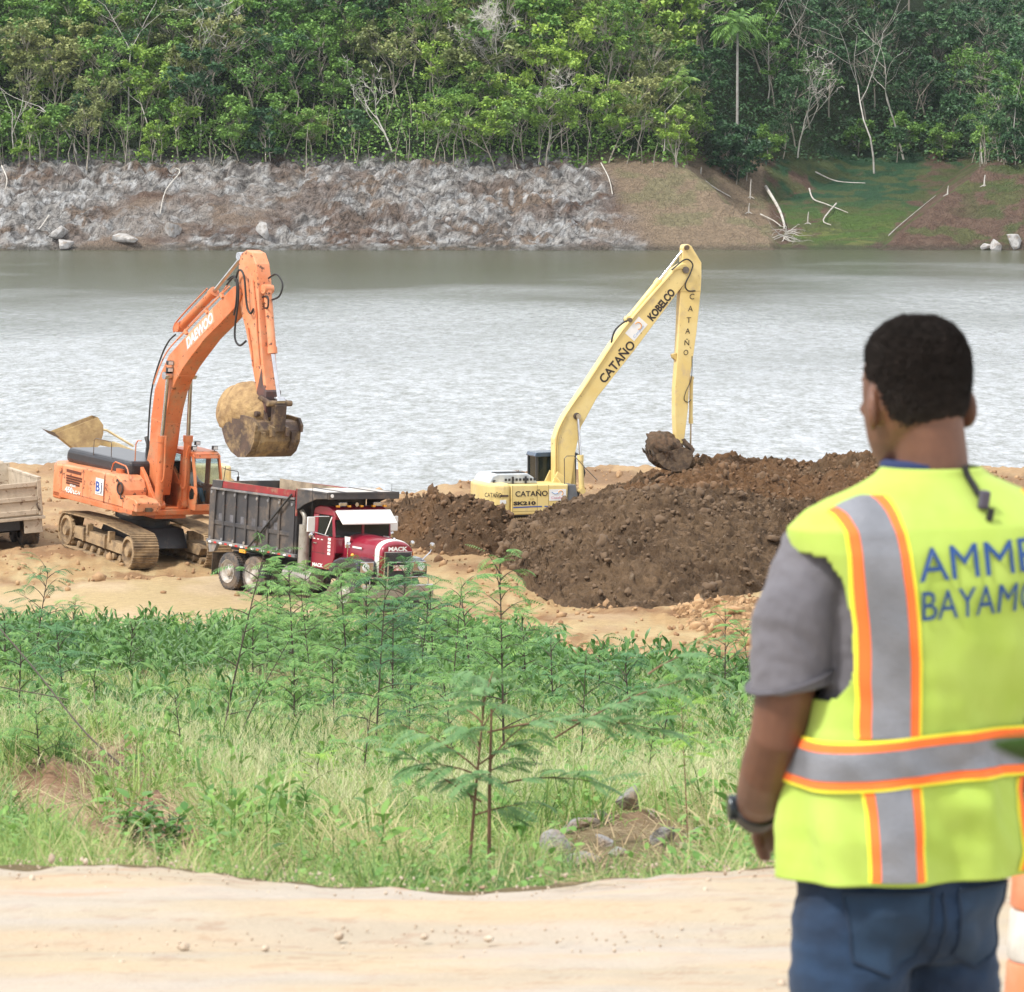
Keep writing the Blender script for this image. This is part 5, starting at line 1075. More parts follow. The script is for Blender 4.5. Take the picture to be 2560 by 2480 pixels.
def tan_truck():
    root = empty('dump_truck', FR['tan'][0], frame_rot('tan'), 'weathered tan dump truck cut off by the left edge, its tailgate towards us', 'dump truck', 'dump trucks waiting for a load')
    M_t = mat('weathered_tan', (.46, .39, .30), .8, c2=(.36, .30, .23), scale=2, dirt=.6, dirtc=(.52, .44, .34), rust=.45, rustc=(.18, .11, .07), rscale=6, bump=.5)
    w = 1.22
    g = MB(); g.bx(.05, 4.6, -w, -w + .06, .98, 2.10); g.bx(.05, 4.6, w - .06, w, .98, 2.10); g.bx(0, 4.6, -w, w, .92, 1.0); g.bx(4.55, 4.62, -w, w, 1.0, 2.3); bd = g.build('bed', M_t, root, bevel=.01)
    for s in (-1, 1):
        for x in np.linspace(.3, 4.3, 7): h = MB(); h.bx(x - .05, x + .05, s * w, s * (w + .05), 1.0, 2.05); h.build('rib', M_t, bd)
        h = MB(); h.bx(0, 4.6, s * (w - .07), s * (w + .06), 2.06, 2.14); h.build('top_rail', M_t, bd, bevel=.01)
    g = MB(); g.bx(-.02, .03, -w + .1, w - .1, 1.0, 1.98)
    for z0, z1 in ((1.86, 2.0), (1.42, 1.56), (.99, 1.14)): g.bx(-.07, .0, -w + .12, w - .12, z0, z1)
    tg = g.build('tailgate', M_t, root, bevel=.012)
    for s in (-1, 1):
        h = MB(); h.bx(-.09, .06, s * (w + .02), s * (w - .11), .96, 2.05); h.build('corner_post', M_t, root, bevel=.015)
        h = MB(); h.tube([(-.1, s * (w - .16), 1.32), (-.12, s * (w - .14), 1.2), (-.1, s * (w - .08), 1.12)], .03, 7); h.build('latch', mat('dark_latch', (.12, .09, .07), .7), tg)
    h = MB(); h.bx(-.12, .2, -w - .08, w + .08, .84, .93); h.build('rear_sill', M_t, root, bevel=.01)
    g = MB()
    for s in (-1, 1): g.bx(-.02, 6, s * .42, s * .34, .62, .86); g.cyl((.9, -1, .5), (.9, 1, .5), .08)
    g.bx(.0, .1, -.5, .5, .55, .84); g.build('chassis', M_blk, root)
    for s in (-1, 1):
        h = MB(); h.bx(-.06, .0, s * (w - .02), s * .62, .42, .84); h.build('mud_guard', M_t, root, bevel=.01)
        for x in (.9, 2.15): wheel(root, x, s * 1.2, s * .62, .5, .5)
        wheel(root, 6.0, s * 1.16, s * .86, .5, .5)
    g = MB(); g.bx(4.75, 5.75, -1.1, 1.1, .9, 2.35); g.bx(5.75, 6.9, -.6, .6, .8, 1.7); g.build('cab', M_t, root, bevel=.08)
    h = MB(); h.box((5.76, 0, 1.95), (.02, 1.8, .55)); h.build('windscreen', M_gld, root)
tan_truck()

# ------------------------------------------------------------------ loader whose raised bucket shows behind the orange excavator
def loader():
    root = empty('wheel_loader', (-11.1, 173.2, -11.2), (0, 0, rad(180 + 14)), 'mud caked loader holding its open bucket up behind the orange excavator', 'loader')
    # x forward (to the left in the photo); pivot of the bucket about x = 2.7
    M_l = mat('muddy_loader', (.50, .37, .18), .85, c2=(.34, .24, .12), scale=2.5, dirt=.5, dirtc=(.26, .17, .09), bump=1, bscale=8)
    g = MB(); W = .62
    prof = [(4.36, 2.86), (3.62, 2.26), (3.20, 2.20), (2.86, 2.44), (2.74, 2.84), (2.74, 3.12), (2.92, 3.38)]
    inn = [(x + (3.5 - x) * .05 - .0, z + (3.1 - z) * .07) for x, z in prof]
    r0 = [[g.bm.verts.new((x, y, z)) for x, z in prof] for y in (-W, W)]; r1 = [[g.bm.verts.new((x, y, z)) for x, z in inn] for y in (-W + .04, W - .04)]
    for i in range(len(prof) - 1):
        g.bm.faces.new((r0[0][i], r0[0][i + 1], r0[1][i + 1], r0[1][i])); g.bm.faces.new((r1[0][i], r1[1][i], r1[1][i + 1], r1[0][i + 1]))
    for s in (0, 1):
        yy = (-W, W)[s]; g.prism([prof[i] for i in range(len(prof))][::1], yy, yy + (.04 if s == 0 else -.04))
    bk = g.build('bucket', M_l, root)
    for k in range(8):
        y = -W + .04 + k * (2 * W - .08) / 7; h = MB(); h.prism([(4.2, 2.70), (4.36, 2.88), (4.62, 2.96), (4.4, 2.80)], y - .035, y + .035); h.build('tooth', mat('dark_tooth', (.14, .10, .07), .7), bk)
    for s in (-1, 1):
        h = MB(); h.prism([(2.95, 2.46), (2.85, 2.62), (2.2, 2.5), (.9, 1.9), (.9, 1.7), (2.2, 2.3)], s * .42, s * .36); h.build('lift_arm', M_ye2, root, bevel=.01)
        cylinder(root, (1.6, s * .3, 1.5), (2.0, s * .3, 2.05), (2.3, s * .33, 2.46), .06, .03, M_ye2)
    h = MB(); h.tube([(2.75, -.1, 2.95), (2.5, -.1, 2.9), (1.6, -.1, 2.35)], .04, 7); h.build('tilt_link', M_ye2, root)
    g = MB(); g.prism([(-1.6, .6), (1.3, .6), (1.3, 1.5), (.4, 1.75), (-1.6, 1.7)], -.6, .6); g.build('body', M_ye2, root, bevel=.08)
    for x in (1.1, -1.1):
        for s in (-1, 1): wheel(root, x, s * 1.0, s * .65, .55, .55, M_ye2)
loader()
# ------------------------------------------------------------------ trees
M_bark = mat('grey_bark', (.36, .33, .28), .9, c2=(.22, .19, .15), scale=1.5, lo=.35, hi=.65)
M_bare = mat('bleached_bark', (.52, .50, .46), .85, c2=(.36, .33, .29), scale=1.2)
LEAF = [leafmat('leaf_light', (.33, .48, .085), (.14, .26, .05), bright=.3), leafmat('leaf_mid', (.20, .36, .075), (.08, .18, .042), bright=.25),
        leafmat('leaf_dark', (.08, .18, .065), (.03, .08, .038), bright=.25), leafmat('leaf_olive', (.30, .33, .12), (.15, .19, .07), bright=.2)]
def grow(rs, p, d, ln, r, lvl, segs, tips, wig=.35, nb=(2, 4), up=.15, kseg=4, thin=.62, spread=(.45, .95)):
    """one limb as a chain of short sticks; children fork off it"""
    pts = [p]; rr = [r]
    for i in range(kseg):
        d = d + rs.normal(0, wig / kseg * 1.3, 3); d[2] += up / kseg; d = d / np.linalg.norm(d)
        q = pts[-1] + d * ln / kseg; pts.append(q); rr.append(r * (1 - .45 * (i + 1) / kseg))
    for i in range(kseg): segs.append((pts[i], pts[i + 1], rr[i], rr[i + 1]))
    if lvl <= 0: tips.append(pts[-1]); return
    n = rs.randint(nb[0], nb[1] + 1)
    for j in range(n):
        k = kseg if j == 0 else rs.randint(max(1, kseg // 2), kseg + 1)
        a = rs.rand() * 2 * math.pi; t = rs.uniform(*spread); ax = np.array([math.cos(a), math.sin(a), 0.])
        nd = d * math.cos(t) + ax * math.sin(t); nd /= np.linalg.norm(nd)
        grow(rs, pts[k], nd, ln * rs.uniform(.5, .78), rr[k] * thin, lvl - 1, segs, tips, wig, nb, up, kseg, thin, spread)
def segmesh(segs, k=5):
    P0 = np.array([s[0] for s in segs]); P1 = np.array([s[1] for s in segs]); return rodtube(P0, P1, [s[2] for s in segs], [s[3] for s in segs], k)
def leaf_quads(rs, C, size, flat=.35, n3=None):
    """small bent leaf sprays with mostly upward, outward faces"""
    n = len(C); a = rs.rand(n) * 2 * math.pi; el = rs.normal(.1, .55, n); ln = size * rs.uniform(.6, 1.4, n)
    return ribbons(C, a, el, ln, ln * rs.uniform(.45, .8, n), rs.uniform(.2, .9, n), 2, 'lance', roll=rs.normal(0, .5, n))
def make_tree(seed, h=10, cw=3.2, cstart=.42, style='round', nleaf=2600, lsize=.36, trunk_r=.13, nclus=30):
    rs = np.random.RandomState(seed); segs = []; tips = []
    d0 = np.array([rs.normal(0, .12), rs.normal(0, .12), 1.]); d0 /= np.linalg.norm(d0)
    grow(rs, np.zeros(3) - d0 * .6, d0, h * .55, trunk_r, 2, segs, tips, wig=.30, nb=(3, 4), up=.25, spread=(.4, .95))
    C = []
    for i in range(nclus):
        t = rs.rand()
        if i < len(tips) and rs.rand() < .75: c = tips[i] * np.array([1.0, 1.0, 1.0])
        else:
            a = rs.rand() * 2 * math.pi; zz = cstart + (1 - cstart) * t
            if style == 'round': w_ = cw * math.sqrt(max(.05, 1 - ((t - .45) / .6) ** 2))
            elif style == 'cone': w_ = cw * (1.05 - t)
            elif style == 'flat': w_ = cw * (.55 + .6 * t)
            else: w_ = cw * (.8 + .3 * math.sin(t * 9))
            rr = w_ * math.sqrt(rs.uniform(.15, 1)); c = np.array([rr * math.cos(a), rr * math.sin(a), h * zz])
        r = rs.uniform(.5, 1.15) * cw * .30; n = int(nleaf / nclus * rs.uniform(.6, 1.4))
        v = rs.normal(0, 1, (n, 3)); v /= np.linalg.norm(v, axis=1, keepdims=True); v *= (rs.rand(n, 1) ** .45) * r; v[:, 2] *= .62
        C.append(c + v)
        # twig reaching the cluster
        base = np.array([c[0] * .15, c[1] * .15, min(c[2] * .8, h * .75)]); segs.append((base, c, trunk_r * .22, trunk_r * .06))
    C = np.concatenate(C)
    return segmesh(segs, 4), leaf_quads(rs, C, lsize)
VAR = []
specs = [(9.5, 2.9, .40, 'round', 2700, .40), (11.5, 2.5, .45, 'round', 2300, .36), (8.2, 2.6, .22, 'cone', 2500, .38), (10.5, 3.4, .55, 'flat', 2200, .38),
         (7.0, 2.4, .15, 'round', 2500, .36), (12.5, 2.2, .5, 'wild', 1700, .34), (9.0, 3.0, .5, 'wild', 1400, .30), (6.0, 2.6, .1, 'round', 2400, .42)]
ADJ = ['round crowned', 'tall narrow', 'tapering', 'flat topped', 'low bushy', 'tall ragged', 'thin open', 'broad low']
for i, (h, cw, cs, st_, nl, ls) in enumerate(specs):
    (tv, tf), (lv, lf) = make_tree(900 + i, h, cw, cs, st_, nl, ls)
    VAR.append(((tv, tf), (lv, lf)))
_cache = {}
def place_tree(vi, li, loc, rz, s, label, group):
    key = (vi, li)
    root = bpy.data.objects.new('tree', None); COL.objects.link(root); root.location = loc; root.rotation_euler = (0, 0, rz); root.scale = (s, s, s * 1.0)
    tag(root, label, 'tree', group)
    if key not in _cache:
        (tv, tf), (lv, lf) = VAR[vi]
        a = np_mesh('trunk', tv, tf, M_bark, root); b = np_mesh('crown', lv, lf, LEAF[li], root); _cache[key] = (a, b)
    else:
        for o in _cache[key]: c = o.copy(); COL.objects.link(c); c.parent = root
    return root
def visible_on_screen(X, Y, z, top=9):
    y0 = 230 - (z - CAM_Z) / Y * 9900; return y0 > -10 - 30
# named landmarks: bleached bare trees and palms
def bare_tree(X, Y, h, lean, seed, label, r=.13, lvl=3, spread=(.4, 1.0), nb=(2, 3), wig=.6, twiggy=0, fork=.5):
    rs = np.random.RandomState(seed); segs, tips = [], []
    d0 = np.array([lean[0], lean[1], 1.]); d0 /= np.linalg.norm(d0)
    grow(rs, np.array([0, 0, -.5]), d0, h * fork, r, lvl, segs, tips, wig=wig, nb=nb, up=.3, spread=spread, kseg=5, thin=.66)
    if twiggy:
        T = np.array(tips)
        for t in T:
            for j in range(twiggy): e = t + rs.normal(0, .5, 3) + np.array([0, 0, .2]); segs.append((t, e, .03, .012))
    z = float(Zfar(np.array([X]), np.array([Y]))[0]); v, f = segmesh(segs, 5)
    root = empty('bare_tree', (X, Y, z), (0, 0, 0), label, 'bare tree', 'bleached bare trees on the far shore')
    np_mesh('trunk', v, f, M_bare, root, smooth=True); return root
def Xp(px, Y): return (px - 980) / 9900 * Y
BARE = [  # x on the bank (metres), distance, height, lean, name used by neighbours, label
    (Xp(755, 604), 604, 12.5, (-.02, 0), 'the forked tree', 'bleached bare tree forking low into a wide bowl of white limbs, above the rock', dict(r=.15, spread=(.5, .85), nb=(3, 4), lvl=3, fork=.48, wig=.4, twiggy=2)),
    (Xp(382, 606), 606, 15, (.03, 0), 'the tall gnarled tree', 'tall bleached bare tree with gnarled white stubs above the orange excavator boom', dict(r=.15, nb=(3, 4), lvl=3, wig=.7, fork=.62, twiggy=3)),
    (Xp(300, 606), 606, 10, (.02, 0), 'the twisted tree', 'slim twisted bare tree left of the tall gnarled one', dict(r=.11, nb=(2, 2), lvl=2, wig=.8, fork=.6)),
    (Xp(150, 604), 604, 12, (-.12, 0), 'the leaning tree', 'pale bare tree leaning left out of the bushes', dict(r=.12, nb=(2, 3), lvl=2, wig=.5, fork=.65)),
    (Xp(28, 603), 603, 9, (-.05, 0), 'the leftmost bare tree', 'leftmost thin white bare tree standing on the bank edge', dict(r=.09, nb=(2, 2), lvl=2, wig=.3, fork=.7)),
    (Xp(80, 603), 603, 8, (.04, 0), None, 'second thin white bare tree from the left edge', dict(r=.08, nb=(2, 2), lvl=2, wig=.35, fork=.7)),
    (Xp(250, 610), 610, 13, (.0, 0), None, 'pair of pale straight stems rising behind the twisted bare tree', dict(r=.13, nb=(2, 2), lvl=2, wig=.2, fork=.75)),
    (Xp(520, 603), 603, 7, (-.1, 0), None, 'short white bare tree bent left, above the tip of the orange boom', dict(r=.08, nb=(2, 2), lvl=2, wig=.4, fork=.65)),
    (Xp(940, 607), 607, 15, (.0, 0), 'the grey twiggy tree', 'broad grey leafless tree with a haze of fine twigs near the middle', dict(r=.14, nb=(4, 5), lvl=3, wig=.4, fork=.5, twiggy=12, spread=(.3, .8))),
    (Xp(1050, 604), 604, 9, (.05, 0), None, 'small grey leafless tree to the right of the twiggy one', dict(r=.09, nb=(3, 3), lvl=3, wig=.4, fork=.5, twiggy=5)),
    (Xp(1265, 603), 603, 8, (.08, 0), 'the thin pole tree', 'thin curved white bare tree on the bank edge above the tip of the yellow boom', dict(r=.08, nb=(1, 2), lvl=1, wig=.35, fork=.8)),
    (Xp(1525, 632), 632, 13, (.0, 0), None, 'bare tree with a rounded head of pale branches right of the tall palm', dict(r=.12, nb=(3, 4), lvl=3, wig=.4, fork=.52, twiggy=3)),
    (Xp(1672, 634), 634, 20, (.03, 0), 'the tallest white tree', 'tallest white bare tree rising from the dark valley floor', dict(r=.14, nb=(2, 3), lvl=3, wig=.55, fork=.6)),
    (Xp(1730, 642), 642, 15, (.02, 0), None, 'crooked white bare tree behind and right of the tallest one', dict(r=.15, nb=(2, 3), lvl=3, wig=.6, fork=.58)),
    (Xp(1468, 640), 640, 13, (.12, 0), None, 'slanting white stem between the palm and the valley', dict(r=.10, nb=(2, 2), lvl=2, wig=.3, fork=.7)),
    (Xp(1880, 618), 618, 11, (-.08, 0), 'the spreading bare tree', 'bare tree with spreading pale limbs on the right hand slope', dict(r=.13, nb=(3, 4), lvl=3, wig=.5, fork=.5, twiggy=2)),
    (Xp(1930, 606), 606, 8, (.2, 0), None, 'thin pale pole leaning right at the edge of the right hand bank', dict(r=.08, nb=(1, 2), lvl=1, wig=.2, fork=.8)),
]
for i, (X, Y, h, lean, nm, lab, kw) in enumerate(BARE): bare_tree(X, Y, h, lean, 50 + i * 3, lab, **kw)
def palm(X, Y, ztop, label, R=2.9, n=26, seed=1, lean=0., mi=1):
    rs = np.random.RandomState(seed); z0 = float(Zfar(np.array([X]), np.array([Y]))[0]); h = ztop - z0
    root = empty('palm_tree', (X, Y, z0), (0, 0, 0), label, 'palm tree', 'palms rising out of the forest')
    g = MB(); g.tube([(lean * t * t, 0, -.3 + (h + .3) * t) for t in np.linspace(0, 1, 8)], [.19, .17, .17, .16, .16, .15, .14, .11], 9)
    g.build('trunk', mat('palm_trunk', (.34, .33, .31), .85, c2=(.26, .24, .22), scale=2), root, smooth=True)
    g = MB(); g.tube([(lean, 0, h - .2), (lean, 0, h + .9)], .13, 8, .05); g.build('crown_shaft', mat('crown_shaft', (.16, .25, .08), .5), root, smooth=True)
    B = []; parts = []
    for k in range(n):
        az = rs.rand() * 2 * math.pi; el = rs.uniform(-.2, 1.35); dr = rs.uniform(1.0, 2.0); L0 = R * rs.uniform(.85, 1.1); p = np.array([lean, 0, h + .6]); m = 14
        for j in range(m):
            e = el - dr * j / m; st = L0 / m; d = np.array([math.cos(e) * math.cos(az), math.cos(e) * math.sin(az), math.sin(e)]); p = p + d * st
            ll = .85 * math.sin(math.pi * min(1, (j + 1.5) / (m + 1))) + .1
            for s in (-1, 1):
                parts.append((p[0], p[1], p[2], az + s * 1.25, e * .4 - rs.uniform(.1, .5), ll))
    A = np.array(parts); v, f = ribbons(A[:, :3], A[:, 3], A[:, 4], A[:, 5], .17, 1.0, 2, 'lance', roll=.5)
    np_mesh('crown', v, f, LEAF[mi], root)
palm(Xp(405, 615), 615, 14.3, 'palm with a dark drooping crown above the tall gnarled bare tree', seed=3, mi=2)
palm(Xp(458, 617), 617, 15.6, 'slender palm with a bright upright crown, right of the darker palm', R=2.5, seed=4, mi=0)
palm(Xp(1410, 622), 622, 12.6, 'tall palm with a large drooping crown above the tip of the yellow boom', R=3.9, n=52, seed=5, mi=1)
palm(Xp(1292, 612), 612, 6.0, 'palm half sunk in bright foliage left of the tall palm', R=3.0, seed=6, mi=0)

# ------------------------------------------------------------------ leafy forest: every tree its own object
def forest():
    rs = np.random.RandomState(11); pts = []; X, Y = [], []
    tries = 0
    while len(pts) < 272 and tries < 60000:
        tries += 1
        x = rs.uniform(-66, 68); y = rs.uniform(600, 690)
        if rs.rand() < .45: y = 600 + (y - 600) * .35
        z = float(Zfar(np.array([x]), np.array([y]), False)[0]); h = z - WATER
        if h < 9.3: continue
        if h < 9.9 and rs.rand() < .3: continue
        if 230 - (z - CAM_Z) / y * 9900 < -70: continue
        dmin = 3.0 + .035 * (y - 600)
        if any((x - a) ** 2 + ((y - b) * 1.0) ** 2 < dmin ** 2 for a, b, _ in pts): continue
        # a window is left open in front of the forked and the tall bare trees
        if any(abs(x - bx) < 2.2 and -6 < y - by < .5 for bx, by in ((BARE[0][0], BARE[0][1]), (BARE[1][0], BARE[1][1]), (BARE[12][0], BARE[12][1]))): continue
        if abs(x - Xp(1410, 622)) < 3.6 and 618.5 < y < 640: continue
        if abs(x - Xp(458, 617)) < 2.2 and 606 < y < 624: continue
        if abs(x - BARE[0][0]) < 4.2 and 600 < y < 612: continue
        pts.append((x, y, z))
    marks = [(b[0], b[1], b[4]) for b in BARE if b[4]] + [(Xp(405, 615), 615, 'the dark palm'), (Xp(1410, 622), 622, 'the tall palm'), (Xp(1292, 612), 612, 'the half sunk palm')]
    tones = ['light green', 'mid green', 'dark green', 'olive']; seen = {}
    for i, (x, y, z) in enumerate(pts):
        t = z - WATER
        if x > 23: li = 2 if rs.rand() < .72 else 1  # valley trees: their shade and distance are put into darker leaf colour
        elif x > -14: li = rs.choice([0, 0, 0, 1, 3])
        else: li = rs.choice([0, 1, 1, 1, 2, 3])
        near = t < 12.5
        vi = rs.choice([4, 7, 2, 4, 7, 0, 3, 6]) if near else rs.choice([0, 1, 2, 3, 5, 6, 0, 3])
        s = rs.uniform(.62, .95) if near else rs.uniform(.8, 1.15) * (1.25 if -6 < x < 23 and t > 14 else 1)
        mk = min(marks, key=lambda m: abs(m[0] - x) + .3 * abs(m[1] - y)); side = 'left of' if x < mk[0] - 1 else 'right of' if x > mk[0] + 1 else ('behind' if y > mk[1] else 'in front of')
        dd = abs(x - mk[0]); far = 'just ' if dd < 3.5 else 'well ' if dd > 8 else ''
        row = 'on the bank edge' if t < 11 else 'low on slope' if t < 17 else 'halfway up' if t < 25 else 'high on slope'
        lab = '%s %s tree %s, %s%s %s' % (ADJ[vi], tones[li], row, far if 'of' in side and side != 'in front of' else '', side, mk[2])
        for k_ in range(6):
            if lab not in seen: break
            lab = '%s %s tree %s, %s %s' % (['small', 'larger', 'leaning', 'full leaved', 'sparse', 'dense'][k_] + ' ' + ADJ[vi].split()[0], tones[li], row, side, mk[2])
        seen[lab] = 1
        place_tree(int(vi), int(li), (x, y, z - .1), rs.rand() * 6.28, s, lab, 'leafy trees of the far shore forest')
    for (px, y, s, lab) in ((1388, 617, .95, 'low bushy tree hiding the foot of the tall palm, on its left'), (1428, 618, 1.05, 'low bushy tree hiding the foot of the tall palm, on its right'), (1408, 615.5, .7, 'small bush right in front of the foot of the tall palm')):
        x = Xp(px, y); place_tree(7, 2, (x, y, float(Zfar(np.array([x]), np.array([y]), False)[0]) - .1), s * 5, s, lab, 'leafy trees of the far shore forest')
    # undergrowth that fills the slope between the stems
    n = 120000; x = rs.uniform(-72, 72, n); y = 600 + rs.rand(n) ** 1.4 * 75; z = Zfar(x, y, False)
    h = z - WATER; ok = (h > 9.2 + rs.rand(n)) & (230 - (z - CAM_Z) / y * 9900 > -60); x, y, z = x[ok], y[ok], z[ok]
    hh = fbm(x * .35, y * .35, 3, 66); up = rs.rand(len(x)) ** .7 * (.4 + 3.6 * sstep(.35, .7, hh))
    dark = (x > 23)  # valley side: undergrowth shade is put into the leaf tone as well
    for nm, sel, m_ in (('undergrowth', ~dark, LEAF[1]), ('undergrowth', dark, LEAF[2])):
        v, f = leaf_quads(rs, np.stack([x, y, z + up - .1], 1)[sel], .42); o = np_mesh(nm, v, f, m_); tag(o, 'low leafy growth under the trees of the %s' % ('left hand hill' if m_ is LEAF[1] else 'dark valley'), 'undergrowth', kind='stuff')
    # pale thin saplings stems at the wood's edge: a crowd of poles
    m = 230; x = rs.uniform(-62, 64, m); y = rs.uniform(600.5, 612, m); z = Zfar(x, y, False); ok = (z - WATER > 8.9); x, y, z = x[ok], y[ok], z[ok]; k = len(x)
    hgt = rs.uniform(2.5, 6.5, k); P0 = np.stack([x, y, z - .3], 1); mid = P0 + np.stack([rs.normal(0, .3, k), rs.normal(0, .2, k), hgt * .5], 1); P1 = mid + np.stack([rs.normal(0, .45, k), rs.normal(0, .2, k), hgt * .5], 1)
    a = rodtube(P0, mid, .055, .045, 4); b = rodtube(mid, P1, .045, .02, 4); v, f = merge([a, b]); o = np_mesh('thin_stems', v, f, M_bark); tag(o, 'crowd of thin pale stems along the edge of the forest', 'saplings', kind='stuff')
forest()

# ------------------------------------------------------------------ driftwood and boulders on the drawn-down bank
def zf(x, y): return float(Zfar(np.array([x]), np.array([y]))[0])
def log_on_bank(pts, r, label, name='driftwood_log', branches=0, seed=0, cat='fallen log'):
    g = MB(); P = [Vector((x, y, zf(x, y) + dz)) for x, y, dz in pts]; g.tube(sp(P, 4), r, 7, r * .5)
    o = g.build(name, M_bare, None, smooth=True); return tag(o, label, cat, 'dead wood lying on the bank')
def pxY(px, Y): return (px - 980) / 9900 * Y
log_on_bank([(pxY(1465, 618), 618, .6), (pxY(1490, 609), 609, .5), (pxY(1500, 600), 600, .4), (pxY(1500, 597), 597, .4)], .20, 'thick bare fallen trunk lying down the brown bank beside the cove')
def rootball(X, Y, R, n, seed, label):
    rs = np.random.RandomState(seed); segs = []; tips = []
    for k in range(n):
        a = rs.rand() * math.pi * 2; grow(rs, np.zeros(3), np.array([math.cos(a), -abs(math.sin(a)) * .6, rs.uniform(-.3, .7)]), R * .6, .07, 2, segs, tips, wig=.9, nb=(2, 3), up=-.2, kseg=3)
    v, f = segmesh(segs, 4); o = np_mesh('driftwood_tangle', v + np.array([X, Y, zf(X, Y) + .5]), f, M_bare); tag(o, label, 'dead branches', 'dead wood lying on the bank')
rootball(pxY(1500, 592), 592, 3.4, 16, 5, 'tangle of bleached branches at the foot of the fallen trunk')
log_on_bank([(pxY(1328, 612), 612, .4), (pxY(1360, 611), 611, .3), (pxY(1398, 611), 611, .3)], .10, 'short level white log at the top of the brown bank')
log_on_bank([(pxY(1548, 622), 622, .5), (pxY(1556, 615), 615, .5), (pxY(1580, 612), 612, .4), (pxY(1622, 608), 608, .3)], .10, 'bent white branch above the green cove')
log_on_bank([(pxY(1560, 630), 630, .5), (pxY(1600, 628), 628, .5), (pxY(1655, 627), 627, .3)], .09, 'long thin pale log near the top of the green cove')
log_on_bank([(pxY(1455, 606), 606, .3), (pxY(1480, 602), 602, .3), (pxY(1495, 599), 599, .3)], .09, 'short pale branch left of the thick fallen trunk')
log_on_bank([(pxY(338, 601), 601, .4), (pxY(345, 598), 598, .5), (pxY(318, 594), 594, .5), (pxY(307, 591), 591, .4)], .10, 'crooked white branch hanging down the grey rock at the left')
log_on_bank([(pxY(95, 590), 590, .5), (pxY(75, 588), 588, .4), (pxY(66, 587), 587, .4)], .08, 'small pale branch near the water at the far left')
log_on_bank([(pxY(1700, 592), 592, .5), (pxY(1725, 600), 600, .4), (pxY(1790, 612), 612, .3)], .07, 'thin pale branch on the right hand bank')
log_on_bank([(pxY(1150, 600), 600, .4), (pxY(1165, 597), 597, .4), (pxY(1172, 594), 594, .3)], .08, 'thin pale branch hanging from the top of the grey rock, left of the yellow boom')
log_on_bank([(pxY(985, 603), 603, .4), (pxY(990, 600), 600, .5)], .08, 'short pale root at the top of the rock near the middle')
log_on_bank([(pxY(5, 600), 600, .5), (pxY(15, 597), 597, .5), (pxY(10, 595), 595, .4)], .09, 'pale forked root at the upper left corner of the bank')
log_on_bank([(pxY(1600, 612), 612, .4), (pxY(1575, 603), 603, .5), (pxY(1590, 599), 599, .3)], .10, 'crooked dark grey log below the bent white branch')
for k, (px, Y, h, lab) in enumerate(((1435, 614, 2.2, 'pale upright stump at the top of the brown bank'), (1432, 608, 1.2, 'short pale stump just below the upright one'), (1545, 603, 1.4, 'pale stump right of the tangle of branches'), (1340, 614, 1.2, 'small pale stump beside the level white log'), (1812, 600, 1.1, 'grey stump on the right hand bank'), (1882, 598, 1.3, 'pale stump above the white boulders at the right'))):
    X = pxY(px, Y); z = zf(X, Y); g = MB(); g.tube([(X, Y, z - .4), (X + .05, Y, z + h * .6), (X + .12, Y, z + h)], .10, 7, .05)
    for s in (-1, 1): g.tube([(X + .05, Y, z + .15), (X + s * .5, Y - .2, z - .1)], .07, 5, .03)
    tag(g.build('bleached_stump', M_bare, None, smooth=True), lab, 'tree stump', 'stumps on the bank')
def rock(loc, dim, seed, m, label, group, name='boulder', sub=4, cat='boulder'):
    bm = bmesh.new(); bmesh.ops.create_icosphere(bm, subdivisions=sub, radius=.5); co = np.array([v.co[:] for v in bm.verts]); rs = np.random.RandomState(seed)
    for k in range(12):
        nn = rs.normal(0, 1, 3); nn /= np.linalg.norm(nn); d = rs.uniform(.20, .36); t = co @ nn; co = co - np.outer(np.maximum(t - d, 0) * .92, nn)
    n = fbm(co[:, 0] * 5 + co[:, 2] * 2, co[:, 1] * 5 - co[:, 2] * 3, 4, seed) - .5; co = co * (1 + n * .16)[:, None] * np.array(dim) * 1.25
    for v, p in zip(bm.verts, co): v.co = p
    me = bpy.data.meshes.new(name); bm.to_mesh(me); bm.free(); me.materials.append(m)
    me.polygons.foreach_set('use_smooth', np.ones(len(me.polygons), bool))
    try: me.set_sharp_from_angle(angle=rad(28))
    except Exception: pass
    o = link(bpy.data.objects.new(name, me)); o.location = loc; o.rotation_euler = (0, 0, rs.rand() * 6); return tag(o, label, cat, group)
M_rockp = mat('pale_rock', (.38, .37, .36), .9, c2=(.22, .21, .20), scale=2.2, bump=2, bscale=5, dirt=.3, dirtc=(.26, .19, .13))
for k, (px, Y, d, lab) in enumerate(((1940, 585, (2.4, 1.8, 2.2), 'largest pale boulder at the waterline by the right edge'), (1905, 584.5, (1.5, 1.3, 1.4), 'pale boulder just left of the largest one at the right edge'), (1885, 585, (1.0, .9, .9), 'smallest pale boulder of the three at the right edge'),
        (118, 587, (3.2, 1.8, 1.8), 'flat pale boulder low on the left bank'), (125, 584.5, (1.8, 1.4, 1.3), 'round boulder at the waterline below the flat pale one'), (235, 585.5, (4.2, 1.8, 1.3), 'long ledge of pale rock at the waterline left of the orange boom'), (330, 587, (3.2, 2, 1.8), 'craggy pale outcrop right of the long ledge'), (505, 586, (1.4, 1.3, 2.4), 'upright bluish slab beside the tip of the orange boom'))):
    X = pxY(px, Y); rock((X, Y - .4, zf(X, Y) + d[2] * .25), d, 300 + k, M_rockp, lab, 'boulders along the far waterline')
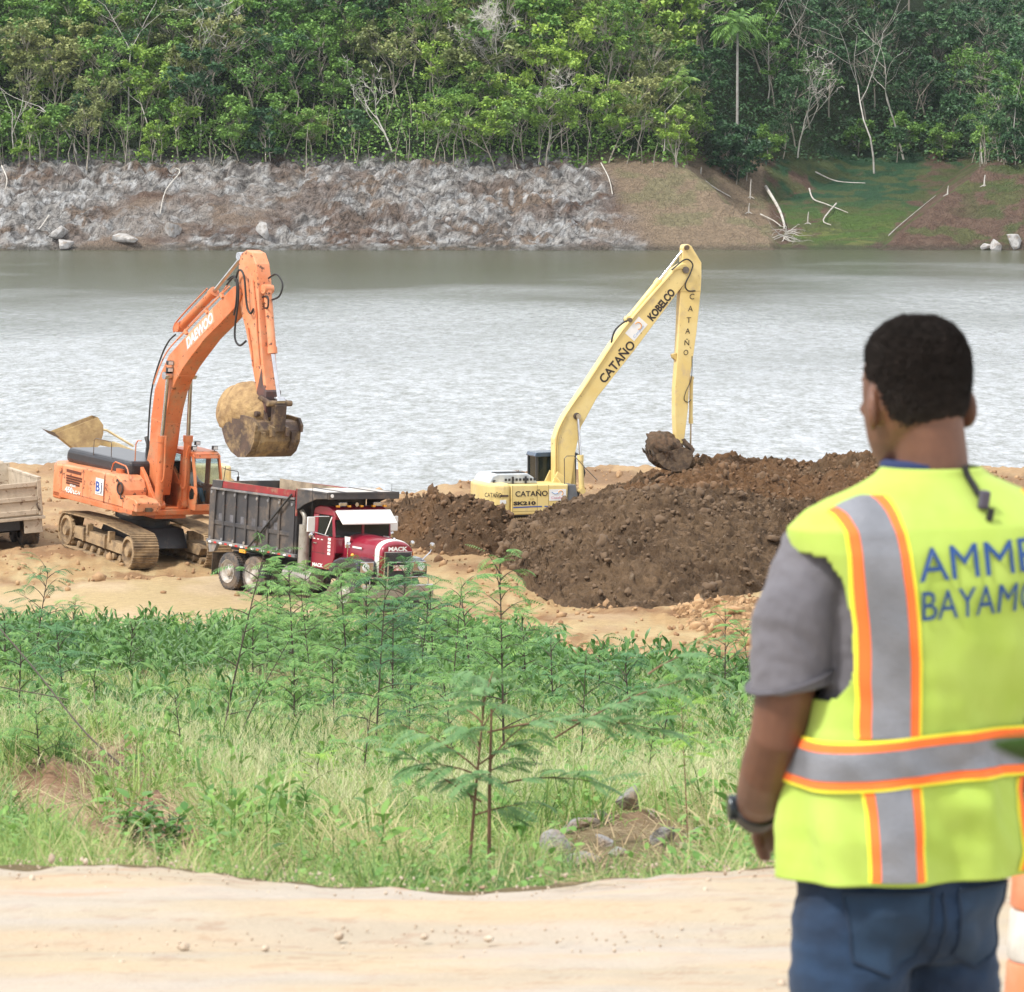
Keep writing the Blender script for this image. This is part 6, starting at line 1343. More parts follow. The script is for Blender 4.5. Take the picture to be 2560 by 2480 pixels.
# ------------------------------------------------------------------ vegetation on the near slope
G_weed = leafmat('weed_leaf', (.24, .40, .11), (.075, .18, .045), .38, .3)
G_grass = leafmat('grass_blade', (.34, .44, .14), (.13, .26, .055), .5, .35)
G_pale = leafmat('seed_grass', (.62, .62, .38), (.42, .47, .25), .7, .4)
G_herb = leafmat('herb_leaf', (.20, .38, .09), (.10, .23, .05), .5, .3)
G_dry = leafmat('dry_straw', (.46, .36, .22), (.28, .20, .11), .8, .2)
G_feath = leafmat('feather_leaf', (.25, .43, .12), (.085, .22, .06), .5, .35)
G_feathb = leafmat('feather_leaf_fresh', (.27, .46, .13), (.10, .25, .07), .5, .35); G_feathc = leafmat('feather_leaf_deep', (.14, .31, .12), (.05, .15, .06), .5, .35)
G_feath2 = leafmat('feather_leaf_near', (.20, .35, .15), (.11, .24, .10), .55, .4)
G_young = leafmat('young_leaf', (.28, .46, .08), (.18, .36, .06), .5, .4)
M_twig = mat('reddish_stem', (.22, .11, .07), .8, c2=(.13, .075, .05), scale=6)
M_twigd = mat('dark_stem', (.075, .055, .045), .8)
vr = np.random.RandomState(5)
def crest(u): return 99 - 27 * sstep(-.012, .018, u)
def sample(n, y0, y1, pw=1.0, umax=.122, keep=None, bank=.85):
    Y = y0 + (y1 - y0) * vr.rand(n) ** pw; u = vr.uniform(-umax, umax, n); X = u * Y
    ok = Y < crest(u); ok &= Y > edge_road(np.clip(X, -3, 3)) + .18 + .25 * vr.rand(n)
    
    # plants leave the eroded bank and the stony patch open
    op = np.exp(-(((u + .084) / .021) ** 2 + ((Y - 30) / 9) ** 2) ** 2) + np.exp(-(((u + .070) / .013) ** 2 + ((Y - 23) / 6) ** 2) ** 2) * .95 + np.exp(-(((u - .022) / .019) ** 2 + ((Y - 21) / 4.5) ** 2) ** 2) + np.exp(-(((u + .044) / .012) ** 2 + ((Y - 19) / 2.5) ** 2) ** 2) * .8
    ok &= vr.rand(n) > np.clip(bank * 1.2 * np.clip(op * 1.3, 0, 1) * sstep(.30, .48, fbm(X * 3, Y * 1., 3, 88) + .12), 0, 1)
    if keep is not None: ok &= vr.rand(n) < keep(X, Y, u)
    X, Y = X[ok], Y[ok]; return X, Y, Zground(X, Y)
def stuff(name, parts, m, label, cat):
    v, f = merge(parts); o = np_mesh(name, v, f, m); return tag(o, label, cat, kind='stuff')
def vegetation():
    # broad-leaved weeds, upper part of the slope
    X, Y, Z = sample(17500, 44, 104, .85, keep=lambda X, Y, u: sstep(44, 70, Y + (fbm(X * .3, Y * .08, 3, 7) - .5) * 70 + 16 * sstep(.0, .03, u)) * (.25 + .75 * sstep(.38, .52, fbm(X * .6, Y * .2, 3, 17))))
    n = len(X); h = vr.uniform(.22, .60, n) * (.45 + 1.2 * fbm(X * .5, Y * .15, 3, 33) ** 1.2); P = []; k = 10
    B = np.stack([X, Y, Z - .03], 1); T = B + np.stack([vr.normal(0, .05, n), vr.normal(0, .05, n), h], 1); P.append(rodtube(B, T, .006, .003, 3)); a0 = vr.rand(n) * 6.28
    for j in range(k):
        t = (j + 1.5) / (k + .8); q = B + (T - B) * t
        P.append(ribbons(q, a0 + j * 2.4, .35 + .75 * t + vr.normal(0, .18, n), vr.uniform(.14, .28, n) * (1.25 - .45 * t), vr.uniform(.034, .062, n), vr.uniform(.5, 1.5, n), 3, 'lance', roll=vr.normal(0, .3, n)))
    stuff('broad_leaved_weeds', P, G_weed, 'dense dark green broad leaved weeds covering the upper slope below the sand', 'weeds')
    X, Y, Z = sample(5200, 20, 58, .9, keep=lambda X, Y, u: sstep(.50, .58, fbm(X * .8 + 40, Y * .22, 4, 57)))
    n = len(X); h = vr.uniform(.12, .42, n) * (.5 + fbm(X * .9, Y * .3, 3, 34)); P = []; B = np.stack([X, Y, Z - .02], 1); T = B + np.stack([vr.normal(0, .05, n), vr.normal(0, .05, n), h], 1); P.append(rodtube(B, T, .004, .002, 3)); a0 = vr.rand(n) * 6.28
    for j in range(9):
        t = (j + 1.2) / 9.4; P.append(ribbons(B + (T - B) * t, a0 + j * 2.4, .2 + .7 * t + vr.normal(0, .2, n), vr.uniform(.06, .13, n) * (1.2 - .4 * t), vr.uniform(.022, .045, n), vr.uniform(.3, 1.3, n), 3, 'lance', roll=vr.normal(0, .3, n)))
    stuff('mixed_weeds', P, leafmat('mixed_weed', (.26, .44, .10), (.09, .21, .05), .45, .3), 'patches of fresh leafy weeds breaking up the grass on the middle slope', 'weeds')
    # grass: fresh, dark and dried blades in separate patches
    for gi, (gm, lab, thr, nmul) in enumerate(((G_grass, 'bright green grass over the lower slope down to the road edge', .36, 1.0), (leafmat('dark_grass', (.13, .25, .06), (.05, .13, .03), .5, .3), 'tall dark green grass in patches on the lower slope', .50, .8), (leafmat('dry_grass', (.56, .50, .28), (.36, .36, .16), .7, .35), 'yellowed grass blades mixed through the green', .46, .55))):
        P = []
        for (y0, y1, n, k, l0, l1, w0, w1) in ((14, 22, 4200, 12, .08, .30, .003, .007), (20, 40, 7500, 12, .14, .46, .005, .011), (38, 70, 7500, 11, .20, .55, .009, .018)):
            X, Y, Z = sample(int(n * nmul), y0, y1, .8, keep=lambda X, Y, u: .06 + .94 * sstep(thr, thr + .12, fbm(X * (1.1 + gi * .5) + 31 * gi, Y * (.30 + .12 * gi), 4, 27 + gi)))
            m = len(X); sc = .45 + 1.15 * fbm(X * 1.2 + 9 * gi, Y * .4, 3, 29 + gi); dr0 = .3 + .5 * (gi == 2)
            for j in range(k):
                o = vr.normal(0, .03 + .0008 * Y.mean(), (m, 2)); B = np.stack([X + o[:, 0], Y + o[:, 1], Z - .02], 1); ln = vr.uniform(l0, l1, m) * sc
                P.append(ribbons(B, vr.rand(m) * 6.28, vr.uniform(.7, 1.5, m), ln, vr.uniform(w0, w1, m), vr.uniform(dr0, 2.1, m), 3, 'blade', roll=vr.normal(0, .5, m)))
        stuff('grass', P, gm, lab, 'grass')
    # airy seed heads
    X, Y, Z = sample(12000, 24, 66, 1.0, keep=lambda X, Y, u: sstep(.42, .56, fbm(X * .35, Y * .12, 3, 37) + .10 * np.exp(-((Y - 46) / 12) ** 2)))
    n = len(X); h = vr.uniform(.22, .48, n); B = np.stack([X, Y, Z], 1); T = B + np.stack([vr.normal(0, .06, n), vr.normal(0, .06, n), h], 1); P = [rodtube(B, T, .0022, .0012, 3)]
    for j in range(9):
        t = .55 + .45 * j / 9; P.append(ribbons(B + (T - B) * t, vr.rand(n) * 6.28, vr.uniform(.3, 1.2, n), vr.uniform(.05, .11, n), .0035, .6, 1, 'strap'))
    stuff('seed_grass', P, G_pale, 'haze of pale feathery seed grass across the middle of the slope', 'grass')
    # small herbs
    P = []
    for (y0, y1, n, l0, l1) in ((14, 24, 1300, .018, .05), (22, 60, 3000, .04, .11)):
        X, Y, Z = sample(n, y0, y1, .8, keep=lambda X, Y, u: sstep(.42, .58, fbm(X * 1.3 + 4, Y * .4, 3, 47)))
        m = len(X); h = vr.uniform(.05, .28, m) * (1 if y1 < 30 else 1.2)
        for j in range(9):
            q = np.stack([X + vr.normal(0, .02, m), Y + vr.normal(0, .02, m), Z + h * (j + 1) / 9], 1); L_ = vr.uniform(l0, l1, m)
            P.append(ribbons(q, vr.rand(m) * 6.28, vr.uniform(0, 1, m), L_, L_ * .55, vr.uniform(.2, 1.2, m), 3, 'lance', roll=vr.normal(0, .3, m)))
    stuff('small_herbs', P, G_herb, 'small fresh green herbs scattered through the grass', 'herbs')
    # dead straw
    X, Y, Z = sample(26000, 14, 60, .9, bank=.1); m = len(X)
    P = [ribbons(np.stack([X, Y, Z + vr.uniform(0, .05, m)], 1), vr.rand(m) * 6.28, vr.normal(.15, .35, m), vr.uniform(.08, .3, m) * np.clip(Y / 30, .5, 1.4), .004 + .00012 * Y, vr.uniform(-.2, .9, m), 2, 'blade')]
    stuff('dead_straw', P, G_dry, 'dead straw and dry stalks lying among the grass', 'straw')
vegetation()

def feather_leaves(A, m=9, wk=.16):
    """A rows: x y z az el length droop -> pinnate leaves"""
    A = np.array(A); parts = []; p = A[:, :3].copy(); az, el, L_, dr = A[:, 3], A[:, 4], A[:, 5], A[:, 6]
    parts.append(ribbons(p, az, el, L_, L_ * .02 + .001, dr, 4, 'strap'))
    for j in range(m):
        e = el - dr * j / m; d = np.stack([np.cos(e) * np.cos(az), np.cos(e) * np.sin(az), np.sin(e)], 1); p = p + d * (L_ / m)[:, None]
        pl = L_ * .34 * math.sin(math.pi * min(1, (j + 1.6) / (m + 1.4))) + .002
        for s in (-1, 1): parts.append(ribbons(p, az + s * 1.15, e * .35 - .12, pl, L_ * wk * .5, .7, 2, 'lance', roll=s * .25))
    return merge(parts)
def sapling(X, Y, h, lean, label, seed, nb=14, bl=.45, leaf=.20, m_leaf=None, m_stem=None, r=.012, b0=.15, extra=None, nl=7, top=True, name='sapling', mm=9, cat='sapling', group='feathery saplings on the slope', curve=0.):
    rs = np.random.RandomState(seed); z = float(Zground(np.array([X]), np.array([Y]))[0])
    root = empty(name, (X, Y, z - .03), (0, 0, 0), label, cat, group)
    st = [np.array([lean[0] * t ** 1.2 * h + curve * math.sin(t * math.pi) * h, lean[1] * t * h, t * (h + .03)]) for t in np.linspace(0, 1, 8)]
    g = MB(); g.tube([tuple(s) for s in st], [r * (1 - .7 * i / 7) for i in range(8)], 6); leaves = []
    chains = []
    for b in range(nb):
        t = b0 + (1 - b0) * (b + rs.rand()) / nb; i = min(6, int(t * 7)); base = st[i] + (st[i + 1] - st[i]) * (t * 7 - i)
        az = b * 2.4 + rs.normal(0, .3); el = rs.uniform(.25, .85) + .5 * t ** 4; L_ = bl * (1.15 - .75 * t) * rs.uniform(.7, 1.2); chains.append((base, az, el, L_, rs.uniform(.2, .8)))
    for e in (extra or []): chains.append((np.array(e[0]), e[1], e[2], e[3], e[4]))
    for base, az, el, L_, dr in chains:
        P = [base]; K = 5
        for k in range(K): e = el - dr * k / K; P.append(P[-1] + np.array([math.cos(e) * math.cos(az), math.cos(e) * math.sin(az), math.sin(e)]) * L_ / K)
        g.tube([tuple(q) for q in P], [r * .45 * (1 - .75 * i / K) for i in range(K + 1)], 4)
        n = max(3, int(nl * (L_ / bl)))
        for q in range(n):
            t = .2 + .8 * (q + 1) / n; i = min(K - 1, int(t * K)); pp = P[i] + (P[min(K, i + 1)] - P[i]) * min(1, t * K - i)
            s = 1 if q % 2 else -1; leaves.append((*pp, az + s * rs.uniform(.5, 1.2) if q < n - 1 else az, rs.uniform(-.1, .7), leaf * rs.uniform(.7, 1.2), rs.uniform(.5, 1.3)))
    if top:
        for q in range(4): leaves.append((*st[-1], rs.rand() * 6.28, rs.uniform(.5, 1.2), leaf * .8, .9))
    g.build('stem', m_stem or M_twigd, root, smooth=True)
    v, f = feather_leaves(leaves, mm); np_mesh('foliage', v, f, m_leaf or [G_feath, G_feathb, G_feath, G_feathc][seed % 4], root)
    return root
def atp(px, Y): return (px - 980) / 9900 * Y
S = lambda px, Y, hpx, *a, **k: sapling(atp(px, Y), Y, hpx / 9900 * Y, *a, **k)
S(415, 46, 400, (.22, 0), 'tall dark stemmed sapling rising in front of the truck bed and rear wheels', 1, nb=15, bl=.42, leaf=.21, r=.013, b0=.22, nl=6)
S(432, 45.5, 250, (.5, 0), 'second dark stem leaning right beside the tall sapling', 61, nb=6, bl=.3, leaf=.18, r=.009, b0=.4, nl=5)
S(965, 43, 425, (-.02, 0), 'bushy conical sapling standing before the left foot of the dark heap', 2, nb=24, bl=.50, leaf=.20, r=.014, b0=.25, nl=8)
S(716, 47, 350, (.06, 0), 'upright sapling in front of the truck grille', 3, nb=18, bl=.48, leaf=.20, r=.012, b0=.2, nl=7)
S(640, 88, 165, (.05, 0), 'leafy shrub in front of the truck fuel tank', 4, nb=22, bl=.75, leaf=.34, r=.02, b0=.1, nl=8)
S(590, 92, 150, (-.05, 0), 'leafy shrub below the truck exhaust', 5, nb=20, bl=.75, leaf=.34, r=.02, b0=.1, nl=8)
S(700, 86, 150, (.0, 0), 'leafy shrub below the truck radiator', 6, nb=22, bl=.8, leaf=.34, r=.02, b0=.08, nl=8)
S(770, 90, 155, (.03, 0), 'leafy shrub below the right headlight and mirror of the maroon truck', 7, nb=20, bl=.75, leaf=.34, r=.02, b0=.1, nl=8)
S(545, 90, 170, (-.12, 0), 'tall thin shrub whose top crosses the bed of the maroon truck', 8, nb=16, bl=.7, leaf=.36, r=.02, b0=.3, nl=7)
S(510, 78, 150, (.0, 0), 'low leafy shrub left of the truck rear wheels', 28, nb=16, bl=.7, leaf=.3, r=.018, b0=.1, nl=7)
S(850, 82, 130, (.05, 0), 'low shrub on the sand right of the truck bumper', 9, nb=14, bl=.6, leaf=.30, r=.018, b0=.15, nl=6)
S(1390, 62, 190, (.0, 0), 'wiry shrub on the sand just left of the man in the vest', 10, nb=20, bl=.5, leaf=.20, r=.012, b0=.15, nl=6)
S(1440, 66, 150, (-.1, 0), 'small wiry shrub half hidden behind the grey sleeve', 30, nb=14, bl=.5, leaf=.20, r=.012, b0=.15, nl=6)
S(60, 78, 190, (.15, 0), 'spindly shrub at the left edge reaching over the sand', 11, nb=18, bl=.7, leaf=.28, r=.016, b0=.2, nl=6)
S(130, 84, 110, (.1, 0), 'small pointed shrub beside the spindly one at the left', 12, nb=10, bl=.45, leaf=.25, r=.014, b0=.2, nl=6)
S(5, 70, 150, (.0, 0), 'leafy shrub cut by the left edge of the picture', 31, nb=16, bl=.7, leaf=.28, r=.016, b0=.1, nl=6)
S(350, 86, 80, (.1, 0), 'small shrub with a bright tip left of the tall dark sapling', 32, nb=10, bl=.4, leaf=.26, r=.014, b0=.1, nl=6, m_leaf=G_young)
S(1110, 38, 290, (.04, 0), 'thin sapling with drooping fronds right of the near blurred one', 13, nb=12, bl=.42, leaf=.17, r=.009, b0=.3, nl=6)
S(1235, 34, 170, (.1, 0), 'short fern like sapling above the grey stones', 14, nb=10, bl=.28, leaf=.13, r=.007, b0=.3, nl=5)
S(860, 56, 290, (.08, 0), 'thin sapling behind the near one, left of the conical sapling', 33, nb=14, bl=.5, leaf=.22, r=.011, b0=.25, nl=6)
S(600, 60, 260, (-.1, 0), 'spreading sapling between the tall dark stem and the grille sapling', 34, nb=14, bl=.6, leaf=.24, r=.012, b0=.2, nl=6)
S(800, 66, 190, (.1, 0), 'wide sapling in the weeds under the truck bumper', 35, nb=16, bl=.7, leaf=.26, r=.013, b0=.15, nl=6)
for i, (px, Y, hp, lab) in enumerate(((560, 74, 200, 'feathery shrub right of the tall dark sapling, under the truck bed'), (480, 66, 170, 'feathery shrub just left of the tall dark sapling'), (665, 70, 210, 'feathery shrub under the truck cab'), (750, 58, 220, 'feathery shrub right of the grille sapling'),
        (830, 72, 190, 'feathery shrub under the right end of the truck bumper'), (905, 62, 230, 'feathery shrub just left of the conical sapling'), (1010, 60, 200, 'feathery shrub just right of the conical sapling'), (1060, 56, 190, 'feathery shrub below the left end of the dark heap'), (640, 50, 200, 'low feathery shrub between the two dark stemmed saplings'),
        (560, 52, 150, 'low feathery shrub near the leaning dark stem'), (1150, 60, 130, 'low feathery shrub on the sand below the dark heap'), (1210, 52, 150, 'feathery shrub behind the fern like sapling'), (870, 44, 190, 'loose feathery shrub behind the near reddish stems'), (780, 48, 170, 'loose feathery shrub left of the near reddish stems'),
        (240, 70, 120, 'small feathery shrub among the weeds at the left'), (120, 60, 170, 'feathery shrub low at the left among pale grass'), (30, 50, 200, 'feathery shrub at the left edge above the dead branch'))):
    S(px, Y, hp, (vr.uniform(-.12, .12), 0), lab, 200 + i, nb=17, bl=.0085 * Y, leaf=.0038 * Y + .03, r=.006 + .00016 * Y, b0=.12, nl=7)
for i, (px, Y, hp, lab) in enumerate(((180, 40, 150, 'small feathery plant above the earth bank'), (350, 37, 170, 'small feathery plant left of the arching grass clumps'), (610, 32, 150, 'small feathery plant in the grass right of the arching clumps'), (690, 38, 190, 'small feathery plant in the pale grass at the centre'), (560, 24, 110, 'little feathery plant above the dry roots by the road'),
        (1010, 30, 190, 'small feathery plant between the reddish stems and the stones'), (1180, 29, 130, 'small feathery plant rising behind the whitish stone'), (1350, 30, 170, 'small feathery plant near the wrist of the man'), (1260, 42, 200, 'feathery plant in front of the low tan heap'), (70, 34, 120, 'small feathery plant on top of the earth bank'), (770, 26, 140, 'little feathery plant left of the foot of the reddish stems'))):
    S(px, Y, hp, (vr.uniform(-.15, .15), 0), lab, 300 + i, nb=11, bl=.0085 * Y, leaf=.0042 * Y + .02, r=.004 + .00012 * Y, b0=.2, nl=5, m_leaf=[G_feathb, G_feath, G_young][i % 3])
# near, softly blurred sapling with two reddish stems
nearS = sapling(atp(893, 17.6), 17.6, 400 / 9900 * 17.6, (.09, .0), 'near blurred sapling with two reddish stems and long fronds reaching right', 21, nb=13, bl=.27, leaf=.135, m_leaf=G_feath2, m_stem=M_twig, r=.0085, b0=.42, nl=8, mm=12,
    extra=[((.07, 0, .60), 0.02, .22, .62, .55), ((.30, .0, .58), .05, .55, .52, .35), ((.06, 0, .45), 3.1, .75, .34, .5), ((.05, 0, .36), 3.2, .55, .34, -.1), ((.08, .03, .50), .3, .9, .25, .6), ((.10, -.02, .42), -.2, .25, .36, .5), ((.62, 0, .80), .1, .6, .18, .4)], name='sapling')
S2z = 0
g = MB(); g.tube([(.055, .01, .28), (.075, .01, .02), (.078, .0, .42), (.085, 0, .68)][1:], [.0085, .007, .004], 6); g.build('stem', M_twig, nearS, smooth=True)
sapling(atp(1320, 22), 22, .62, (-.05, 0), 'near blurred sprig with bright young tips above the sand', 22, nb=6, bl=.16, leaf=.11, m_leaf=G_young, m_stem=M_twig, r=.004, b0=.6, nl=4, mm=10)

# leaning dead twig, young bright herb, big grass clumps
z1 = float(Zground(np.array([atp(330, 31)]), np.array([31.]))[0])
g = MB(); g.tube(sp([(atp(-40, 34), 34, z1 + 1.02), (atp(60, 33), 33, z1 + .72), (atp(160, 32), 32, z1 + .42), (atp(250, 31.5), 31.5, z1 + .22), (atp(345, 31), 31, z1 - .02)]), .0045, 6, .007)
tag(g.build('fallen_branch', M_twigd, None, smooth=True), 'long thin dead branch slanting down across the earth bank at the left', 'fallen branch')
g = MB(); g.tube(sp([(atp(-20, 34), 34, z1 + .50), (atp(70, 33.5), 33.5, z1 + .50), (atp(125, 33), 33, z1 + .52)]), .004, 5); tag(g.build('twig', M_twigd, None), 'thin level twig under the slanting dead branch', 'twig')
def clump(px, Y, R, n, ln, label, seed, m=None, wd=.011):
    rs = np.random.RandomState(seed); X = atp(px, Y); z = float(Zground(np.array([X]), np.array([Y]))[0])
    B = np.stack([rs.normal(0, R, n), rs.normal(0, R, n), np.zeros(n) - .02], 1); az = np.arctan2(B[:, 1], B[:, 0]) + rs.normal(0, .5, n)
    v, f = ribbons(B, az, rs.uniform(.9, 1.45, n), rs.uniform(.5, 1, n) * ln, wd * rs.uniform(.6, 1.2, n), rs.uniform(.6, 2.2, n), 5, 'blade')
    o = np_mesh('grass_clump', v, f, m or G_grass); o.location = (X, Y, z); return tag(o, label, 'grass clump', 'large grass clumps')
clump(430, 33, .09, 240, .55, 'large arching grass clump in the middle left, right of the earth bank', 1)
clump(480, 33.5, .07, 150, .45, 'grass clump touching the right side of the large arching one', 2)
clump(300, 38, .08, 170, .5, 'dark grass clump above the earth bank', 3)
clump(270, 45, .07, 150, .5, 'upright grass clump uphill of the dark one', 4)
clump(815, 15.4, .025, 70, .26, 'stiff grass tuft at the road edge left of the reddish stem', 5, wd=.007)
clump(860, 17, .03, 90, .27, 'grass tuft growing around the foot of the reddish stem', 6, wd=.007)
clump(30, 27, .12, 200, .38, 'bright grass clump in the lower left corner of the slope', 7)
clump(1060, 47, .1, 150, .5, 'grass clump on the slope above the grey stones', 8)
clump(1180, 50, .1, 150, .5, 'broad bladed grass clump uphill right of the grey stones', 9, wd=.02)
for i, (px, Y, lab) in enumerate(((220, 47, 'grass clump behind the earth bank, left of the pale seed grass'), (560, 36, 'grass clump right of the large arching pair'), (700, 30, 'grass clump midway between the arching clump and the reddish stems'), (620, 42, 'tall grass clump in the pale seed grass'), (990, 36, 'grass clump right of the reddish stems'), (1130, 33, 'grass clump just above the flat pale stone'), (1290, 34, 'grass clump above the right end of the stony patch'),
        (1340, 45, 'grass clump uphill, left of the wrist of the man'), (520, 26, 'grass clump above the dry roots'), (740, 21, 'grass clump near the road, left of the stiff tuft'), (1000, 20, 'grass clump near the road between reddish stems and stones'), (90, 23, 'grass clump below the earth bank at the left'), (200, 21, 'grass clump close to the road below the earth bank'))):
    clump(px, Y, .0026 * Y, 130, .0125 * Y + .05, lab, 40 + i, wd=.00035 * Y)
clump(640, 20, .04, 110, .26, 'grass tuft near the road below the large arching clump', 10, wd=.007)
def herb(px, Y, h, n, ls, label, seed, m=G_herb):
    rs = np.random.RandomState(seed); X = atp(px, Y); z = float(Zground(np.array([X]), np.array([Y]))[0]); P = []; g = MB()
    root = empty('herb', (X, Y, z - .01), (0, 0, 0), label, 'herb', 'leafy herbs near the road')
    for s in range(n):
        a = rs.rand() * 6.28; e = rs.uniform(.8, 1.4); b = np.array([rs.normal(0, h * .1), rs.normal(0, h * .1), 0]); t = b + h * rs.uniform(.6, 1) * np.array([math.cos(e) * math.cos(a), math.cos(e) * math.sin(a), math.sin(e)]); g.tube([tuple(b), tuple(t)], .003, 4, .0015)
        k = 9; q = b + (t - b) * np.linspace(.25, 1, k)[:, None]; L_ = ls * rs.uniform(.6, 1.15, k); P.append(ribbons(q, a + np.arange(k) * 2.4, rs.uniform(.0, .8, k), L_, L_ * .52, rs.uniform(.3, 1, k), 4, 'lance', fold=0))
    g.build('stem', M_twig, root); v, f = merge(P); np_mesh('foliage', v, f, m, root); return root
herb(262, 22.5, .24, 12, .085, 'bright leafy herb in front of the earth bank', 1); herb(330, 22, .20, 9, .075, 'second bright leafy herb right of the first, by the earth bank', 2); herb(300, 18.5, .12, 9, .05, 'low herb just above the road at the left', 3)
herb(520, 16.5, .10, 10, .05, 'low herb mat at the road edge below the dry roots', 4); herb(790, 34, .32, 12, .07, 'rounded leafy herb left of the reddish stem', 5); herb(770, 45, .35, 12, .08, 'dark leafy herb in the pale seed grass', 6, G_weed)

# ------------------------------------------------------------------ stones by the road, dry roots, pebbles
M_st = mat('grey_stone', (.29, .285, .285), .9, c2=(.17, .16, .155), scale=12, bump=2.0, bscale=26, dirt=.55, dirtc=(.33, .24, .16), dscale=5)
STONES = ((1062, 21.4, (.13, .10, .20), .25, 'tall pointed grey stone at the left end of the stony patch'), (1100, 23.5, (.20, .12, .08), .1, 'flat pale slab lying behind the pointed stone'), (1148, 24, (.12, .09, .09), .1, 'small grey stone right of the flat pale slab'), (1208, 24.6, (.13, .10, .13), .1, 'whitish angular stone at the top middle of the stony patch'),
    (1118, 20.8, (.20, .12, .07), .25, 'low bluish stone half buried at the front of the stony patch'), (1158, 22.2, (.10, .09, .06), .2, 'small half buried stone in the middle of the brown earth'), (1180, 21.4, (.08, .07, .05), .2, 'smallest stone of the patch, at its front edge'), (1272, 22.2, (.10, .09, .12), .15, 'upright grey stone in the grass right of the brown earth'),
    (1300, 25.4, (.16, .10, .10), .1, 'pale stone at the back right of the stony patch'), (1345, 23.5, (.19, .12, .10), .2, 'wide grey stone near the right end of the stony patch'), (1325, 21.3, (.11, .09, .05), .25, 'flat stone in front of the wide grey one'), (1398, 22.5, (.14, .10, .08), .25, 'grey stone next to the wrist of the man'), (612, 16.6, (.045, .04, .03), .2, 'small grey stone at the road edge below the dry roots'),
    (1240, 25, (.11, .08, .09), .15, 'grey stone beside the whitish angular one'), (1378, 25.6, (.10, .08, .07), .2, 'small stone uphill of the one by the wrist'), (1086, 22.2, (.07, .06, .05), .2, 'little stone wedged beside the pointed one'))
for k, (px, Y, d, sink, lab) in enumerate(STONES):
    X = atp(px, Y); z = float(Zground(np.array([X]), np.array([float(Y)]))[0]); o = rock((X, Y, z + d[2] * (.5 - sink)), d, 520 + k * 7, M_st, lab, 'grey stones in the grass near the road', 'stone', 4, 'stone'); o.rotation_euler = (k * .7 % .5 - .2, (k * 1.3) % .6 - .3, (k * .9) % 1.1 - .5)
rock((atp(1085, 13.35), 13.35, .022), (.026, .022, .018), 561, mat('ochre_pebble', (.52, .34, .14), .9, c2=(.4, .25, .1), scale=20), 'ochre pebble lying alone on the pale road', 'pebbles', 'pebble', 3, 'pebble')
rock((atp(925, 13.7), 13.62, .018), (.020, .018, .014), 562, mat('brown_pebble', (.30, .20, .13), .9), 'small brown pebble at the far edge of the road', 'pebbles', 'pebble', 3, 'pebble')
def scatter_gravel():
    rs = np.random.RandomState(3); n = 2600; X = rs.uniform(-1.6, 1.9, n); Y = 14.0 - rs.rand(n) ** 1.9 * 3.2; ok = Y < edge_road(X) - .05; X, Y = X[ok], Y[ok]; Z = Zground(X, Y) + .035
    bm = bmesh.new(); bmesh.ops.create_icosphere(bm, subdivisions=1, radius=1); co = np.array([v.co[:] for v in bm.verts]); fc = np.array([[v.index for v in f.verts] for f in bm.faces]); bm.free()
    V, F = [], []
    for i in range(len(X)):
        s = rs.uniform(.0012, .005) * (1 + 2 * (rs.rand() > .98)); V.append(co * s * rs.uniform(.6, 1.3, (1, 3)) + [X[i], Y[i], Z[i] + s * .4]); F.append(fc + i * len(co))
    o = np_mesh('gravel', np.concatenate(V), np.concatenate(F), mat('gravel', (.34, .26, .19), .9, c2=(.55, .46, .36), scale=30)); tag(o, 'fine gravel and grit scattered on the pale road', 'gravel', kind='stuff')
    # clods on the worksite
    n = 5200; u = rs.uniform(-.11, .11, n); Y = rs.uniform(118, 196, n); X = u * Y; r = site_rough(X, Y); ok = rs.rand(n) < r * .9; X, Y = X[ok], Y[ok]; Z = Zground(X, Y); V, F = [], []
    for i in range(len(X)):
        s = rs.uniform(.02, .09) * (1 + 1.5 * (rs.rand() > .97)); V.append(co * s * rs.uniform(.6, 1.3, (1, 3)) * (1 + rs.normal(0, .15, (len(co), 1))) + [X[i], Y[i], Z[i] + s * .3]); F.append(fc + i * len(co))
    o = np_mesh('clods', np.concatenate(V), np.concatenate(F), mat('clod_soil', (.40, .26, .14), .95, c2=(.22, .12, .06), scale=2)); tag(o, 'clods of earth scattered over the churned ground around the machines', 'earth clods', kind='stuff')
scatter_gravel()
g = MB(); rs_ = np.random.RandomState(8)
def twigs(px, Y, w, n, label, name='twig_mat', h=.02):
    X = atp(px, Y); P0 = np.stack([X + rs_.normal(0, w, n), Y + rs_.normal(0, w * 1.2, n), np.zeros(n)], 1); P0[:, 2] = Zground(P0[:, 0], P0[:, 1]) + .03 + rs_.rand(n) * h
    a = rs_.normal(0, .5, n) + (rs_.rand(n) > .5) * math.pi; L_ = rs_.uniform(.4, 1.2, n) * w * 1.6; v, f = ribbons(P0, a, rs_.normal(.05, .12, n), L_, .004, rs_.normal(0, .3, n), 3, 'strap'); o = np_mesh(name, v, f, G_dry); return tag(o, label, 'twigs', 'mats of dry twigs and roots')
twigs(1170, 22.5, .10, 120, 'dry stalks and roots between the grey stones', 'root_mat', .05); twigs(1120, 13.6, .055, 40, 'dry twigs lying on the road edge below the stony patch')
twigs(400, 24, .14, 300, 'mat of dead roots on the bare earth right of the bright herbs', 'root_mat', .1); twigs(150, 29, .28, 520, 'mat of dead roots on the earth bank at the left', 'root_mat', .15)
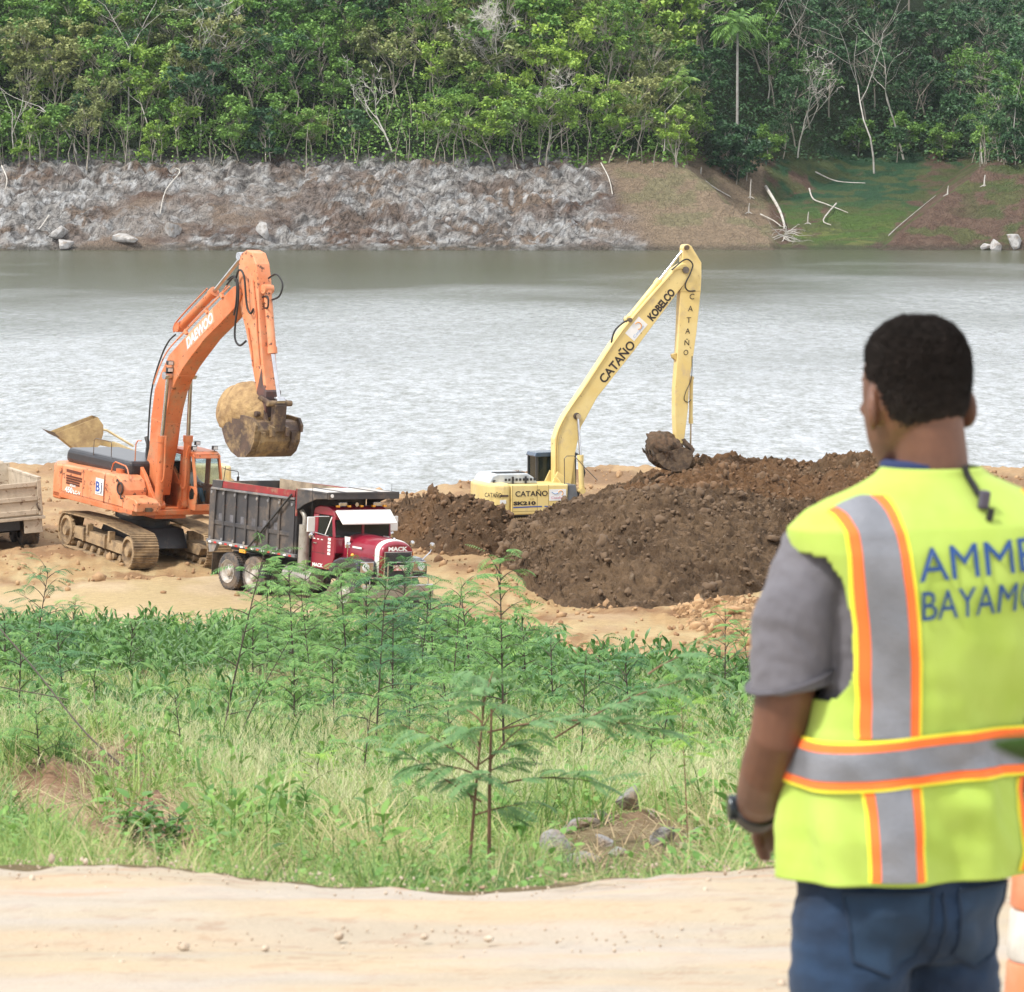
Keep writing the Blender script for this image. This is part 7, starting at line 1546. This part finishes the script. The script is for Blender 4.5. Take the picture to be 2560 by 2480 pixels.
# ------------------------------------------------------------------ the man in the hi-vis vest
from mathutils.bvhtree import BVHTree
PX, PY, PYAW = .65, 8.0, 30
def wl(xw, yw, z):
    dx, dy = xw - PX, yw - PY; c, s = math.cos(rad(PYAW)), math.sin(rad(PYAW)); return (dx * c + dy * s, -dx * s + dy * c, z)
def hipx(z): return -.05 * (1 - sstep(.92, 1.32, z))
def ctr(z): h = float(hipx(z)); return h * .866, -h * .5
def ring_loft(rings, n=40, p=2.25, shift=True):
    V = []
    for (z, cx, cy, ax, ay) in rings:
        ox, oy = ctr(z) if shift else (0, 0)
        a = np.linspace(0, 2 * math.pi, n, endpoint=False); c, s = np.cos(a), np.sin(a)
        V.append(np.stack([ox + cx + ax * np.sign(c) * np.abs(c) ** (2 / p), oy + cy + ay * np.sign(s) * np.abs(s) ** (2 / p), np.full(n, z)], 1))
    return np.concatenate(V), len(rings), n
def add_loft(g, rings, n=40, p=2.25, shift=True, mtx=None):
    V, nr, n = ring_loft(rings, n, p, shift)
    vs = [g.bm.verts.new(tuple(mtx @ Vector(v)) if mtx else tuple(v)) for v in V]
    for i in range(nr - 1):
        for k in range(n): g.bm.faces.new((vs[i * n + k], vs[i * n + (k + 1) % n], vs[(i + 1) * n + (k + 1) % n], vs[(i + 1) * n + k]))
    g.bm.faces.new(vs[:n][::-1]); g.bm.faces.new(vs[-n:])
def fuse(g, voxel, name, m, parent=None, smooth=6, wr=None):
    bmesh.ops.recalc_face_normals(g.bm, faces=g.bm.faces)
    me = bpy.data.meshes.new('tmp'); g.bm.to_mesh(me); g.bm.free(); t = bpy.data.objects.new('tmp', me); COL.objects.link(t)
    r = t.modifiers.new('r', 'REMESH'); r.mode = 'VOXEL'; r.voxel_size = voxel; s = t.modifiers.new('s', 'SMOOTH'); s.factor = .6; s.iterations = smooth
    out = bpy.data.meshes.new_from_object(t.evaluated_get(bpy.context.evaluated_depsgraph_get())); bpy.data.objects.remove(t)
    n = len(out.vertices); co = np.zeros(n * 3, np.float32); out.vertices.foreach_get('co', co); co = co.reshape(-1, 3)
    if wr is not None:
        no = np.zeros(n * 3, np.float32); out.vertex_normals.foreach_get('vector', no); no = no.reshape(-1, 3); co = co + no * wr(co)[:, None]; out.vertices.foreach_set('co', co.ravel().astype(np.float32))
    out.materials.clear(); out.materials.append(m); out.polygons.foreach_set('use_smooth', np.ones(len(out.polygons), bool)); out.update(); out.name = name
    return link(bpy.data.objects.new(name, out), parent)
def skinmat():
    m, N, L, P = nodemat('skin'); tc = N.new('ShaderNodeTexCoord'); n1 = _noise(N, L, tc.outputs['Object'], 14, 4)
    L.new(_mix(N, L, _ramp(N, L, n1.outputs['Fac'], .35, .65), (.155, .068, .038), (.105, .045, .026)), P.inputs['Base Color'])
    P.inputs['Roughness'].default_value = .5; P.inputs['Subsurface Weight'].default_value = .12; P.inputs['Subsurface Radius'].default_value = (.02, .008, .004); return m
M_skin = skinmat()
def fabric(name, c, c2, s=900, bump=.25, rough=.9, emi=0):
    m, N, L, P = nodemat(name); tc = N.new('ShaderNodeTexCoord'); n1 = _noise(N, L, tc.outputs['Object'], 5, 5)
    L.new(_mix(N, L, _ramp(N, L, n1.outputs['Fac'], .35, .65), c, c2), P.inputs['Base Color']); P.inputs['Roughness'].default_value = rough; P.inputs['Sheen Weight'].default_value = .05
    n2 = _noise(N, L, tc.outputs['Object'], s, 2); b = N.new('ShaderNodeBump'); b.inputs['Strength'].default_value = bump; b.inputs['Distance'].default_value = .001; L.new(n2.outputs['Fac'], b.inputs['Height']); L.new(b.outputs['Normal'], P.inputs['Normal']); return m
M_vest = fabric('vest_lime', (.42, .55, .115), (.36, .50, .075)); M_shirt = fabric('grey_tshirt', (.145, .14, .16), (.115, .112, .13)); M_jean = fabric('denim', (.012, .040, .095), (.005, .015, .038), 500, .5)
M_orng = fabric('vest_orange', (.95, .20, .04), (.92, .16, .03)); M_refl = mat('reflective_grey', (.23, .24, .27), .35, .25, c2=(.18, .19, .215), scale=9, bump=.2, bscale=200); M_edge = fabric('vest_yellow_edge', (.92, .85, .06), (.9, .8, .05))
M_print = mat('vest_print', (.006, .055, .22), .6); M_hair = mat('hair', (.040, .027, .021), .9, c2=(.055, .036, .028), scale=60, bump=2, bscale=400)
def person():
    g = MB()
    add_loft(g, [(.84, 0, 0, .12, .09), (.88, 0, 0, .160, .112), (.95, 0, 0, .158, .11), (1.05, 0, 0, .148, .102), (1.15, 0, 0, .155, .105), (1.25, 0, 0, .170, .108), (1.34, 0, 0, .182, .105), (1.40, 0, 0, .182, .09), (1.43, 0, 0, .165, .075), (1.455, 0, 0, .12, .066), (1.48, 0, 0, .075, .058), (1.50, 0, 0, .058, .055)])
    hm = Matrix.Translation(Vector(wl(.627, 8.022, 0))) @ Matrix.Rotation(rad(-6), 4, 'Z') @ Matrix.Diagonal(Vector((1.02, .98, 1.0, 1)))
    add_loft(g, [(1.43, .010, -.018, .068, .068), (1.48, .010, -.018, .059, .060), (1.53, .008, -.016, .056, .058), (1.575, .004, -.012, .056, .058), (1.62, 0, -.008, .055, .058)], 32, 2, False, Matrix.Translation(Vector(wl(.635, 8.01, 0))))
    head = [(1.508, 0, .040, .026, .026), (1.516, 0, .036, .040, .042), (1.53, 0, .030, .050, .056), (1.55, 0, .020, .060, .072), (1.575, 0, .012, .067, .084), (1.60, 0, .005, .072, .092), (1.63, 0, .002, .0745, .096), (1.66, 0, 0, .0745, .097), (1.69, 0, -.003, .070, .092), (1.715, 0, -.006, .058, .078), (1.732, 0, -.008, .042, .056), (1.742, 0, -.008, .022, .03)]
    add_loft(g, head, 40, 2.15, False, hm)
    def hb(c, r, sc):
        n0 = len(g.bm.verts); g.bm.verts.ensure_lookup_table(); vs = bmesh.ops.create_uvsphere(g.bm, u_segments=14, v_segments=10, radius=r)['verts']; bmesh.ops.scale(g.bm, verts=vs, vec=sc); bmesh.ops.translate(g.bm, verts=vs, vec=c); bmesh.ops.transform(g.bm, verts=vs, matrix=hm)
    hb((0, .102, 1.598), .012, (1.1, 1.5, 1.2)); hb((0, .098, 1.618), .010, (.8, 1.2, 2.2)); hb((0, .092, 1.568), .011, (2.0, .9, .5)); hb((0, .090, 1.558), .011, (1.8, .9, .55)); hb((0, .075, 1.522), .018, (1.1, 1, .8))
    for s in (-1, 1):
        hb((s * .03, .086, 1.645), .013, (1.7, 1, .5)); hb((s * .045, .070, 1.600), .016, (1, .8, .8))
        g2 = bmesh.ops.create_uvsphere(g.bm, u_segments=16, v_segments=12, radius=1)['verts']; bmesh.ops.scale(g.bm, verts=g2, vec=(.0105, .024, .036)); bmesh.ops.rotate(g.bm, verts=g2, cent=(0, 0, 0), matrix=Euler((rad(-12), 0, rad(s * 26))).to_matrix()); bmesh.ops.translate(g.bm, verts=g2, vec=(s * .079, -.010, 1.606)); bmesh.ops.transform(g.bm, verts=g2, matrix=hm)
    # arms
    larm = [wl(.486, 7.93, 1.385), wl(.458, 7.925, 1.345), wl(.436, 7.92, 1.28), wl(.424, 7.925, 1.19), wl(.410, 7.935, 1.10), wl(.400, 7.985, 1.045), wl(.392, 8.05, 1.0), wl(.386, 8.11, .965), wl(.388, 8.145, .945)]
    g.tube(larm, [.052, .058, .053, .047, .044, .046, .041, .031, .029], 16)
    rarm = [wl(.83, 8.13, 1.405), wl(.86, 8.15, 1.36), wl(.87, 8.16, 1.25), wl(.875, 8.18, 1.12), wl(.86, 8.25, 1.04), wl(.80, 8.30, 1.0), wl(.70, 8.33, .955), wl(.66, 8.335, .94)]
    g.tube(rarm, [.052, .058, .053, .047, .044, .043, .031, .029], 16)
    def hand(w_, d, side, up, sgn):
        W, D, Sd, U = Vector(w_), Vector(d).normalized(), Vector(side).normalized(), None; U = D.cross(Sd).normalized(); Sd = U.cross(D).normalized()
        vs = bmesh.ops.create_uvsphere(g.bm, u_segments=14, v_segments=10, radius=1)['verts']; bmesh.ops.scale(g.bm, verts=vs, vec=(.052, .041, .017)); M_ = Matrix((D, Sd, U)).transposed().to_4x4(); M_.translation = W + D * .045; bmesh.ops.transform(g.bm, verts=vs, matrix=M_)
        for i, (o, l0, r) in enumerate(((-.030, .070, .0085), (-.010, .082, .009), (.010, .078, .0088), (.029, .060, .0076))):
            b = W + D * .082 + Sd * o; p1 = b + D * l0 * .45 - U * .006; p2 = p1 + D * l0 * .28 - U * l0 * .28; p3 = p2 + D * l0 * .02 - U * l0 * .30; g.tube([b - D * .02, b, p1, p2, p3], [r, r * 1.05, r * .98, r * .9, r * .7], 9)
        b = W + D * .02 - Sd * .034; g.tube([b - D * .01 + Sd * .012, b, b + D * .03 - Sd * .016 - U * .008, b + D * .058 - Sd * .014 - U * .02], [.011, .0115, .0105, .008], 9)
    hand(wl(.388, 8.145, .945), Vector(wl(.47, 8.25, .90)) - Vector(wl(.388, 8.145, .945)), (0, 0, 1), None, 1)
    hand(wl(.66, 8.335, .94), Vector(wl(.53, 8.30, .90)) - Vector(wl(.66, 8.335, .94)), (0, 0, 1), None, -1)
    # legs
    for s, off in ((-1, (.0, .0)), (1, (.0, .03))):
        hx, hy = ctr(.8); P = [(hx + s * .082, hy, .86), (hx + s * .086, hy + off[1] * .3, .70), (hx + s * .088, hy + .01 + off[1], .48), (hx + s * .092, hy - .005 + off[1], .28), (hx + s * .095, hy - .01 + off[1], .09)]
        g.tube(P, [.085, .078, .056, .050, .036], 16); g.tube([(P[-1][0], P[-1][1] - .03, .045), (P[-1][0], P[-1][1] + .05, .045), (P[-1][0] + s * .02, P[-1][1] + .16, .03)], [.036, .038, .022], 12)
    body = fuse(g, .0042, 'person', M_skin, None, 3); body.location = (PX, PY, 0); body.rotation_euler = (0, 0, rad(PYAW))
    tag(body, 'man seen from behind in a lime safety vest, grey t-shirt and jeans, looking left', 'person')
    # eyes
    for s in (-1, 1):
        h = MB(); h.sphere(tuple(hm @ Vector((s * .030, .083, 1.632))), .0115); h.build('eye', mat('eye_white', (.7, .68, .65), .2), body, smooth=True)
    # hair: a close cropped shell with its hairline
    n = 96; rings = []; hr = [(1.56, .006)] 
    zz = np.linspace(1.535, 1.7475, 60); hz = np.array([r[0] for r in head] + [1.7495]); col = lambda k: np.array([r[k] for r in head] + [head[-1][k] * .25])
    V = []; 
    for z in zz:
        zi = z if z < 1.735 else z; ax = np.interp(z, hz + .003, col(3)) + .001 + .0035 * float(sstep(1.57, 1.62, z)); ay = np.interp(z, hz + .003, col(4)) + .001 + .0035 * float(sstep(1.57, 1.62, z)); cy = np.interp(z, hz, np.array([r[2] for r in head] + [-.008]))
        a = np.linspace(0, 2 * math.pi, n, endpoint=False); c, s_ = np.cos(a), np.sin(a); q = 2 / 2.15
        V.append(np.stack([ax * np.sign(c) * np.abs(c) ** q, cy + ay * np.sign(s_) * np.abs(s_) ** q, np.full(n, z)], 1))
    V = np.array(V); a = np.linspace(0, 2 * math.pi, n, endpoint=False); back = -np.sin(a)            # 1 at the nape, -1 at the forehead
    line = np.interp(back, [-1, -.75, -.45, -.15, .02, .10, .25, .45, .7, 1], [1.700, 1.697, 1.688, 1.645, 1.638, 1.645, 1.618, 1.586, 1.572, 1.566])
    F = []
    nf = fbm(np.arange(n) * .9, np.arange(n) * 0., 3, 4) * .006
    for i in range(len(zz) - 1):
        for k in range(n):
            if zz[i] > line[k] + nf[k] and (zz[i] > line[k] + .016 or _h(np.array(i * 7), np.array(k * 3)) < .35 + (zz[i] - line[k]) / .016 * .65): F.append((i * n + k, i * n + (k + 1) % n, (i + 1) * n + (k + 1) % n, (i + 1) * n + k))
    Vf = V.reshape(-1, 3); Vf = Vf + (Vf - np.array([0, 0, 1.64])) * ((_h(np.arange(len(Vf)), np.arange(len(Vf)) * 3) - .5) * .03)[:, None]
    top = np.array([[0, -.008, 1.7505]]); Vf = np.concatenate([Vf, top]); k0 = (len(zz) - 1) * n
    for k in range(n): F.append((k0 + k, k0 + (k + 1) % n, len(Vf) - 1, len(Vf) - 1))
    Vh = np.array([tuple(hm @ Vector(v)) for v in Vf]); me = bpy.data.meshes.new('hair'); me.from_pydata([tuple(v) for v in Vh], [], [tuple(dict.fromkeys(f)) for f in F]); me.materials.append(M_hair)
    me.polygons.foreach_set('use_smooth', np.ones(len(me.polygons), bool)); ho = link(bpy.data.objects.new('hair', me), body); sd_ = ho.modifiers.new('s', 'SOLIDIFY'); sd_.thickness = .004; sd_.offset = -1
    # cropped hairs standing off the scalp
    Fh = [f for f in F if f[2] != len(Vf) - 1]; Q = np.array(Fh); rs = np.random.RandomState(9); pick = Q[rs.randint(0, len(Q), 42000)]; wgt = rs.rand(len(pick), 4); wgt /= wgt.sum(1, keepdims=True)
    B = (Vh[pick] * wgt[:, :, None]).sum(1); c0 = np.array(hm @ Vector((0, 0, 1.63))); nn = B - c0; nn /= np.linalg.norm(nn, axis=1, keepdims=True); nn += rs.normal(0, .45, nn.shape); nn /= np.linalg.norm(nn, axis=1, keepdims=True)
    fade = np.clip((B[:, 2] - 1.56) / .09, .25, 1); v, f = ribbons(B, np.arctan2(nn[:, 1], nn[:, 0]), np.arcsin(nn[:, 2]), rs.uniform(.002, .005, len(B)) * fade, .0011, .5, 1, 'strap'); np_mesh('cropped_hairs', v, f, M_hair, ho)
    # t-shirt
    g = MB()
    add_loft(g, [(.90, 0, 0, .172, .125), (1.0, 0, 0, .168, .12), (1.1, 0, 0, .162, .115), (1.2, 0, 0, .172, .118), (1.3, 0, 0, .190, .12), (1.37, 0, 0, .198, .113), (1.41, 0, 0, .195, .1), (1.435, 0, 0, .178, .085), (1.46, 0, 0, .13, .076), (1.48, 0, 0, .09, .07), (1.50, 0, 0, .068, .066)])
    for arm in (larm, rarm):
        A0, A1, A2, A3 = [Vector(p) for p in arm[:4]]; e = A3 + (A3 - A2).normalized() * .0
        g.tube([A0 + Vector((.03 if arm is larm else -.03, 0, .0)), A0 + Vector((0, 0, .004)), A1, A2, A3 + Vector((.004, 0, 0.012)), A3 + Vector((.008, 0, -.012))], [.062, .068, .068, .066, .066, .068], 20)
    wrk = lambda co: (fbm(co[:, 0] * 16 + co[:, 2] * 14, co[:, 2] * 9 + co[:, 1] * 12, 4, 5) - .5) * .026
    sh = fuse(g, .0055, 'tshirt', M_shirt, body, 3, wrk)
    g = MB(); A2, A3 = Vector(larm[2]), Vector(larm[3]); q = A3 + Vector((.006, 0, .006)); g.tube([q, q + Vector((.001, 0, -.003))], [.0745, .0745], 24); g.build('sleeve_hem_seam', mat('hem_dark', (.10, .095, .11), .9), sh, smooth=True)
    g = MB(); g.lathe([(.062, -.012), (.070, -.006), (.069, .008), (.060, .013)], wl(.640, 8.012, 1.512), 'Z', 36); g.build('collar', mat('navy_collar', (.02, .035, .11), .9), sh, smooth=True)
    # jeans
    g = MB(); add_loft(g, [(.74, 0, 0, .12, .09), (.78, 0, .0, .165, .115), (.84, 0, -.004, .176, .128), (.90, 0, 0, .172, .122), (.97, 0, 0, .165, .116)])
    for s, off in ((-1, 0), (1, .03)):
        hx, hy = ctr(.8); g.tube([(hx + s * .082, hy - .004, .86), (hx + s * .085, hy + off * .3 - .004, .70), (hx + s * .088, hy + .01 + off, .48), (hx + s * .092, hy - .005 + off, .28), (hx + s * .095, hy - .01 + off, .07)], [.098, .092, .075, .070, .066], 22)
    wj = lambda co: (fbm(co[:, 0] * 9 + co[:, 2] * 14, co[:, 2] * 12 - co[:, 0] * 8, 4, 15) - .5) * .034
    jn = fuse(g, .006, 'jeans', M_jean, body, 4, wj)
    T = BVHTree.FromPolygons([v.co for v in jn.data.vertices], [tuple(p.vertices) for p in jn.data.polygons])
    def on_jeans(x, z, d=.002):
        h = T.ray_cast(Vector((x, -1, z)), Vector((0, 1, 0))); return (x, (h[0].y if h[0] else -.12) - d, z)
    M_seam = mat('denim_seam', (.012, .028, .06), .9)
    hx, hy = ctr(.8)
    for s in (-1, 1):
        cx = hx + s * .085; pts = [(cx - .062, .865), (cx - .056, .765), (cx, .738), (cx + .056, .765), (cx + .062, .865)]
        V, F = [], []; 
        for i, z in enumerate(np.linspace(.738, .868, 14)):
            w_ = np.interp(z, [.738, .765, .868], [.006, .056, .062])
            for x in np.linspace(cx - w_, cx + w_, 12): V.append(on_jeans(x, z, .0025))
        pk = np_mesh('back_pocket', V, grid_faces(14, 12), fabric('denim_pocket%d' % s, (.015, .045, .095), (.007, .018, .040), 500, .5), jn, smooth=True)
        h = MB(); L_ = []
        for a_, b_ in zip(pts[:-1], pts[1:]):
            for t in np.linspace(0, 1, 8): L_.append(on_jeans(a_[0] + (b_[0] - a_[0]) * t, a_[1] + (b_[1] - a_[1]) * t, .004))
        h.tube(L_, .0022, 5); h.tube([on_jeans(x, .868, .004) for x in np.linspace(cx - .062, cx + .062, 10)], .003, 5); h.build('seam', M_seam, pk)
    h = MB(); h.tube([on_jeans(hx + .004 * math.sin(z * 20), z, .002) for z in np.linspace(.72, .865, 24)], .003, 5); h.build('seam', M_seam, jn)
    for s, off in ((-1, 0), (1, .03)):
        h = MB(); bx, by = ctr(.8)[0] + s * .095, ctr(.8)[1] - .01 + off; h.tube([(bx, by - .06, .05), (bx, by, .055), (bx + s * .01, by + .08, .05), (bx + s * .02, by + .17, .035)], [.042, .047, .048, .034], 16); h.bx(bx - .045, bx + .045, by - .09, by + .19, 0, .022); h.build('shoe', mat('shoe_leather', (.05, .035, .025), .6), body, smooth=True)
    # watch
    h = MB(); A, B = Vector(larm[-3]), Vector(larm[-2]); d = (B - A).normalized(); c = B - d * .006; h.cyl(c - d * .016, c + d * .016, .0385, n=30); wt = h.build('wrist_watch', mat('watch_black', (.015, .015, .018), .4), body, bevel=.004, smooth=True)
    up_ = Vector(wl(.30, 8.10, .965)) - Vector(wl(.386, 8.11, .965)); up_.normalize(); h = MB(); h.cyl(c + up_ * .030, c + up_ * .046, .021, n=24); h.build('watch_case', mat('watch_case', (.03, .04, .05), .25, .5), wt, bevel=.002)
    # ---------------- vest
    vr_ = [(.868, .196, .160), (.90, .198, .160), (.95, .197, .156), (1.0, .190, .148), (1.06, .185, .134), (1.12, .183, .133), (1.2, .196, .133), (1.28, .212, .134), (1.34, .222, .131), (1.39, .238, .122), (1.425, .244, .110), (1.452, .215, .094), (1.470, .172, .084), (1.486, .128, .076), (1.50, .092, .070), (1.514, .074, .068)]
    rz = np.array([r[0] for r in vr_]); rax = np.array([r[1] for r in vr_]); ray_ = np.array([r[2] for r in vr_])
    PW = 2.35
    def hem(z, a):  # the hem hangs a little lower at the back
        return z
    def vest_pt(a, z, off=0.):
        ax, ay = np.interp(z, rz, rax) + off, np.interp(z, rz, ray_) + off; c, s_ = np.cos(a), np.sin(a); ox, oy = -0.0433 * (1 - sstep(.92, 1.32, z)), .025 * (1 - sstep(.92, 1.32, z))
        x = ox + ax * np.sign(c) * np.abs(c) ** (2 / PW); y = oy + ay * np.sign(s_) * np.abs(s_) ** (2 / PW)
        lowf = 1 - sstep(1.0, 1.25, z)
        d = (fbm(x * 7 + z * 7, z * 3.2 - x * 6, 3, 9) - .5) * (.026 + .030 * lowf) + .008 * lowf * np.sin(a * 9 + z * 14) * (1 - sstep(.95, 1.05, z) * .5) + .005 * np.sin((x * 22 - z * 16) + 3 * fbm(x * 5, z * 5, 2, 19)) * sstep(.0, .10, x - .02) * (1 - sstep(1.3, 1.4, z))
        d = d * sstep(0, .04, 1.514 - z + .01)
        r = np.hypot(x - ox, y - oy) + 1e-6; return x + (x - ox) / r * d, y + (y - oy) / r * d, z
    na, nz = 220, 150; A, Zg = np.meshgrid(np.linspace(0, 2 * math.pi, na, endpoint=False), np.linspace(.882, 1.514, nz)); X, Y, Z_ = vest_pt(A, Zg)
    ez = np.array([1.145, 1.165, 1.19, 1.215, 1.28, 1.35, 1.385, 1.40]); ee = np.array([.27, .197, .186, .184, .188, .206, .228, .27])
    Vv = np.stack([X, Y, Z_], -1).reshape(-1, 3); F = grid_faces(nz, na, True); cxz = Vv[F].mean(1)
    hole = (np.abs(cxz[:, 0]) > np.interp(cxz[:, 2], ez, ee)) & (cxz[:, 2] > 1.145) & (cxz[:, 2] < 1.40)
    vs = np_mesh('safety_vest', Vv, F[~hole], M_vest, body, smooth=True); vs['label'] = 'lime safety vest with orange and grey reflective bands'; so = vs.modifiers.new('s', 'SOLIDIFY'); so.thickness = .0025; so.offset = 0
    def surf(x, z, off):  # angle on the back whose surface point has this x
        ax = np.interp(z, rz, rax); ox = -0.0433 * (1 - sstep(.92, 1.32, z)); q = np.clip((x - ox) / ax, -.9995, .9995); c = np.sign(q) * np.abs(q) ** (PW / 2)
        a = -np.arccos(c); return vest_pt(a, z, off)
    def strip(zs, xc, w_, off, m_, name, ncol=9, back=True):
        Zs, T_ = np.meshgrid(zs, np.linspace(-.5, .5, ncol), indexing='ij'); Xs = np.interp(Zs, XZ, XC) * (1 if xc < 0 else -1) + (-.0 if xc < 0 else 0) + T_ * w_
        if xc > 0: Xs = np.interp(Zs, XZ, -np.array(XC) + 2 * np.array([(-0.0433 * float(1 - sstep(.92, 1.32, z))) + .040 * float(1 - sstep(1.28, 1.46, z)) for z in XZ])) + T_ * w_
        ztop = np.interp(-np.abs(Xs), -rax[10:][::1], rz[10:]) if False else np.interp(np.abs(Xs), rax[10:][::-1], rz[10:][::-1]); Zs = np.minimum(Zs, ztop - .0015)
        x, y, z = surf(Xs, Zs, off)
        if not back: a = np.arctan2(y, x); ox = -0.0433 * (1 - sstep(.92, 1.32, Zs)); y = .05 * (1 - sstep(.92, 1.32, Zs)) - y
        o = np_mesh(name, np.stack([x, y, z], -1).reshape(-1, 3), grid_faces(len(zs), ncol), m_, vs, smooth=True); return o
    XZ = [.868, .9, 1.0, 1.105, 1.22, 1.35, 1.43, 1.48]; XC = [-.139, -.139, -.138, -.137, -.142, -.154, -.160, -.164]
    for xc in (-1, 1):
        for zs in (np.linspace(1.108, 1.478, 60), np.linspace(.889, 1.032, 26)):
            for w_, off, m_, nm in ((.089, .0032, M_edge, 'piping'), (.080, .0046, M_orng, 'orange_band'), (.052, .0062, M_refl, 'reflective_strip')):
                strip(zs, xc, w_, off, m_, nm)
    for zc, hh, off, m_, nm in ((1.0, .049, .0075, M_edge, 'piping'), (1.0, .043, .0090, M_orng, 'orange_band'), (1.0, .027, .0105, M_refl, 'reflective_strip')):
        a = np.linspace(0, 2 * math.pi, 200, endpoint=False); zc_ = 1.073 + .008 * np.cos(a * 2 + 2.6) + .004 * np.sin(a); t = np.linspace(-1, 1, 7)
        A_, Tt = np.meshgrid(a, t); Zb = zc_[None] + Tt * hh * .8; x, y, z = vest_pt(A_, Zb, off); np_mesh(nm, np.stack([x, y, z], -1).reshape(-1, 3), grid_faces(7, 200, True), m_, vs, smooth=True)
    # lettering on the back
    for s_, x0, z0, wd, size, tilt in (('AMME', -.104, 1.348, .200, .076, .055), ('BAYAMO', -.101, 1.289, .206, .066, .055)):
        me = text_mesh(s_, size, M_print, bold=0); xs = [v.co.x for v in me.vertices]; k = wd / (max(xs) - min(xs)); pass
        for v in me.vertices:
            X_ = x0 + (v.co.x - min(xs)) * k; Z2 = z0 + v.co.y * .98 + (X_ - x0) * tilt; p = surf(np.array(X_), np.array(Z2), .0065); v.co = (float(p[0]), float(p[1]), float(p[2]))
        link(bpy.data.objects.new('lettering', me), vs)
    # lanyard tail hanging over the back of the collar
    h = MB(); P = []
    for x, z in ((.006, 1.520), (.010, 1.505), (.016, 1.49), (.021, 1.475)):
        p = surf(np.array(x), np.array(min(z, 1.512)), .010); P.append((float(p[0]), float(p[1]), z))
    h.tube(P, .0055, 8); h.build('lanyard', mat('lanyard_black', (.012, .012, .014), .6), body)
    h = MB(); p = surf(np.array(.024), np.array(1.468), .014); h.box(tuple(float(q) for q in p), (.019, .010, .030), (0, rad(10), 0)); lc = h.build('lanyard_clip', mat('clip_grey', (.10, .09, .12), .3, .4), body, bevel=.004); h = MB(); p = surf(np.array(.029), np.array(1.446), .010); h.box(tuple(float(q) for q in p), (.009, .006, .020), (0, rad(12), 0)); h.build('clip_hook', mat('lanyard_black', (.012, .012, .014), .6), lc)
    return body
person()

# ------------------------------------------------------------------ traffic drum beyond the man's hip, and the leaf close to the lens
def drum():
    X, Y = 1.02, 9.55
    z0 = float(Zground(np.array([X]), np.array([Y]))[0]) + .03
    root = empty('traffic_drum', (X, Y, z0), (0, 0, 0), 'orange and white striped traffic drum partly hidden behind the man', 'traffic drum')
    M_do = mat('drum_orange', (.72, .17, .06), .5, c2=(.62, .2, .1), scale=4, dirt=.5, dirtc=(.55, .33, .2)); M_dw = mat('drum_white', (.62, .60, .56), .5, c2=(.5, .48, .44), scale=14, dirt=.4, dirtc=(.42, .36, .3))
    def R(z): return .115 - .035 * (z - .1) / .6
    h = MB(); h.lathe([(.20, 0), (.20, .04), (.17, .06), (.13, .08)], (0, 0, 0), 'Z', 32); h.build('rubber_base', M_rub, root, bevel=.004)
    zs = [.06, .20, .34, .46, .58, .67]; ms = [M_do, M_dw, M_do, M_dw, M_do]
    zs = [.06, .42, .46, .548, .60, .70]; 
    for i, (a, b, m_) in enumerate(((.06, .30, M_do), (.302, .458, M_do), (.46, .555, M_dw), (.557, .64, M_do))):
        h = MB(); h.lathe([(R(a) + .0, a), (R(a) + .004, a + .006), (R(b) + .004, b - .006), (R(b), b)], (0, 0, 0), 'Z', 40); h.build('body' if m_ is M_do else 'white_band', m_, root, smooth=True)
    h = MB(); h.lathe([(R(.64), .642), (R(.64) * .9, .66), (.03, .665)], (0, 0, 0), 'Z', 32); h.tube([(-.04, 0, .66), (-.035, 0, .70), (.035, 0, .70), (.04, 0, .66)], .010, 8); h.build('lid', M_do, root)
drum()
def close_leaf():
    """a leafy twig a couple of metres from the lens, rising at the right"""
    Y = 3.2; rs = np.random.RandomState(2); X = .36; z = 0.0
    root = empty('leafy_twig', (X, Y, z), (0, 0, 0), 'dark green blurred leaf in front of the vest at the right edge', 'leafy twig')
    P = [(.06, .0, 0), (.05, 0, .6), (.03, 0, 1.2), (.02, 0, 1.66)]; h = MB(); h.tube(sp(P), .006, 6, .003); h.build('stem', M_twig, root, smooth=True)
    def leaf(base, az, el, L_, w_, dr):
        v, f = ribbons(np.array([base]), az, el, L_, w_, dr, 8, 'lance', roll=.9); o = np_mesh('leaf', v, f, leafmat('near_leaf', (.030, .085, .014), (.022, .065, .012), .5, .2), root, smooth=True); o.modifiers.new('s', 'SOLIDIFY').thickness = .0006
    leaf((.02, 0, 1.655), math.pi, .05, .082, .030, -.1)
    for k, (zz, az) in enumerate(((.5, .3), (.8, 2.0), (1.0, .6), (1.5, .2), (1.6, -.4), (1.62, 1.2))): leaf((.05, 0, zz), az if az < 1.5 else .5, .5, .08, .045, .8)
close_leaf()

# ------------------------------------------------------------------ thin humid air between the camera and the far shore
def haze():
    m = bpy.data.materials.new('haze_air'); m.use_nodes = True; N = m.node_tree.nodes; L = m.node_tree.links; N.remove(N['Principled BSDF'])
    v = N.new('ShaderNodeVolumePrincipled'); v.inputs['Color'].default_value = (.80, .88, .97, 1); v.inputs['Density'].default_value = .00004; v.inputs['Anisotropy'].default_value = .2
    L.new(v.outputs[0], N['Material Output'].inputs['Volume'])
    g = MB(); g.bx(-960, 960, -75, 1450, -34, 60); tag(g.build('haze', m), 'thin pale haze over the lake and forest', 'haze', kind='stuff')
haze()
